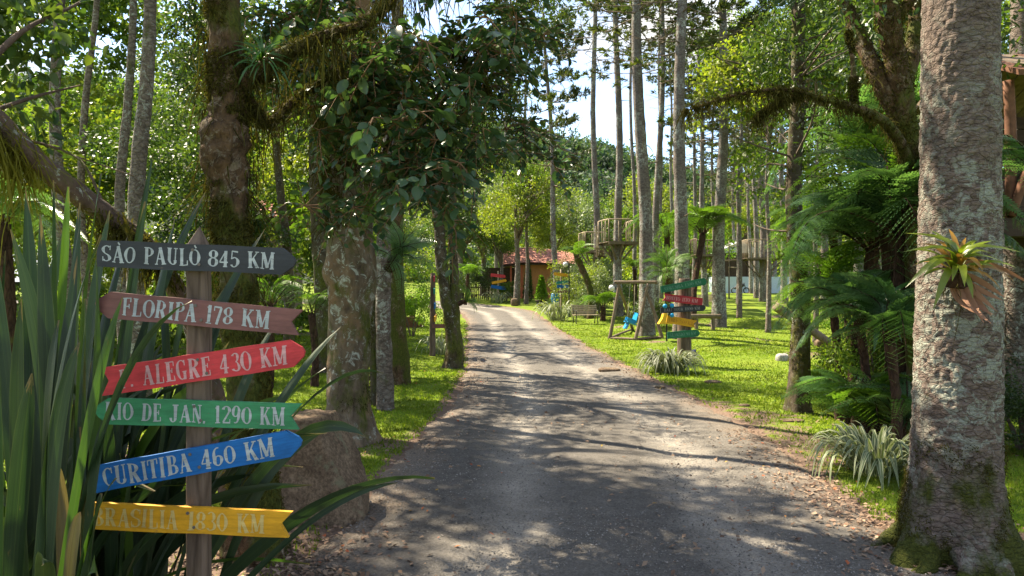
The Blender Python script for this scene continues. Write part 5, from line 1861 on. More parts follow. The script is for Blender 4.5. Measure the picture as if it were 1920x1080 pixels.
for px, D, h, r, lab in ((990, 50, 3.0, 0.42, 'dark slim cypress against the orange cabin wall'), (1015, 44, 1.9, 0.42, 'bright green cone shaped conifer in a dark pot by the road bend')):
    b = gp(px, D)
    t = thing('cypress', lab, 'conifer', b)
    rs = rs_(px)
    hh = rs.random(2600) ** 0.8
    rr = r * (1 - hh * 0.92) * np.sqrt(np.minimum(1, hh * 8 + 0.4)) * (0.7 + 0.35 * rs.random(2600))
    aa = rs.random(2600) * 6.28
    pot = 0.45 if px == 1015 else 0.0
    P = np.stack([b.x + rr * np.cos(aa), b.y + rr * np.sin(aa), b.z + pot + 0.05 + hh * (h - pot)], 1)
    V, F = leaf_quads(P, 0.16, rs, 0.35, -0.9)
    part('crown', V, F, M['lime_leaf' if pot else 'dark_leaf'], t)
    V, F = tube([b + Vector((0, 0, -0.05 + pot * 0.8)), b + Vector((0, 0, h * 0.8))], [0.06, 0.02], 6, 8)
    part('trunk', V, F, M['twig'], t, True)
    if pot:
        p = thing('plant_pot', 'dark square-shouldered pot holding the cone conifer', 'pot', b)
        V, F = tube([b + Vector((0, 0, -0.02)), b + Vector((0, 0, 0.2)), b + Vector((0, 0, 0.42))], [0.24, 0.31, 0.36], 8, 16)
        part('body', V, F, M['iron'], p, True)
        V, F = tube([b + Vector((0, 0, 0.40)), b + Vector((0, 0, 0.46))], [0.39, 0.39], 3, 16)
        part('rim', V, F, M['timber_dark'], p, True)

# ------------------------------------------------------------------ flax in the left foreground
def blade(t, base, tip, w, ctrl=None, mat='flax', twist=0.0, n=15, keel=0.22, seed=0):
    base, tip = Vector(base), Vector(tip)
    if ctrl is None:
        ctrl = base.lerp(tip, 0.5) + Vector((0, 0, 0.12 * (tip - base).length))
    ctrl = Vector(ctrl)
    P, V, F = [], [], []
    for k in range(n):
        s = k / (n - 1)
        P.append(base * (1 - s) ** 2 + ctrl * 2 * s * (1 - s) + tip * s * s)
    for k in range(n):
        s = k / (n - 1)
        tg_ = (P[min(n - 1, k + 1)] - P[max(0, k - 1)]).normalized()
        # blade faces the viewer's side by default, turned by twist along its length
        ref = Vector((math.sin(twist + seed), -math.cos(twist + seed) * 1.0, 0.35)).normalized()
        side = tg_.cross(ref)
        if side.length < 1e-3:
            side = Vector((1, 0, 0))
        side.normalize()
        nn = side.cross(tg_).normalized()
        side = (Quaternion(tg_, twist * s) @ side)
        nn = (Quaternion(tg_, twist * s) @ nn)
        hw = w * 0.5 * (0.62 + 0.75 * s - 0.30 * s * s) * (1 - s ** 5.5) + 0.0008
        wave = 0.004 * math.sin(s * 9 + seed)
        V += [P[k] - side * hw + nn * (hw * keel + wave), P[k] - side * hw * 0.5 + nn * hw * keel * 0.5, P[k], P[k] + side * hw * 0.5 + nn * hw * keel * 0.5, P[k] + side * hw + nn * (hw * keel - wave)]
    for k in range(n - 1):
        a = 5 * k
        for j in range(4):
            F.append((a + j, a + j + 1, a + j + 6, a + j + 5))
    o = part('leaf', np.array([tuple(v) for v in V]), F, M[mat], t, True)
    for nm, vals in (('across', np.tile(np.linspace(0, 1, 5), n)), ('along', np.repeat(np.linspace(0, 1, n), 5))):
        q = o.data.attributes.new(nm, 'FLOAT', 'POINT')
        q.data.foreach_set('value', vals.astype(np.float32))
    return o


rsX = rs_(700)
b1 = gp(95, 2.75)
fx = thing('flax_plant', 'huge clump of dark sword shaped leaves in the left foreground beside the sign', 'flax plant', b1)


def bb(px, D, s=0.12):
    p = gp(px, D)
    return Vector((p.x + rsX.normal() * s, p.y + rsX.normal() * s, -0.03))


# upright blades: (base px, base D, tip px, tip py, tip D, width, material)
UP = [(60, 2.6, 48, 352, 2.75, .060, 'flax'), (70, 2.5, 100, 338, 2.7, .058, 'flax'), (85, 2.7, 128, 350, 2.8, .060, 'flax_light'), (110, 2.8, 150, 420, 2.9, .055, 'flax'),
      (95, 2.9, 128, 410, 3.1, .060, 'flax'), (140, 2.9, 190, 325, 3.05, .060, 'flax'), (150, 3.0, 206, 395, 3.2, .055, 'flax'), (170, 3.0, 287, 288, 3.3, .050, 'flax'),
      (180, 3.0, 272, 378, 3.2, .045, 'flax'), (150, 2.6, 180, 470, 2.5, .045, 'flax_light'), (90, 2.5, 75, 400, 2.5, .060, 'flax'), (40, 2.5, 20, 430, 2.6, .060, 'flax'),
      (30, 2.6, -30, 400, 2.7, .060, 'flax'), (20, 2.4, -10, 520, 2.3, .055, 'flax'), (120, 2.5, 145, 480, 2.55, .055, 'flax'), (200, 3.1, 330, 400, 3.4, .050, 'flax'),
      (220, 3.2, 385, 360, 3.5, .050, 'flax'), (240, 3.2, 300, 470, 3.4, .050, 'flax'), (100, 2.4, 160, 560, 2.35, .050, 'flax'), (70, 2.3, 40, 560, 2.3, .055, 'flax'),
      (230, 3.2, 498, 428, 3.6, .052, 'flax'), (250, 3.2, 460, 470, 3.6, .048, 'flax'), (210, 3.1, 240, 440, 3.3, .05, 'flax'), (10, 2.5, -60, 480, 2.5, .06, 'flax'),
      (60, 2.9, 60, 430, 3.0, .055, 'flax_light'), (130, 3.1, 150, 380, 3.3, .055, 'flax'), (30, 2.8, 10, 470, 2.9, .055, 'flax'), (160, 2.7, 230, 520, 2.7, .045, 'flax_light')]
for k, (bx, bD_, tx, ty, tD_, w, mt_) in enumerate(UP):
    base = bb(bx, bD_, 0.06)
    tip = at(tx, ty, tD_)
    c = Vector((base.x + (tip.x - base.x) * 0.25 + rsX.normal() * 0.05, base.y + (tip.y - base.y) * 0.3, base.z + (tip.z - base.z) * 0.62))
    blade(fx, base, tip, w * 1.12, c, mt_, rsX.normal() * 0.35, seed=k)
# blades crossing in front of the sign's left ends and lower corner
FRB = [(70, 2.15, 190, 440, 2.28, .050, 'flax', (40, 760, 2.15)), (95, 2.2, 230, 556, 2.32, .030, 'flax_light', (140, 800, 2.2)), (60, 2.34, 360, 564, 2.36, .032, 'flax', (150, 650, 2.3)),
       (100, 2.2, 218, 896, 2.3, .025, 'flax_light', (140, 980, 2.2)), (120, 2.2, 205, 770, 2.38, .045, 'flax', (150, 900, 2.25)), (60, 2.1, 150, 640, 2.2, .05, 'flax', (60, 820, 2.1)),
       (130, 2.2, 190, 925, 2.3, .05, 'flax', (150, 1000, 2.2)), (30, 2.1, 60, 700, 2.1, .06, 'flax', (30, 900, 2.1)), (10, 2.0, -20, 640, 2.0, .06, 'flax', (0, 860, 2.0)),
       (150, 2.25, 186, 840, 2.38, .042, 'flax', (160, 950, 2.3)), (80, 2.1, 110, 600, 2.15, .05, 'flax', (70, 800, 2.1))]
for k, (bx, bD_, tx, ty, tD_, w, mt_, cc) in enumerate(FRB):
    blade(fx, bb(bx, bD_, 0.04), at(tx, ty, tD_), w * 1.1, at(*cc), mt_, rsX.normal() * 0.25, seed=k + 40)
# blades arching out to the right, behind the post
RB = [(250, 3.0, 690, 822, 3.15, .062, (520, 690, 3.05)), (270, 2.95, 815, 897, 3.0, .058, (560, 870, 2.95)), (260, 3.0, 640, 612, 3.4, .048, (470, 760, 3.2)), (255, 3.0, 720, 700, 3.4, .030, (560, 640, 3.2)),
      (240, 3.05, 610, 690, 3.4, .045, (430, 800, 3.2)), (280, 2.9, 745, 905, 3.1, .030, (560, 925, 3.0)), (265, 3.0, 640, 790, 3.3, .05, (470, 840, 3.1)), (280, 3.0, 520, 600, 3.5, .05, (400, 780, 3.2)),
      (300, 2.95, 560, 840, 3.2, .04, (450, 900, 3.0)), (240, 3.1, 430, 640, 3.5, .05, (350, 760, 3.3)), (250, 3.0, 480, 760, 3.3, .045, (380, 830, 3.1)), (230, 3.0, 400, 700, 3.3, .04, (320, 800, 3.1)),
      (260, 2.8, 420, 880, 2.85, .03, (340, 960, 2.8)), (220, 2.8, 380, 930, 2.9, .03, (300, 990, 2.8)), (240, 3.1, 350, 560, 3.4, .05, (300, 720, 3.2)), (225, 3.1, 420, 540, 3.5, .05, (330, 720, 3.3))]
for k, (bx, bD_, tx, ty, tD_, w, cc) in enumerate(RB):
    blade(fx, bb(bx, bD_, 0.06), at(tx, ty, tD_), w * 1.1, at(*cc), 'flax', rsX.normal() * 0.5 + 0.3, seed=k + 70)
# random filling of the clump
for k in range(104):
    bx, bD_ = rsX.uniform(-60, 260), rsX.uniform(2.2, 3.4)
    if bx > 60 and bD_ < 2.85:
        bD_ = rsX.uniform(2.9, 3.4)
    base = bb(bx, bD_, 0.06)
    L = rsX.uniform(0.8, 1.55)
    lean = rsX.normal() * 0.46 + (bx - 90) / 400
    tip = base + Vector((L * math.sin(lean), rsX.normal() * 0.22 + 0.05, L * math.cos(lean)))
    c = base + Vector((L * 0.10 * math.sin(lean), 0, L * 0.72))
    if bD_ < 2.8 and tip.x > (110 - 960) / FP * bD_:
        tip.x = base.x - 0.2 * rsX.random()
    blade(fx, base, tip, rsX.uniform(.048, .074), c, 'flax' if rsX.random() < 0.86 else 'flax_light', rsX.normal() * 0.6, n=11, seed=k + 100)
for k in range(12):
    bx, bD_ = rsX.uniform(-20, 280), rsX.uniform(2.2, 2.9)
    base = bb(bx, bD_, 0.05)
    an_ = rsX.uniform(0, 6.28)
    L = rsX.uniform(0.4, 0.7)
    tip = base + Vector((L * math.cos(an_), L * 0.6 * math.sin(an_), rsX.uniform(0.02, 0.18)))
    tag(blade(fx, base, tip, 0.05, base + Vector((0.25 * math.cos(an_) * L, 0.2 * math.sin(an_) * L, 0.5 * L)), 'flax_dry', rsX.normal(), n=10, seed=k + 500), 'dead brown leaf at the foot of the clump')
# cut and withered leaves low in the clump
for k, (bx, bD_, tx, ty, tD_, w, cc, mt_) in enumerate([(150, 2.2, 185, 1085, 1.95, .075, (165, 940, 2.05), 'flax_light'), (120, 2.1, 150, 960, 2.1, .05, (125, 1010, 2.1), 'flax_dry'), (170, 2.3, 110, 870, 2.3, .05, (120, 960, 2.3), 'flax_dry'),
                                                      (180, 2.4, 150, 800, 2.45, .04, (150, 900, 2.4), 'flax_dry'), (90, 2.1, 80, 1060, 1.9, .07, (80, 960, 2.0), 'flax')]):
    tag(blade(fx, bb(bx, bD_, 0.03), at(tx, ty, tD_), w, at(*cc), mt_, 0.3, seed=k + 300), 'cut or withered leaf low in the clump')


# ------------------------------------------------------------------ lettering: a heavy slab serif drawn from strokes
T_, h_ = 0.19, 0.060


def glyph(ch):
    """strokes: ('l', x0,y0,x1,y1,w) straight, ('a', cx,cy,rx,ry,a0,a1) swelling arc"""
    g = []

    def ln(x0, y0, x1, y1, w=h_): g.append(('l', x0, y0, x1, y1, w))

    def stem(x, y0=0.0, y1=1.0, w=T_, s=0.145):
        ln(x, y0, x, y1, w)
        if y0 == 0: ln(x - s, 0.025, x + s, 0.025)
        if y1 == 1: ln(x - s, 0.975, x + s, 0.975)

    def arc(cx, cy, rx, ry, a0, a1, k=1.0): g.append(('a', cx, cy, rx, ry, a0, a1, k))
    w = 0.66
    if ch == 'A':
        ln(.10, 0, .33, 1, .075); ln(.33, 1, .58, 0, T_); ln(.18, .32, .48, .32); ln(0, .025, .2, .025); ln(.44, .025, .72, .025); w = .70
    elif ch == 'B':
        stem(.17); arc(.30, .755, .19, .23, -90, 90); arc(.30, .27, .25, .25, -90, 90); ln(.17, .975, .31, .975); ln(.17, .52, .31, .52); ln(.17, .025, .31, .025); w = .60
    elif ch == 'C':
        arc(.33, .5, .26, .475, 50, 310); ln(.52, .68, .52, .98); ln(.52, .06, .52, .26); w = .60
    elif ch == 'D':
        stem(.17); arc(.28, .5, .28, .475, -90, 90); ln(.17, .975, .29, .975); ln(.17, .025, .29, .025); w = .64
    elif ch == 'E':
        stem(.17); ln(.17, .975, .52, .975); ln(.17, .52, .42, .52); ln(.17, .025, .52, .025); ln(.51, .74, .51, 1); ln(.41, .4, .41, .64); ln(.51, 0, .51, .27); w = .60
    elif ch == 'F':
        stem(.17); ln(.17, .975, .52, .975); ln(.17, .52, .42, .52); ln(.51, .74, .51, 1); ln(.41, .4, .41, .64); w = .57
    elif ch == 'G':
        arc(.33, .5, .26, .475, 50, 300); ln(.52, .7, .52, .98); ln(.50, .0, .50, .42, T_ * .9); ln(.36, .42, .62, .42); w = .66
    elif ch == 'I':
        stem(.17); w = .34
    elif ch == 'J':
        ln(.34, .25, .34, 1, T_); ln(.18, .975, .5, .975); arc(.19, .24, .15, .215, 180, 360); w = .54
    elif ch == 'K':
        stem(.16); ln(.22, .40, .57, .97, .075); ln(.33, .58, .60, 0, T_); ln(.44, .975, .68, .975); ln(.46, .025, .72, .025); w = .72
    elif ch == 'L':
        stem(.17); ln(.17, .025, .52, .025); ln(.51, 0, .51, .30); w = .57
    elif ch == 'M':
        ln(.12, 0, .12, 1, .075); ln(0, .025, .24, .025); ln(0, .975, .2, .975); ln(.15, 1, .42, .08, T_); ln(.42, .08, .68, 1, .075); ln(.70, 0, .70, 1, T_); ln(.56, .025, .85, .025); ln(.66, .975, .85, .975); w = .86
    elif ch == 'N':
        ln(.12, 0, .12, 1, .075); ln(0, .025, .24, .025); ln(0, .975, .16, .975); ln(.13, 1, .54, 0, T_); ln(.56, 0, .56, 1, .075); ln(.44, .975, .68, .975); w = .70
    elif ch in 'O0Q':
        n = .24 if ch == '0' else .27
        arc(.33, .5, n, .475, 0, 360); w = .62 if ch == '0' else .66
    elif ch == 'P':
        stem(.17); arc(.30, .72, .23, .255, -90, 90); ln(.17, .975, .31, .975); ln(.17, .465, .31, .465); w = .58
    elif ch == 'R':
        stem(.17); arc(.30, .735, .21, .24, -90, 90); ln(.17, .975, .31, .975); ln(.17, .495, .31, .495); ln(.34, .49, .56, .02, T_); ln(.46, .025, .68, .025); w = .68
    elif ch == 'S':
        arc(.29, .735, .20, .24, 35, 270); arc(.29, .26, .22, .235, 90, -150); ln(.50, .72, .50, .98); ln(.07, .03, .07, .30); w = .58
    elif ch == 'T':
        stem(.29); ln(.02, .975, .56, .975); ln(.03, .72, .03, 1); ln(.55, .72, .55, 1); w = .58
    elif ch == 'U':
        ln(.16, .3, .16, 1, T_); ln(.02, .975, .30, .975); ln(.54, .3, .54, 1, .075); ln(.42, .975, .66, .975); arc(.345, .30, .19, .275, 180, 360); w = .68
    elif ch == '1':
        ln(.2, 0, .2, 1, T_); ln(.03, .025, .37, .025); ln(.06, .84, .2, .97, .075); w = .38
    elif ch == '2':
        arc(.29, .74, .19, .235, -20, 170); ln(.45, .66, .09, .06, .10); ln(.07, .04, .52, .04, .08); ln(.51, 0, .51, .26); w = .56
    elif ch == '3':
        arc(.27, .75, .18, .225, -90, 150); arc(.27, .27, .22, .245, -150, 90); w = .54
    elif ch == '4':
        ln(.37, 0, .37, 1, T_); ln(.36, .98, .04, .3, .075); ln(.03, .28, .56, .28, .075); ln(.24, .025, .5, .025); w = .60
    elif ch == '5':
        ln(.10, .96, .48, .96, .085); ln(.11, .5, .11, .97, .07); arc(.28, .32, .21, .29, -150, 130); w = .55
    elif ch == '6':
        arc(.29, .30, .21, .275, 0, 360); arc(.35, .5, .27, .475, 75, 200); w = .58
    elif ch == '7':
        ln(.03, .955, .50, .955, .09); ln(.03, .72, .03, .98); ln(.48, .95, .22, 0, T_ * .9); w = .54
    elif ch == '8':
        arc(.29, .74, .18, .235, 0, 360); arc(.29, .265, .215, .24, 0, 360); w = .58
    elif ch == '9':
        arc(.29, .70, .21, .275, 0, 360); arc(.23, .5, .27, .475, -105, 20); w = .58
    elif ch == '.':
        ln(.09, .0, .09, .13, .14); w = .22
    elif ch == '`':
        ln(-.46, 1.22, -.34, 1.07, .09); w = 0.0
    elif ch == ' ':
        w = .42
    return g, w


def lettering(text):
    """flat strokes on the plane y=0 facing -y; unit cap height; returns V, F, width"""
    V, F = [], []
    x = 0.0
    k = 0

    def quad(p, q, r, s):
        nonlocal k
        y = -0.0006 * (k % 9)
        i = len(V)
        V.extend([(p[0], y, p[1]), (q[0], y, q[1]), (r[0], y, r[1]), (s[0], y, s[1])])
        F.append((i, i + 1, i + 2, i + 3))

    for ch in text:
        g, w = glyph(ch)
        for st in g:
            k += 1
            if st[0] == 'l':
                _, x0, y0, x1, y1, lw = st
                d = math.hypot(x1 - x0, y1 - y0) or 1
                nx_, ny_ = -(y1 - y0) / d * lw / 2, (x1 - x0) / d * lw / 2
                quad((x + x0 + nx_, y0 + ny_), (x + x0 - nx_, y0 - ny_), (x + x1 - nx_, y1 - ny_), (x + x1 + nx_, y1 + ny_))
            else:
                _, cx, cy_, rx, ry, a0, a1, kk = st
                n = max(6, int(abs(a1 - a0) / 15))
                prev = None
                for j in range(n + 1):
                    a = math.radians(a0 + (a1 - a0) * j / n)
                    sw = (h_ + (T_ - h_) * abs(math.cos(a)) ** 1.2) / 2
                    o = (x + cx + (rx + sw) * math.cos(a), cy_ + (ry + h_ * 0.4) * math.sin(a))
                    ii_ = (x + cx + (rx - sw) * math.cos(a), cy_ + (ry - h_ * 0.6) * math.sin(a))
                    if prev:
                        quad(prev[0], o, ii_, prev[1]) if a1 > a0 else quad(prev[1], ii_, o, prev[0])
                    prev = (o, ii_)
        x += w + (0.07 if w else 0)
    return np.array(V), F, x


# ------------------------------------------------------------------ direction signs
PAINT = {}
for k, c in (('black', (0.036, 0.038, 0.046)), ('brown', (0.20, 0.085, 0.078)), ('red', (0.56, 0.045, 0.055)), ('green', (0.045, 0.235, 0.105)), ('blue', (0.008, 0.125, 0.40)), ('yellow', (0.66, 0.33, 0.015)),
             ('darkred', (0.42, 0.03, 0.045)), ('darkgreen', (0.02, 0.15, 0.075)), ('teal', (0.02, 0.22, 0.20))):
    PAINT[k] = paint_mat('painted_board_' + k, c)


def board_outline(L, h, left, right):
    a, b = -L / 2, L / 2
    p = []
    pt = {'flat': 0.0, 'point': 0.050, 'notch': 0.038}
    q = h / 2
    # left end, from bottom to top
    if left == 'point':
        e = min(0.055, L * 0.08)
        lo = [(a + e, -q), (a + e * 0.35, -q * 0.5), (a, 0), (a + e * 0.35, q * 0.5), (a + e, q)]
    elif left == 'notch':
        lo = [(a, -q), (a + h * 0.32, 0), (a + h * 0.12, q)]
    else:
        lo = [(a, -q), (a + 0.004, q)]
    if right == 'point':
        e = min(0.05, L * 0.08)
        ro = [(b - e, q), (b - e * 0.15, q * 0.35), (b, 0), (b - e * 0.15, -q * 0.35), (b - e, -q)]
    elif right == 'notch':
        ro = [(b, q), (b - h * 0.42, 0), (b - h * 0.10, -q)]
    else:
        ro = [(b, q), (b, -q)]
    out_ = []
    for (p_, q_) in zip(lo + ro, (lo + ro)[1:] + lo[:1]):
        n_ = max(1, int(math.hypot(q_[0] - p_[0], q_[1] - p_[1]) / 0.05))
        for j_ in range(n_):
            f_ = j_ / n_
            x_, z_ = p_[0] + (q_[0] - p_[0]) * f_, p_[1] + (q_[1] - p_[1]) * f_
            w_ = float(vnoise(np.array([x_ * 9 + L * 50, z_ * 30, h * 90]))) * 0.0022
            out_.append((x_ + w_ * 0.5, z_ + w_))
    return out_


def sign_board(t, centre, L, h, roll, yaw, colour, left, right, text=None, tw=None, tx=None, th=None, tmat='letter', thick=0.018, slant=0.0, label=None, nails=True):
    poly = board_outline(L, h, left, right)
    V, F = prism(poly, -thick / 2, thick / 2)
    mt = Matrix.Translation(centre - Vector(root_loc(t))) @ Matrix.Rotation(yaw, 4, 'Z') @ Matrix.Rotation(-roll, 4, 'Y')
    o = bpy.data.objects.new('board', np_mesh('board', V, F, (PAINT[colour],)))
    o.parent = t
    o.matrix_basis = mt
    link(o)
    if label: o['label'] = label
    if text:
        _, _, w = lettering(text)
        words, x_ = [], 0.0
        for wd in text.split(' '):
            words.append((wd, x_))
            x_ += lettering(wd + ' ')[2]
        for wd, xo in words:
            V, F, _ = lettering(wd)
            jx = np.stack([V[:, 0] * 2.3 + xo * 7, V[:, 2] * 2.3, V[:, 0] * 0 + len(text)], 1)
            V[:, 0] += 0.045 * vnoise(jx)
            V[:, 2] += 0.045 * vnoise(jx + 31.0)
            V[:, 0] += xo + V[:, 2] * slant
            V[:, 0] = V[:, 0] / w * tw + tx
            V[:, 2] = (V[:, 2] - 0.5) * th
            V[:, 1] = V[:, 1] * th * 0.35 - thick / 2 - 0.0012
            lo = bpy.data.objects.new('lettering', np_mesh('lettering', V, F, (M[tmat],)))
            lo.parent = o
            link(lo)
    if nails:
        for dx, dz in ((-0.012, h * 0.28), (0.014, -h * 0.25)):
            V, F = tube([(dx, -thick / 2 - 0.003, dz), (dx, -thick / 2 + 0.004, dz)], [0.006, 0.006], 2, 8)
            n = bpy.data.objects.new('nail', np_mesh('nail', V, F, (M['nail'],)))
            n.parent = o
            link(n)
    return o


DP = 2.60
pb = gp(373, DP)
sg = thing('direction_sign', 'wooden post with six coloured arrow boards naming cities and distances', 'sign', pb)
r = 0.037
pts = [(-1, -1), (1, -1), (1, 1), (-1, 1)]
V, F = [], []
zs = [-0.2, 0.4, 0.8, 1.2, 1.6, EYE + (540 - 462) / FP * DP]
for k, z in enumerate(zs):
    for (sx, sy) in pts:
        rr_ = r * (1.0 - 0.05 * k / 5) * (1 + 0.02 * rsX.normal())
        for (ax, ay) in ((sx * rr_ * 0.78, sy * rr_), (sx * rr_, sy * rr_ * 0.78)):
            V.append((pb.x + ax + 0.0025 * math.sin(k * 2.0), DP + ay, z))
ring = sorted(range(8), key=lambda i: math.atan2(V[i][1] - DP, V[i][0] - pb.x))
for k in range(len(zs) - 1):
    for j in range(8):
        a, b = ring[j], ring[(j + 1) % 8]
        F.append((k * 8 + a, k * 8 + b, (k + 1) * 8 + b, (k + 1) * 8 + a))
tipz = EYE + (540 - 424) / FP * DP
V.append((pb.x + 0.003, DP, tipz))
o8 = (len(zs) - 1) * 8
for j in range(8):
    F.append((o8 + ring[j], o8 + ring[(j + 1) % 8], len(V) - 1))
part('post', np.array(V), F, M['post'], sg)
DB_ = DP - r - 0.011
BO = [((183, 475), (555, 491), 50, 'black', 'flat', 'point', 'SA`O PAULO` 845 KM', 194, 518, 31, 'letter', 0.0, 'dark grey board'),
      ((180, 569), (567, 605), 49, 'brown', 'point', 'notch', 'FLORIPA 178 KM', 232, 509, 33, 'letter', 0.0, 'brown board'),
      ((190, 716), (572, 659), 52, 'red', 'notch', 'point', 'P. ALEGRE 430 KM', 225, 541, 36, 'letter_pink', 0.06, 'red board'),
      ((178, 769), (566, 781), 49, 'green', 'point', 'notch', 'RIO DE JAN. 1290 KM', 200, 538, 33, 'letter', 0.0, 'green board'),
      ((168, 900), (566, 827), 50, 'blue', 'notch', 'point', 'CURITIBA 460 KM', 195, 516, 36, 'letter', 0.05, 'blue board'),
      ((171, 966), (548, 983), 49, 'yellow', 'flat', 'notch', 'BRASILIA 1830 KM', 178, 501, 35, 'letter_faded', 0.0, 'yellow board')]
for (a, b, hp, colr, le, ri, tx, t0, t1, tpx, tm, sl, lab) in BO:
    k = DB_ / FP
    c = at((a[0] + b[0]) / 2, (a[1] + b[1]) / 2, DB_)
    L = math.hypot(b[0] - a[0], b[1] - a[1]) * k
    roll = -math.atan2(b[1] - a[1], b[0] - a[0])
    mid = (a[0] + b[0]) / 2
    sign_board(sg, c, L, hp * k, roll, 0.0, colr, le, ri, tx, (t1 - t0) * k / math.cos(roll), (t0 - mid) * k / math.cos(roll), tpx * k, tm, slant=sl, label=lab)

# the far sign on the lawn
b = gnd(1283, 684)
s2 = thing('direction_sign', 'far round post on the lawn with five boards: two green, red, dark and yellow', 'sign', b)
V, F = tube([b + Vector((0, 0, -0.1)), b + Vector((0, 0, 1.0)), at(1284, 530, b.y), at(1284, 522, b.y)], [0.16, 0.15, 0.14, 0.09], 24, 16, rough=0.06, freq=6)
part('post', V, F, M['post'], s2, True)
D2 = b.y - 0.175
for (a, c_, hp, colr, le, ri, tx, tm, lab) in (((1239, 543), (1325, 527), 13, 'darkgreen', 'flat', 'point', 'CORUMBA 1300 KM', 'letter_dark', 'upper green board'), ((1243, 557), (1317, 566), 14, 'darkred', 'notch', 'flat', 'BONITO 1170 KM', 'letter_rose', 'red board'),
                                                ((1238, 582), (1323, 577), 11, 'black', 'flat', 'point', 'BALI TOUR 1800 KM', 'letter_grey', 'dark board'), ((1250, 598), (1306, 608), 14, 'yellow', 'flat', 'notch', 'LIMA 3500 KM', 'letter_ochre', 'yellow board'),
                                                ((1251, 629), (1312, 624), 13, 'darkgreen', 'flat', 'point', 'GRAMADO 90 KM', 'letter_dark', 'lower green board')):
    k = D2 / FP
    c = at((a[0] + c_[0]) / 2, (a[1] + c_[1]) / 2, D2)
    L = math.hypot(c_[0] - a[0], c_[1] - a[1]) * k
    roll = -math.atan2(c_[1] - a[1], c_[0] - a[0])
    sign_board(s2, c, L, hp * k, roll, 0.0, colr, le, ri, None if tx is None else tx, L * 0.80, -L * 0.42, hp * k * 0.5, tm, thick=0.03, label=lab, nails=False)

# sign by the road bend and the farthest sign
for lab, px, D, boards, ptop in (('half hidden sign with yellow, teal and blue boards by the lamp post', 1052, 38, ((1053, 515, 30, 6, 'yellow', -0.12), (1056, 529, 26, 5, 'teal', 0.12), (1056, 537, 24, 6, 'blue', 0.0), (1058, 546, 24, 5, 'brown', 0.1)), 505),
                                 ('farthest sign with red, yellow and blue boards by the picket fence', 934, 49, ((934, 517, 28, 6, 'red', -0.12), (936, 528, 28, 5, 'yellow', 0.18), (935, 539, 29, 6, 'blue', -0.15)), 508)):
    b = gp(px, D)
    t = thing('direction_sign', lab, 'sign', b)
    V, F = tube([b + Vector((0, 0, -0.1)), at(px, ptop, D)], [0.06, 0.05], 10, 10, rough=0.05)
    part('post', V, F, M['timber_pale'], t, True)
    for (cx, cy_, w, hh, colr, roll) in boards:
        k = D / FP
        sign_board(t, at(cx, cy_, D - 0.08), w * k, hh * k, roll, 0.0, colr, 'flat', 'point', thick=0.03, nails=False)

# sign seen nearly edge on, left of the road
b = gnd(811, 668)
t = thing('direction_sign', 'sign post seen edge on beside the twin stemmed tree', 'sign', b)
DE = b.y
V, F = tube([b + Vector((0, 0, -0.1)), at(811, 600, DE), at(812, 512, DE)], [0.075, 0.07, 0.06], 20, 12, rough=0.06)
part('post', V, F, M['post'], t, True)
for cx, cy_, colr, yaw in ((813, 522, 'darkred', 1.66), (813, 545, 'teal', 1.67), (814, 572, 'blue', 1.66), (815, 596, 'yellow', 1.63)):
    sign_board(t, at(cx, cy_, DE) + Vector((0.02, 0, 0)), 0.8, 0.13, 0.05, yaw, colr, 'flat', 'point', thick=0.03, nails=False)
c = at(824, 611, DE)
sign_board(t, c + Vector((0, -0.09, 0)), 0.36, 0.10, 0.0, 0.0, 'brown', 'flat', 'flat', thick=0.03, nails=False)

# ------------------------------------------------------------------ stones
def boulder(name, label, c, s, seed, mat='rock', n=26, m=40, rough=0.18, cut=None, cat='boulder', facets=None):
    """rounded block: superellipsoid with worn facets"""
    V = []
    u_ = np.linspace(-PI / 2, PI / 2, n)
    v_ = np.linspace(0, 2 * PI, m, endpoint=False)
    U, W = np.meshgrid(u_, v_, indexing='ij')
    e = 0.62
    f = lambda a, p: np.sign(a) * np.abs(a) ** p
    X = f(np.cos(U), e) * f(np.cos(W), e)
    Y = f(np.cos(U), e) * f(np.sin(W), e)
    Z = f(np.sin(U), e)
    P = np.stack([X, Y, Z], -1).reshape(-1, 3)
    if facets:
        dirs_ = unit(P)
        rq = rs_(int(seed * 13 + 5))
        pl = facets + [((1, 0, 0), 1), ((-1, 0, 0), 1), ((0, 1, 0), 1), ((0, 0, -1), 1)] + [(rq.normal(size=3), 0.98 + 0.2 * rq.random()) for _ in range(2)]
        rad_ = np.full(len(P), 9.0)
        for nrm_, dd in pl:
            cs = dirs_ @ unit(np.array(nrm_, float))
            rad_ = np.where(cs > 0.05, np.minimum(rad_, dd / np.maximum(cs, 0.05)), rad_)
        P = dirs_ * rad_[:, None]
        P = P * (1 + 0.07 * fbm(P * 2.6 + seed, 5) + 0.02 * fbm(P * 11 + seed, 3))[:, None]
    P = P * (1 + (0 if facets else 1) * rough * fbm(P * 1.3 + seed * 9.7, 5))[:, None]
    if cut is not None:
        P = cut(P)
    P = P * np.array(s) + np.array(c)
    F = []
    for i in range(n - 1):
        for j in range(m):
            F.append((i * m + j, i * m + (j + 1) % m, (i + 1) * m + (j + 1) % m, (i + 1) * m + j))
    return solo(name, P, F, M[mat], label, cat, smooth=True)


def taper(P):
    P = P.copy()
    k = 1 - 0.30 * (P[:, 2] + 1) / 2
    P[:, 0] = P[:, 0] * k - 0.12 * (P[:, 2] + 1) / 2
    P[:, 1] = P[:, 1] * (1 - 0.25 * (P[:, 2] + 1) / 2)
    return P


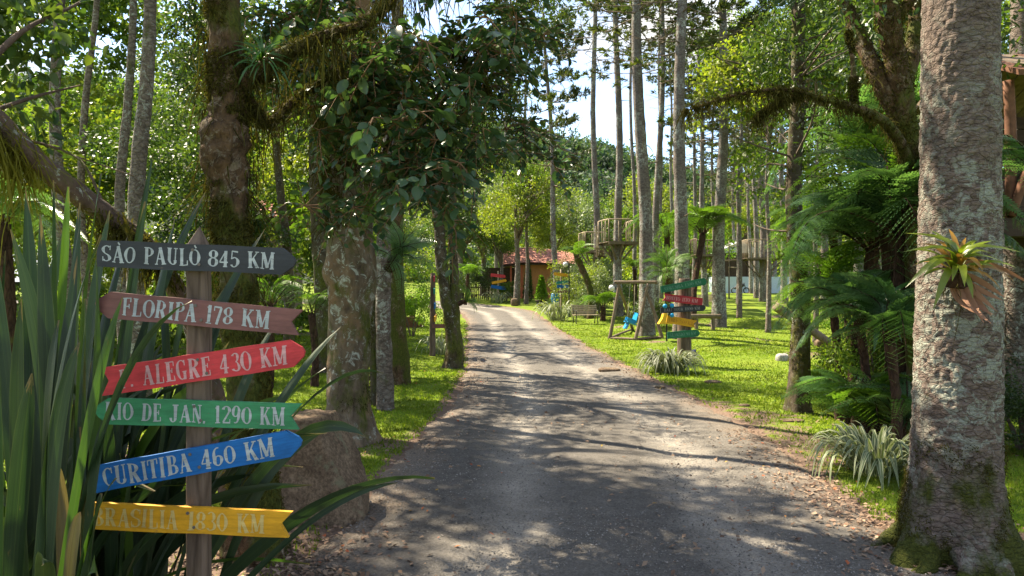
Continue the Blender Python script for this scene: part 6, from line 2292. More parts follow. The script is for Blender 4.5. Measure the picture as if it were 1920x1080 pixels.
bb_ = gnd(596, 985)
boulder('boulder', 'large brown tapering boulder behind the sign at the road edge', (bb_.x - 0.04, bb_.y + 0.30, bb_.z + 0.33), (0.36, 0.34, 0.43), 1, cut=taper, rough=0.10, n=60, m=90, facets=[((-0.1, -1, 0.25), 0.74), ((1, -0.15, 0.62), 0.62), ((0, 0, 1), 0.92), ((0.72, -0.8, 0.3), 0.86)])
for px, py, s, sd, lab, mat in ((1468, 676, (0.15, 0.14, 0.11), 2, 'pale rounded stone on the lawn left of the slim mossy trunk', 'stone'),
                               (1541, 650, (0.21, 0.16, 0.16), 3, 'dark stone under the low end of the seesaw', 'rock'),
                               (1337, 718, (0.15, 0.10, 0.035), 4, 'flat stone sunk in the lawn near the road', 'rock'),
                               (1142, 696, (0.22, 0.14, 0.05), 5, 'flat pinkish stone at the right road edge', 'rock'),
                               (1395, 762, (0.08, 0.06, 0.025), 6, 'small flat stone in the grass between road and slim mossy trunk', 'rock'),
                               (1238, 728, (0.09, 0.07, 0.03), 7, 'small dark stone at the road edge below the striped clump', 'rock'),
                               (1724, 1062, (0.035, 0.03, 0.022), 8, 'pebble at the foot of the huge trunk', 'stone'),
                               (1485, 790, (0.15, 0.08, 0.02), 9, 'flat stone before the slim mossy trunk', 'rock')):
    p = gnd(px, py)
    boulder('stone', lab, (p.x, p.y, p.z + s[2] * 0.45), s, sd, mat, 12, 18, 0.2, cat='stone')

# ------------------------------------------------------------------ benches, lamp, bin
def bench(label, base, yaw, w=1.25, mat='timber_pale'):
    t = thing('park_bench', label, 'bench', base)
    Rm = Matrix.Rotation(yaw, 4, 'Z')

    def put(name, V, F, m, smooth=False):
        V = np.array([tuple(Rm @ Vector(v)) for v in np.asarray(V)]) + np.array(base)
        return part(name, V, F, m, t, smooth)
    for k in range(4):
        put('seat_slat', *box((0, -0.05 - 0.11 * k + 0.12, 0.42), (w, 0.085, 0.03)), M[mat])
    for k in range(5):
        put('back_slat', *box((0, 0.21 + 0.02 * k, 0.50 + 0.085 * k), (w, 0.025, 0.062), Euler((-0.22, 0, 0))), M[mat])
    for sx in (-1, 1):
        x = sx * w * 0.42
        L = [([(x, -0.28, 0), (x, -0.20, 0.2), (x, -0.26, 0.40)], [0.022] * 3), ([(x, 0.30, 0), (x, 0.20, 0.25), (x, 0.19, 0.42), (x, 0.32, 0.88)], [0.022] * 4),
             ([(x, -0.26, 0.40), (x, 0.0, 0.395), (x, 0.19, 0.40)], [0.02] * 3), ([(x, -0.26, 0.40), (x, -0.27, 0.6), (x, -0.05, 0.62), (x, 0.23, 0.58)], [0.018] * 4)]
        put('leg', *tubes(L, 10, 8), M['iron'], True)
    return t


bench('slatted park bench with iron legs beside the road bend', gp(1098, 32.2), 0.18)
bench('far slatted bench behind the far sign boards', gp(1325, 46), -0.5, 1.4)

# rustic log table: half log on forked legs
b = gnd(1322, 617)
t = thing('log_table', 'rustic half log table on the lawn right of the far sign', 'table', b)
V, F = tube([b + Vector((-0.62, 0, 0.52)), b + Vector((0, 0.02, 0.54)), b + Vector((0.62, 0, 0.53))], [0.12, 0.13, 0.12], 16, 12, rough=0.12)
V[:, 2] = np.minimum(V[:, 2], b.z + 0.58)
part('table_top', V, F, M['timber'], t, True)
for dx in (-0.35, 0.3):
    V, F = tube([b + Vector((dx, 0, -0.08)), b + Vector((dx + 0.02, 0, 0.25)), b + Vector((dx, 0, 0.48))], [0.09, 0.07, 0.08], 10, 10, rough=0.15)
    part('leg', V, F, M['timber'], t, True)

# lamp post with a globe
b = gp(1067, 36.6)
t = thing('street_lamp', 'thin dark lamp post with a glass globe by the road bend', 'lamp', b)
V, F = tube([b + Vector((0, 0, -0.1)), b + Vector((0, 0, 1.2)), b + Vector((0, 0, 2.86))], [0.05, 0.035, 0.03], 14, 10)
part('pole', V, F, M['iron'], t, True)
V, F = tube([b + Vector((0, 0, 0.0)), b + Vector((0, 0, 0.12)), b + Vector((0, 0, 0.2))], [0.09, 0.08, 0.04], 8, 12)
part('base', V, F, M['iron'], t, True)
V, F = tube([b + Vector((0, 0, 2.82)), b + Vector((-0.10, 0, 2.98)), b + Vector((-0.19, 0, 2.96))], [0.02, 0.018, 0.02], 10, 8)
part('arm', V, F, M['iron'], t, True)
gm, nt, N, L_ = nodes('lamp_globe_glass')
finish(N, L_, (0.62, 0.62, 0.58), 0.25, spec=0.6)


def sphere(c, r, n=12, m=18, sz=1.0):
    u_ = np.linspace(-PI / 2, PI / 2, n)
    v_ = np.linspace(0, 2 * PI, m, endpoint=False)
    U, W = np.meshgrid(u_, v_, indexing='ij')
    P = np.stack([np.cos(U) * np.cos(W), np.cos(U) * np.sin(W), np.sin(U) * sz], -1).reshape(-1, 3) * r + np.array(c)
    F = [(i * m + j, i * m + (j + 1) % m, (i + 1) * m + (j + 1) % m, (i + 1) * m + j) for i in range(n - 1) for j in range(m)]
    return P, F


part('globe', *sphere(b + Vector((-0.19, 0, 2.83)), 0.14), gm, t, True)

# blue litter bin
b = gp(1041, 40.5)
t = thing('litter_bin', 'bright blue rounded litter bin on a pale stand by the road bend', 'bin', b)
V, F = tube([b + Vector((0, 0, 0.45)), b + Vector((0, 0, 0.6)), b + Vector((0, 0, 0.9)), b + Vector((0, 0, 1.05))], [0.15, 0.22, 0.26, 0.22], 16, 18)
part('bucket', V, F, plain('blue_plastic', (0.015, 0.20, 0.50), 0.45, 0.15), t, True)
V, F = tube([b + Vector((0, 0, 1.03)), b + Vector((0, 0, 1.09))], [0.24, 0.20], 4, 18)
part('lid', V, F, plain('pale_blue_plastic', (0.25, 0.45, 0.60), 0.45, 0.15), t, True)
for dx in (-0.13, 0.13):
    V, F = tube([b + Vector((dx, 0, -0.05)), b + Vector((dx, 0, 0.62))], [0.025, 0.025], 4, 8)
    part('leg', V, F, plain('pale_metal', (0.5, 0.5, 0.5), 0.5, 0.1), t, True)

# ------------------------------------------------------------------ swing
sw0 = gnd(1190, 637)
t = thing('wooden_swing', 'rough log swing frame with a blue seat on the lawn', 'swing', sw0)
DW = sw0.y
gA1, gA2 = gnd(1142, 636), gnd(1187, 618)
gB1, gB2 = gnd(1190, 638), gnd(1243, 634)
apA, apB = at(1160, 528, DW + 0.5), at(1212, 532, DW + 0.1)
for p0, p1 in ((gA1, apA + Vector((0.03, 0, 0))), (gA2, apA + Vector((-0.02, 0.05, -0.05))), (gB1, apB + Vector((0.04, 0, 0.0))), (gB2, apB + Vector((-0.05, 0.04, -0.12)))):
    V, F = tube([p0 + Vector((0, 0, -0.08)), p0.lerp(p1, 0.5) + Vector((0.02, 0, 0)), p1], [0.062, 0.055, 0.05], 20, 10, rough=0.12, freq=6)
    part('leg', V, F, M['timber'], t, True)
V, F = tube([apA + Vector((-0.12, 0.05, -0.02)), apA.lerp(apB, 0.5) + Vector((0, 0, 0.02)), apB + Vector((0.35, -0.1, 0.05))], [0.06, 0.055, 0.05], 20, 10, rough=0.15, freq=6)
part('top_bar', V, F, M['timber'], t, True)
for p0, p1 in ((gA1, gA2), (gB1, gB2), (gA1, gB1)):
    V, F = tube([p0 + Vector((0, 0, 0.03)), p0.lerp(p1, 0.5) + Vector((0, 0, 0.04)), p1 + Vector((0, 0, 0.03))], [0.04, 0.045, 0.04], 12, 8, rough=0.15, freq=6)
    part('ground_bar', V, F, M['timber'], t, True)
sc_ = at(1182, 606, DW + 0.3)
blue = plain('swing_blue_plastic', (0.01, 0.24, 0.50), 0.4, 0.15)
st_ = part('seat', *join(box(sc_, (0.36, 0.30, 0.035), Euler((0, 0.35, 0.3))), box(sc_ + Vector((0.16, 0.02, 0.17)), (0.03, 0.30, 0.36), Euler((0, 0.30, 0.3))), box(sc_ + Vector((0, -0.15, 0.10)), (0.32, 0.025, 0.12), Euler((0, 0.35, 0.3))),
                         box(sc_ + Vector((0, 0.16, 0.10)), (0.32, 0.025, 0.12), Euler((0, 0.35, 0.3))), box(sc_ + Vector((-0.14, 0, -0.09)), (0.03, 0.26, 0.2), Euler((0, 0.5, 0.3)))), blue, t)
mid = apA.lerp(apB, 0.5)
for dx, dy in ((-0.12, -0.15), (0.14, 0.15)):
    V, F = tube([mid + Vector((dx * 0.6, 0, 0)), sc_ + Vector((dx, dy, 0.14))], [0.010, 0.010], 4, 6)
    part('rope', V, F, M['rope'], t, True)
# pale globe hung on the swing's left post
p = at(1147, 540, DW + 0.3)
t2 = thing('garden_lantern', 'small pale round lantern at the left end of the swing bar', 'lantern', p)
part('globe', *sphere(p, 0.10), gm, t2, True)
V, F = tube([p + Vector((0, 0, 0.09)), p + Vector((0.08, 0, 0.17)), apA + Vector((-0.1, 0, 0.0))], [0.012, 0.012, 0.012], 8, 6)
part('arm', V, F, M['iron'], t2, True)
# yellow seat on a post and the blue feeders
b = gnd(1250, 640)
t = thing('spring_rider', 'yellow plastic seat on a thin dark post left of the far sign', 'toy', b)
V, F = tube([b + Vector((0, 0, -0.05)), at(1250, 606, b.y)], [0.03, 0.025], 6, 8)
part('post', V, F, M['iron'], t, True)
c = at(1250, 600, b.y)
yel = plain('yellow_plastic', (0.66, 0.36, 0.02), 0.45, 0.15)
V, F = prism([(-0.27, -0.12), (0.22, -0.12), (0.20, -0.05), (0.02, 0.02), (-0.02, 0.24), (-0.10, 0.24), (-0.16, 0.05)], -0.14, 0.14)
part('seat', V + np.array(c), F, yel, t)
part('head', *sphere(c + Vector((-0.05, -0.02, 0.22)), 0.10, 8, 12), plain('cream_plastic', (0.65, 0.52, 0.38), 0.5, 0.1), t, True)
for px, py, lab in ((1247, 574, 'left of the two blue bird feeders hanging under the red far board'), (1260, 573, 'right of the two blue bird feeders hanging under the red far board'), (1260, 591, 'small teal feeder hanging under the dark far board')):
    p = at(px, py, 14.0 if py > 580 else 14.02)
    p.y = D2 - 0.06
    p = at(px, py, p.y)
    t = thing('bird_feeder', lab, 'bird feeder', p)
    part('bowl', *sphere(p, 0.05, 8, 12), blue, t, True)
    V, F = tube([p + Vector((0, 0, 0.04)), p + Vector((0, 0.035, 0.13))], [0.004, 0.004], 3, 5)
    part('cord', V, F, M['iron'], t, True)
# dark blue bucket with a hose
b = gnd(1296, 672)
t = thing('bucket', 'small dark navy bucket lying right of the far striped clump', 'bucket', b)
V, F = tube([b + Vector((-0.11, 0, 0.10)), b + Vector((0.02, 0, 0.11)), b + Vector((0.10, 0, 0.11))], [0.08, 0.10, 0.11], 10, 16)
part('body', V, F, plain('navy_plastic', (0.012, 0.016, 0.05), 0.4, 0.2), t, True)
V, F = tube([b + Vector((0.10, -0.1, 0.12)), b + Vector((0.2, 0, 0.16)), b + Vector((0.10, 0.1, 0.12))], [0.006] * 3, 10, 6)
part('handle', V, F, M['iron'], t, True)

# ------------------------------------------------------------------ seesaw
DSW = 19.5
b = gp(1517, DSW)
t = thing('seesaw', 'log seesaw on a short post behind the slim mossy trunk', 'seesaw', b)
e0, e1 = at(1454, 574, DSW - 0.3), at(1553, 641, DSW + 0.2)
V, F = tube([e0, e0.lerp(e1, 0.5), e1], [0.13, 0.12, 0.11], 20, 14, rough=0.06, freq=4)
part('beam', V, F, M['timber'], t, True)
mm_ = e0.lerp(e1, (1517 - 1454) / 99.0)
V, F = tube([Vector((mm_.x, mm_.y + 0.22, b.z - 0.1)), Vector((mm_.x, mm_.y + 0.22, mm_.z + 0.15))], [0.07, 0.07], 8, 10, rough=0.06)
part('post', V, F, M['timber'], t, True)
V, F = tube([Vector((mm_.x, mm_.y + 0.26, mm_.z)), Vector((mm_.x, mm_.y - 0.16, mm_.z))], [0.03, 0.03], 3, 8)
part('axle', V, F, M['iron'], t, True)
V, F = tube([e0 + Vector((0.35, 0, -0.02)), e0 + Vector((0.35, 0, 0.28))], [0.02, 0.02], 3, 8)
part('handle', V, F, M['iron'], t, True)


# ------------------------------------------------------------------ platforms in the trees
def platform(label, trunk, z, w, d, rail_h, posts, braces=True, sides='fblr', mat='timber_pale', deck='timber', ang=0.0):
    """deck of boards round a trunk with balusters and a top rail"""
    base = Vector((trunk.x, trunk.y, z))
    t = thing('tree_platform', label, 'platform', base)
    Rm = Matrix.Rotation(ang, 4, 'Z')

    def put(name, V, F, m, smooth=False):
        V = np.array([tuple(Rm @ Vector(v)) for v in np.asarray(V)]) + np.array(base)
        return part(name, V, F, m, t, smooth)
    nb = max(5, int(d / 0.16))
    for k in range(nb):
        y = -d / 2 + (k + 0.5) * d / nb
        put('deck_board', *box((0.02 * math.sin(k * 5.0), y, 0.0), (w, d / nb * 0.93, 0.04)), M[deck])
    for sx in (-1, 1):
        put('joist', *box((sx * w * 0.36, 0, -0.09), (0.08, d, 0.13)), M['timber'])
    for sy in (-1, 1):
        put('fascia', *box((0, sy * (d / 2 + 0.022), -0.05), (w + 0.04, 0.035, 0.15)), M['timber'])
    if braces:
        for sx, sy in ((-1, -1), (1, -1), (-1, 1), (1, 1), (0, -1)):
            put('brace', *tube([(sx * w * 0.44, sy * d * 0.44, -0.08), (sx * 0.18, sy * 0.18, -braces)], [0.05, 0.05], 6, 8, rough=0.1), M['timber'], True)
    lines = {'f': ((-w / 2, -d / 2), (w / 2, -d / 2)), 'b': ((-w / 2, d / 2), (w / 2, d / 2)), 'l': ((-w / 2, -d / 2), (-w / 2, d / 2)), 'r': ((w / 2, -d / 2), (w / 2, d / 2))}
    for s in sides:
        (x0, y0), (x1, y1) = lines[s]
        for k in range(posts + 1):
            f = k / posts
            x, y = x0 + (x1 - x0) * f, y0 + (y1 - y0) * f
            r_ = 0.04 if k in (0, posts) else 0.025
            put('baluster', *tube([(x, y, 0), (x, y, rail_h)], [r_, r_], 4, 7), M[mat], True)
        put('top_rail', *tube([(x0, y0, rail_h), ((x0 + x1) / 2, (y0 + y1) / 2, rail_h + 0.02), (x1, y1, rail_h)], [0.035] * 3, 8, 8), M[mat], True)
    return t


tr3 = gp(1160, 34.4)
z3 = EYE + (540 - 453) / FP * 33.6
platform('high square platform with pale railing on an araucaria right of the bench', Vector((tr3.x - 0.03, 34.4, 0)), z3, 1.55, 1.4, 1.1, 3, 0.85, 'flr', ang=0.25)
tr2 = gp(1118, 40)
z2 = EYE + (540 - 470) / FP * 39.5
platform('lower railed platform left behind the high one', Vector((tr2.x - 0.25, 40, 0)), z2, 1.2, 1.2, 1.05, 3, 0.8, 'fl', ang=0.2)
# rope bridge with a net between the two
t = thing('rope_bridge', 'sagging rope net bridge between the two railed platforms', 'bridge', Vector((tr3.x - 0.9, 36.5, z2)))
A0, A1 = Vector((tr2.x + 0.25, 39.2, z2 + 0.02)), Vector((tr3.x - 0.85, 35.2, z3 - 0.15))
L = []
for off_, hh in ((-0.35, 0.0), (0.35, 0.0), (-0.4, 1.0), (0.4, 1.0)):
    L.append(([A0 + Vector((off_ * 0.6, off_ * 0.6, hh)), A0.lerp(A1, 0.5) + Vector((off_ * 0.6, off_ * 0.6, hh - 0.45)), A1 + Vector((off_ * 0.6, off_ * 0.6, hh))], [0.028] * 3))
for p_, r_ in L:
    V, F = tube(p_, r_, 14, 6)
    part('rope', V, F, M['rope'], t, True)
S4 = [along(p_, 17) for p_, _ in L]
net = []
for k in range(16):
    for lo, hi in ((0, 2), (1, 3)):
        net.append(([S4[lo][k], S4[hi][k + 1]], [0.012, 0.012]))
        net.append(([S4[lo][k + 1], S4[hi][k]], [0.012, 0.012]))
V, F = tubes(net, 3, 4)
part('net', V, F, M['rope'], t, True)
for k in range(1, 16):
    c = (S4[0][k] + S4[1][k]) / 2
    part('plank', *box(c + np.array((0, 0, -0.02)), (0.75, 0.20, 0.03), Euler((0, 0, 0.75))), M['timber'], t)

tr9 = gp(1432, 55)
z9 = EYE + (540 - 484) / FP * 54.3
platform('wide railed platform on funnel braces at the back of the lawn', Vector((tr9.x - 0.1, 55, 0)), z9, 3.0, 2.4, 1.45, 7, 1.5, 'flb', ang=-0.08)
t = thing('plank_walkway', 'narrow plank walkway hung between the back platforms', 'walkway', Vector((tr9.x - 3.6, 55.3, z9 - 0.1)))
for sy in (-0.4, 0.4):
    V, F = tube([(tr9.x - 5.6, 55.3 + sy, z9 - 0.05), (tr9.x - 3.6, 55.3 + sy, z9 - 0.18), (tr9.x - 1.6, 55.2 + sy, z9 - 0.06)], [0.05] * 3, 12, 6)
    part('beam', V, F, M['timber'], t, True)
for k in range(20):
    x = tr9.x - 5.6 + 0.2 * k
    s = (x - (tr9.x - 3.6)) / 2
    part('plank', *box((x, 55.27, z9 - 0.10 - 0.10 * (1 - s * s)), (0.17, 0.95, 0.03)), M['timber'], t)
for sy in (-0.45, 0.45):
    V, F = tube([(tr9.x - 5.6, 55.3 + sy, z9 + 1.1), (tr9.x - 3.6, 55.3 + sy, z9 + 0.95), (tr9.x - 1.5, 55.2 + sy, z9 + 1.25)], [0.018] * 3, 12, 5)
    part('hand_rope', V, F, M['rope'], t, True)
# platform further left on the dark thin araucaria
tr8 = gp(1322, 44)
platform('small platform among the tree fern fronds on a thin araucaria', Vector((tr8.x + 0.0, 44, 0)), EYE + (540 - 478) / FP * 44, 1.5, 1.5, 1.0, 4, 0.9, 'bl', mat='timber')

# ------------------------------------------------------------------ scaffold frame, shed and motorbike far behind
t = thing('pole_frame', 'tall thin pole frame with cross bars standing before the far shed', 'frame', gp(1377, 60))
for px in (1367, 1388):
    g = gp(px, 60)
    V, F = tube([g + Vector((0, 0, -0.1)), at(px, 452, 60)], [0.07, 0.05], 10, 8, rough=0.05)
    part('pole', V, F, M['timber'], t, True)
for py in (462, 501):
    V, F = tube([at(1366, py, 59.95), at(1390, py + 1, 59.95)], [0.04, 0.04], 4, 7)
    part('cross_bar', V, F, M['timber_pale'], t, True)
DSH = 76
b = gp(1385, DSH)
t = thing('shed', 'brown upper storey shed on a pale blue base wall at the back of the lawn', 'shed', b)
k = DSH / FP
zb = b.z
part('base_wall', *box((b.x + 1.6, DSH, zb + 0.9), (9.0, 3.0, 1.8)), plain('pale_blue_wall', (0.44, 0.52, 0.58), 0.7, 0.1), t)
part('upper_wall', *box((b.x - 0.4, DSH + 0.05, zb + 3.1), (4.2, 2.8, 2.6)), M['timber_dark'], t)
for j in range(5):
    part('cladding_post', *box((b.x - 2.2 + 0.9 * j, DSH - 1.42, zb + 3.1), (0.12, 0.06, 2.6)), M['timber_dark'], t)
V, F = prism([(-2.6, 0), (2.6, 0), (0, 1.3)], -1.8, 1.8)
part('roof', V + np.array((b.x - 0.4, DSH, zb + 4.4)), F, plain('grey_roof', (0.34, 0.34, 0.35), 0.8, 0.2), t)
part('window', *box((b.x - 0.4, DSH - 1.43, zb + 3.2), (0.55, 0.05, 0.8)), M['iron'], t)
b = gp(1388, 70)
t = thing('motorbike', 'small dark motorbike parked before the pale base wall', 'motorbike', b)
for dx in (-0.62, 0.62):
    a = np.linspace(0, 2 * PI, 17)
    V, F = tube([(b.x + dx + 0.28 * math.cos(q), b.y, b.z + 0.32 + 0.28 * math.sin(q)) for q in a], [0.06] * 17, 24, 6, cap=False)
    part('wheel', V, F, M['iron'], t, True)
V, F = tube([(b.x - 0.6, b.y, b.z + 0.55), (b.x - 0.2, b.y, b.z + 0.72), (b.x + 0.2, b.y, b.z + 0.86), (b.x + 0.42, b.y, b.z + 0.92)], [0.10, 0.16, 0.2, 0.08], 16, 10)
part('body', V, F, M['iron'], t, True)
V, F = tube([(b.x + 0.62, b.y, b.z + 0.32), (b.x + 0.46, b.y, b.z + 0.8), (b.x + 0.38, b.y, b.z + 1.1)], [0.04] * 3, 8, 8)
part('fork', V, F, M['iron'], t, True)
V, F = tube([(b.x + 0.38, b.y - 0.3, b.z + 1.1), (b.x + 0.40, b.y + 0.3, b.z + 1.1)], [0.025] * 2, 4, 6)
part('handlebar', V, F, M['iron'], t, True)

# ------------------------------------------------------------------ cabin
DC = 54.0
b = gp(1018, DC)
k = DC / FP
zc = b.z
t = thing('cabin', 'orange cabin with a sagging pink tiled roof beyond the road bend', 'cabin', b)
x0, x1 = (976 - 960) * k, (1062 - 960) * k
ORG = plain('orange_render', (0.40, 0.175, 0.072), 0.85, 0.25, 2.5, 0.1)
wall_h = EYE + (540 - 497) * k - zc
part('wall', *box(((x0 + x1) / 2, DC + 1.8, zc + wall_h / 2), (x1 - x0, 3.6, wall_h)), ORG, t)
xp = (908 - 960) * k
part('porch_wall', *box(((x0 + xp) / 2 - 0.02, DC + 2.6, zc + wall_h * 0.47), (x0 - xp - 0.05, 1.9, wall_h * 0.94)), M['timber_dark'], t)
TILE = plain('clay_tile', (0.46, 0.205, 0.15), 0.85, 0.4, 5.0, 0.3)
rz0, rz1 = EYE + (540 - 494) * k - zc, EYE + (540 - 466) * k - zc
# roof slabs, front and back, with an eave sag
rx0, rx1 = (944 - 960) * k, (1078 - 960) * k
NXR, NYR = 26, 9


def roof_pt(u_, v_, back=False):
    x = rx0 + (rx1 - rx0) * u_
    y = DC - 0.55 + 2.4 * v_ if not back else DC + 4.25 - 2.4 * v_
    z = zc + rz0 + (rz1 - rz0) * v_ * (0.88 + 0.12 * math.sin(u_ * 3.0)) + 0.16 * math.sin(u_ * 4.2 + 0.4) - 0.28 * (1 - u_) * (1 - v_)
    return np.array((x, y, z))


for back in (False, True):
    V = [roof_pt(i / NXR, j / NYR, back) for j in range(NYR + 1) for i in range(NXR + 1)]
    V += [v - np.array((0, 0, 0.08)) for v in V]
    n_ = (NXR + 1) * (NYR + 1)
    F = []
    for j in range(NYR):
        for i in range(NXR):
            a = j * (NXR + 1) + i
            F += [(a, a + 1, a + NXR + 2, a + NXR + 1), (a + n_, a + NXR + 1 + n_, a + NXR + 2 + n_, a + 1 + n_)]
    for i in range(NXR):
        F.append((i, i + n_, i + 1 + n_, i + 1))
    rf = part('roof', np.array(V), F, M['timber_dark'], t)
    VV = []
    for j in range(NYR):
        for i in range(NXR * 2):
            u_ = (i + 0.5) / (NXR * 2)
            p0 = roof_pt(u_, j / NYR, back) + (0, 0, 0.05)
            p1 = roof_pt(u_, (j + 1.15) / NYR if j < NYR - 1 else 1.0, back) + (0, 0, 0.02)
            VV.append(([p0, (p0 + p1) / 2 + (0, 0, 0.01), p1], [0.085, 0.08, 0.07]))
    V, F = tubes(VV, 3, 6)
    tag(part('roof_tiles', V, F, TILE, rf, True), kind='stuff')
for px in (958, 978):
    x = (px - 960) * k
    part('porch_post', *box((x, DC - 0.25, zc + wall_h * 0.5), (0.14, 0.14, wall_h)), plain('red_post', (0.40, 0.10, 0.05), 0.7, 0.2), t)
w_ = part('window', *box(((930 - 960) * k, DC + 1.62, zc + 1.5), (0.9, 0.06, 0.9)), M['timber_brown'], t)
part('pane', *box(((930 - 960) * k, DC + 1.58, zc + 1.5), (0.7, 0.03, 0.7)), M['iron'], w_)
# porch railing
for j in range(9):
    x = (914 - 960) * k + 0.24 * j
    V, F = tube([(x, DC - 0.3, zc), (x, DC - 0.3, zc + 0.9)], [0.03, 0.03], 3, 6)
    part('baluster', V, F, M['timber_pale'], t, True)
part('porch_rail', *box(((914 - 960) * k + 0.96, DC - 0.3, zc + 0.92), (2.1, 0.07, 0.06)), M['timber_pale'], t)
# stone block at the slim tree's foot
b = gp(965, 45.3)
boulder('stone_block', 'squared stone block at the foot of the slim brown tree by the bend', (b.x, b.y, b.z + 0.22), (0.26, 0.25, 0.28), 21, 'rock', 14, 20, 0.08, cat='stone')

# dark picket fence at the bend
t = thing('picket_fence', 'dark picket fence at the left of the road bend', 'fence', gp(888, 52))
for j in range(16):
    x = (862 - 960) / FP * 52 + 0.145 * j
    g = float(gz(x, 52))
    V, F = prism([(-0.045, 0), (0.045, 0), (0.045, 1.05), (0, 1.15), (-0.045, 1.05)], -0.012, 0.012)
    part('picket', V + np.array((x, 52, g - 0.03)), F, M['timber_dark'], t)
for hh in (0.3, 0.85):
    part('rail', *box(((862 - 960) / FP * 52 + 1.09, 52.035, float(gz(-3, 52)) + hh), (2.4, 0.04, 0.07)), M['timber_dark'], t)

# timber planter on the left lawn
b = gp(778, 28)
t = thing('planter_box', 'low brown timber planter with a red brown post behind the straight lichened trunk', 'planter', b)
for j in range(2):
    part('board', *box((b.x, b.y, b.z + 0.11 + 0.21 * j), (0.75, 0.5, 0.20)), M['timber_brown'], t)
part('post', *box((b.x - 0.18, b.y + 0.4, b.z + 0.6), (0.20, 0.18, 1.3)), plain('red_brown_post', (0.22, 0.085, 0.045), 0.8, 0.3), t)

# cottage half hidden behind the left thicket
DQ = 23.0
k = DQ / FP
t = thing('cottage', 'cottage with salmon tiled roof glimpsed behind the mossy trunk on the left', 'cottage', gp(430, DQ))
qx0, qx1 = (372 - 960) * k, (540 - 960) * k
ez, rzq = EYE + (540 - 412) * k, EYE + (540 - 372) * k
part('wall', *box(((qx0 + qx1) / 2, DQ + 1.3, ez / 2), (qx1 - qx0 - 0.5, 2.2, ez)), plain('cottage_wall', (0.20, 0.15, 0.11), 0.85, 0.2, 3), t)
VV = []
for j in range(6):
    for i in range(22):
        x = qx0 + (qx1 - qx0) * (i + 0.5) / 22
        f0, f1 = j / 6, (j + 1.12) / 6
        p0 = np.array((x, DQ - 0.15 + 1.4 * f0, ez + (rzq - ez) * f0 + 0.05))
        p1 = np.array((x, DQ - 0.15 + 1.4 * f1, ez + (rzq - ez) * f1 + 0.02))
        VV.append(([p0, p1], [0.085, 0.07]))
V, F = prism([(-0.2, ez - 0.06), (1.25, rzq - 0.03), (2.7, ez - 0.06), (2.7, ez - 0.12), (-0.2, ez - 0.12)], qx0, qx1)
V = np.stack([V[:, 1], V[:, 0] + DQ, V[:, 2]], 1)
rf = part('roof', V, F, M['timber_brown'], t)
V, F = tubes(VV, 3, 6)
tag(part('roof_tiles', V, F, plain('salmon_tile', (0.58, 0.30, 0.24), 0.8, 0.35, 6), rf, True), kind='stuff')

# ------------------------------------------------------------------ tree house at the right edge
DT = 7.6
k = DT / FP
tx0 = (1886 - 960) * k
t = thing('tree_house', 'dark plank tree house on stilts cut off by the right edge', 'tree house', (tx0 + 0.9, DT + 0.8, float(gz(tx0 + 0.9, DT + 0.8))))
zf, zr = EYE + (540 - 432) * k, EYE + (540 - 150) * k
for j in range(7):
    part('floor_board', *box((tx0 + 0.9, DT + 0.12 + 0.24 * j, zf + 0.05), (1.85, 0.225, 0.05)), M['timber_dark'], t)
part('floor_beam', *box((tx0 + 0.9, DT - 0.02, zf + 0.03), (1.95, 0.10, 0.20)), M['timber_dark'], t)
part('floor_beam', *box((tx0 + 0.9, DT + 1.6, zf + 0.03), (1.95, 0.10, 0.20)), M['timber_dark'], t)
for j in range(5):
    part('wall_plank', *box((tx0 + 0.95, DT + 0.03, zf + 0.20 + 0.125 * j), (1.75, 0.03, 0.108), Euler((0.05, 0, 0))), M['timber_dark'], t)
for j in range(9):
    part('back_plank', *box((tx0 + 0.95, DT + 1.6, zf + 0.22 + 0.17 * j), (1.75, 0.03, 0.155)), M['timber_dark'], t)
for xx in (0.05, 1.78):
    for yy in (0.03, 1.55):
        V, F = tube([(tx0 + xx, DT + yy, zf - 0.05), (tx0 + xx + 0.03, DT + yy, (zf + zr) / 2), (tx0 + xx, DT + yy, zr)], [0.055] * 3, 12, 9, rough=0.12)
        part('corner_post', V, F, M['timber_brown'], t, True)
for xx, yy in ((0.35, 1.5), (1.75, 0.1), (1.75, 1.5)):
    g = float(gz(tx0 + xx, DT + yy))
    V, F = tube([(tx0 + xx, DT + yy, g - 0.1), (tx0 + xx, DT + yy, zf)], [0.09, 0.08], 10, 10, rough=0.1)
    part('stilt', V, F, M['timber'], t, True)
for j in range(9):
    x = tx0 + 0.08 - 0.12 + 0.24 * j
    V, F = prism([(DT - 0.25, zr - 0.02), (DT + 0.8, zr + 0.5), (DT + 0.8, zr + 0.56), (DT - 0.25, zr + 0.04)], x, x + 0.225)
    V = np.stack([V[:, 1], V[:, 0], V[:, 2]], 1)
    part('roof_board', V, F, M['timber'] if j % 3 else M['timber_brown'], t)
    V, F = prism([(DT + 1.85, zr - 0.02), (DT + 0.8, zr + 0.5), (DT + 0.8, zr + 0.56), (DT + 1.85, zr + 0.04)], x, x + 0.225)
    V = np.stack([V[:, 1], V[:, 0], V[:, 2]], 1)
    part('roof_board', V, F, M['timber'], t)
V, F = tube([(tx0 + 0.02, DT - 0.05, zf + 0.15), (tx0 + 0.25, DT - 0.08, zf + 0.9), (tx0 + 0.33, DT - 0.1, zr - 0.1)], [0.05, 0.05, 0.045], 16, 9, rough=0.15)
part('brace', V, F, M['timber_brown'], t, True)

# ------------------------------------------------------------------ ground cover
rsC = rs_(900)


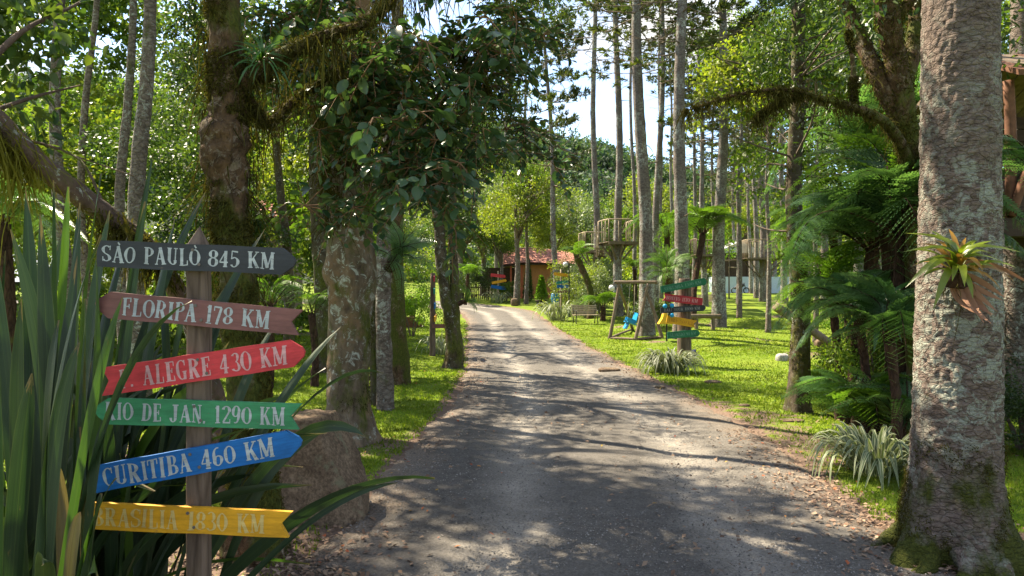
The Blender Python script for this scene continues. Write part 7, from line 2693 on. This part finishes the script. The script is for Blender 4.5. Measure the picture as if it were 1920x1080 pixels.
def scatter(n, dmin, dmax, power=1.0, px0=-80, px1=2000):
    """points on the ground inside the view, denser towards the camera"""
    u_ = rsC.random(n)
    D = dmin * (dmax / dmin) ** (u_ ** power)
    px = rsC.uniform(px0, px1, n)
    x = (px - 960) / FP * D
    return x, D


x, y = scatter(330000, 3.6, 34, 0.8)
d = road_dist(x, y)
earth_here = np.maximum.reduce([0.95 * (1 - sstep(0.5, 1.1, np.hypot(x - 2.9, y - 4.2))), 0.8 * (1 - sstep(0.6, 1.3, np.hypot(x - 3.9, y - 3.7))),
                                0.75 * (1 - sstep(0.6, 1.2, np.hypot(x + 1.9, y - 4.2))), 0.8 * (1 - sstep(0.7, 1.4, np.hypot(x + 2.6, y - 3.0))), 0.5 * (1 - sstep(0.4, 0.9, np.hypot(x + 1.8, y - 7.4)))])
pn = vnoise(np.stack([x * 1.4, y * 1.4, x * 0 + 2], 1))
earth_here = np.maximum(earth_here, 0.62 * bare(x, y))
keep = (d > 0.02 + 0.28 * (pn + 0.6) * (rsC.random(len(x)))) & (rsC.random(len(x)) > earth_here * 1.15)
x, y = x[keep], y[keep]
n = len(x)
z = gz(x, y)
hh = (0.014 + 0.022 * rsC.random(n)) * (1 + 0.5 * np.clip(vnoise(np.stack([x * 0.9, y * 0.9, x * 0], 1)), 0, 1)) * (1 + 0.010 * y)
w = (0.0035 + 0.0022 * y * 0.35) * (0.7 + 0.6 * rsC.random(n))
a = rsC.random(n) * 6.28
lx, ly = rsC.normal(size=n) * 0.5 * hh, rsC.normal(size=n) * 0.5 * hh
V = np.stack([np.stack([x - np.cos(a) * w, y - np.sin(a) * w, z - 0.006], 1), np.stack([x + np.cos(a) * w, y + np.sin(a) * w, z - 0.006], 1), np.stack([x + lx, y + ly, z + hh], 1)], 1).reshape(-1, 3)
gr = bpy.data.objects.new('grass', np_mesh('grass', V, np.arange(n * 3).reshape(n, 3), (M['grass'],)))
tag(link(gr), 'short mown bright green grass on both sides of the road', 'grass', kind='stuff')

# fallen leaves along the road's edges and under the trees
def litter(name, label, n, mat, size, dsel, seed_px=(-60, 1980), dmax=30):
    x, y = scatter(n, 3.6, dmax, 0.9, *seed_px)
    d = road_dist(x, y)
    pn = fbm(np.stack([x * 0.8, y * 0.8, x * 0 + 5], 1), 3)
    prob = dsel(d, pn, x, y)
    k = rsC.random(n) < prob
    x, y, d = x[k], y[k], d[k]
    m = len(x)
    P = np.stack([x, y, gz(x, y) + 0.014 + 0.012 * rsC.random(m)], 1)
    a = rsC.random(m) * 6.28
    dv = np.stack([np.cos(a), np.sin(a), rsC.normal(size=m) * 0.25], 1)
    sv = np.stack([-np.sin(a), np.cos(a), rsC.normal(size=m) * 0.35], 1)
    L = (size * (0.5 + rsC.random(m)) * (1 + 0.02 * y))[:, None]
    V = np.stack([P - dv * L * 0.5, P + sv * L * 0.26 + (0, 0, 0.004), P + dv * L * 0.5, P - sv * L * 0.26 + (0, 0, 0.004)], 1).reshape(-1, 3)
    o = bpy.data.objects.new(name, np_mesh(name, V, np.arange(m * 4).reshape(m, 4), (M[mat],)))
    return tag(link(o), label, 'fallen leaves', kind='stuff')


edge = lambda d, pn, x, y: np.exp(-((d + 0.12) / 0.27) ** 2) * np.clip(0.40 + 2.4 * pn, 0.03, 1)
under = lambda d, pn, x, y: np.clip(np.maximum(1.1 - np.hypot(x - 3.0, y - 4.2), 0.9 - np.hypot(x - 5.2, y - 8.6) * 0.6) * 0.8, 0, 1) + np.clip(1.0 - np.hypot(x + 1.7, y - 4.1) * 0.8, 0, 1) * 0.8 + 0.012 + 0.06 * bare(x, y)
litter('leaf_litter', 'brown fallen leaves strewn along both road edges', 100000, 'litter', 0.034, edge)
litter('leaf_litter', 'brown fallen leaves under the huge trunk and round the boulder', 70000, 'litter', 0.036, under, dmax=24)
litter('leaf_litter', 'scattered red and yellow fallen leaves on the road edges', 4000, 'litter_red', 0.034, lambda d, pn, x, y: 0.35 * np.exp(-((d + 0.2) / 0.6) ** 2) + 0.02)

# loose gravel on the road
x, y = scatter(70000, 3.6, 16, 1.0)
d = road_dist(x, y)
k = (d < -0.05)
x, y = x[k], y[k]
m = len(x)
z = gz(x, y) + 0.006
s = (0.003 + 0.007 * rsC.random(m) ** 3) * (1 + 0.04 * y)
a = rsC.random(m) * 6.28
bse = np.array([(1, 0, 0), (-0.5, 0.87, 0), (-0.5, -0.87, 0), (0.1, 0.05, 0.9)])
ca, sa = np.cos(a), np.sin(a)
V = np.empty((m, 4, 3))
for j in range(4):
    V[:, j, 0] = x + s * (ca * bse[j, 0] - sa * bse[j, 1])
    V[:, j, 1] = y + s * (sa * bse[j, 0] + ca * bse[j, 1])
    V[:, j, 2] = z + s * bse[j, 2]
ix = np.arange(m)[:, None] * 4
F = np.concatenate([ix + np.array([[0, 1, 3]]), ix + np.array([[1, 2, 3]]), ix + np.array([[2, 0, 3]])], 0)
gv = bpy.data.objects.new('gravel', np_mesh('gravel', V, F, (M['pebble'],)))
tag(link(gv), 'loose gravel on the road surface', 'gravel', kind='stuff')
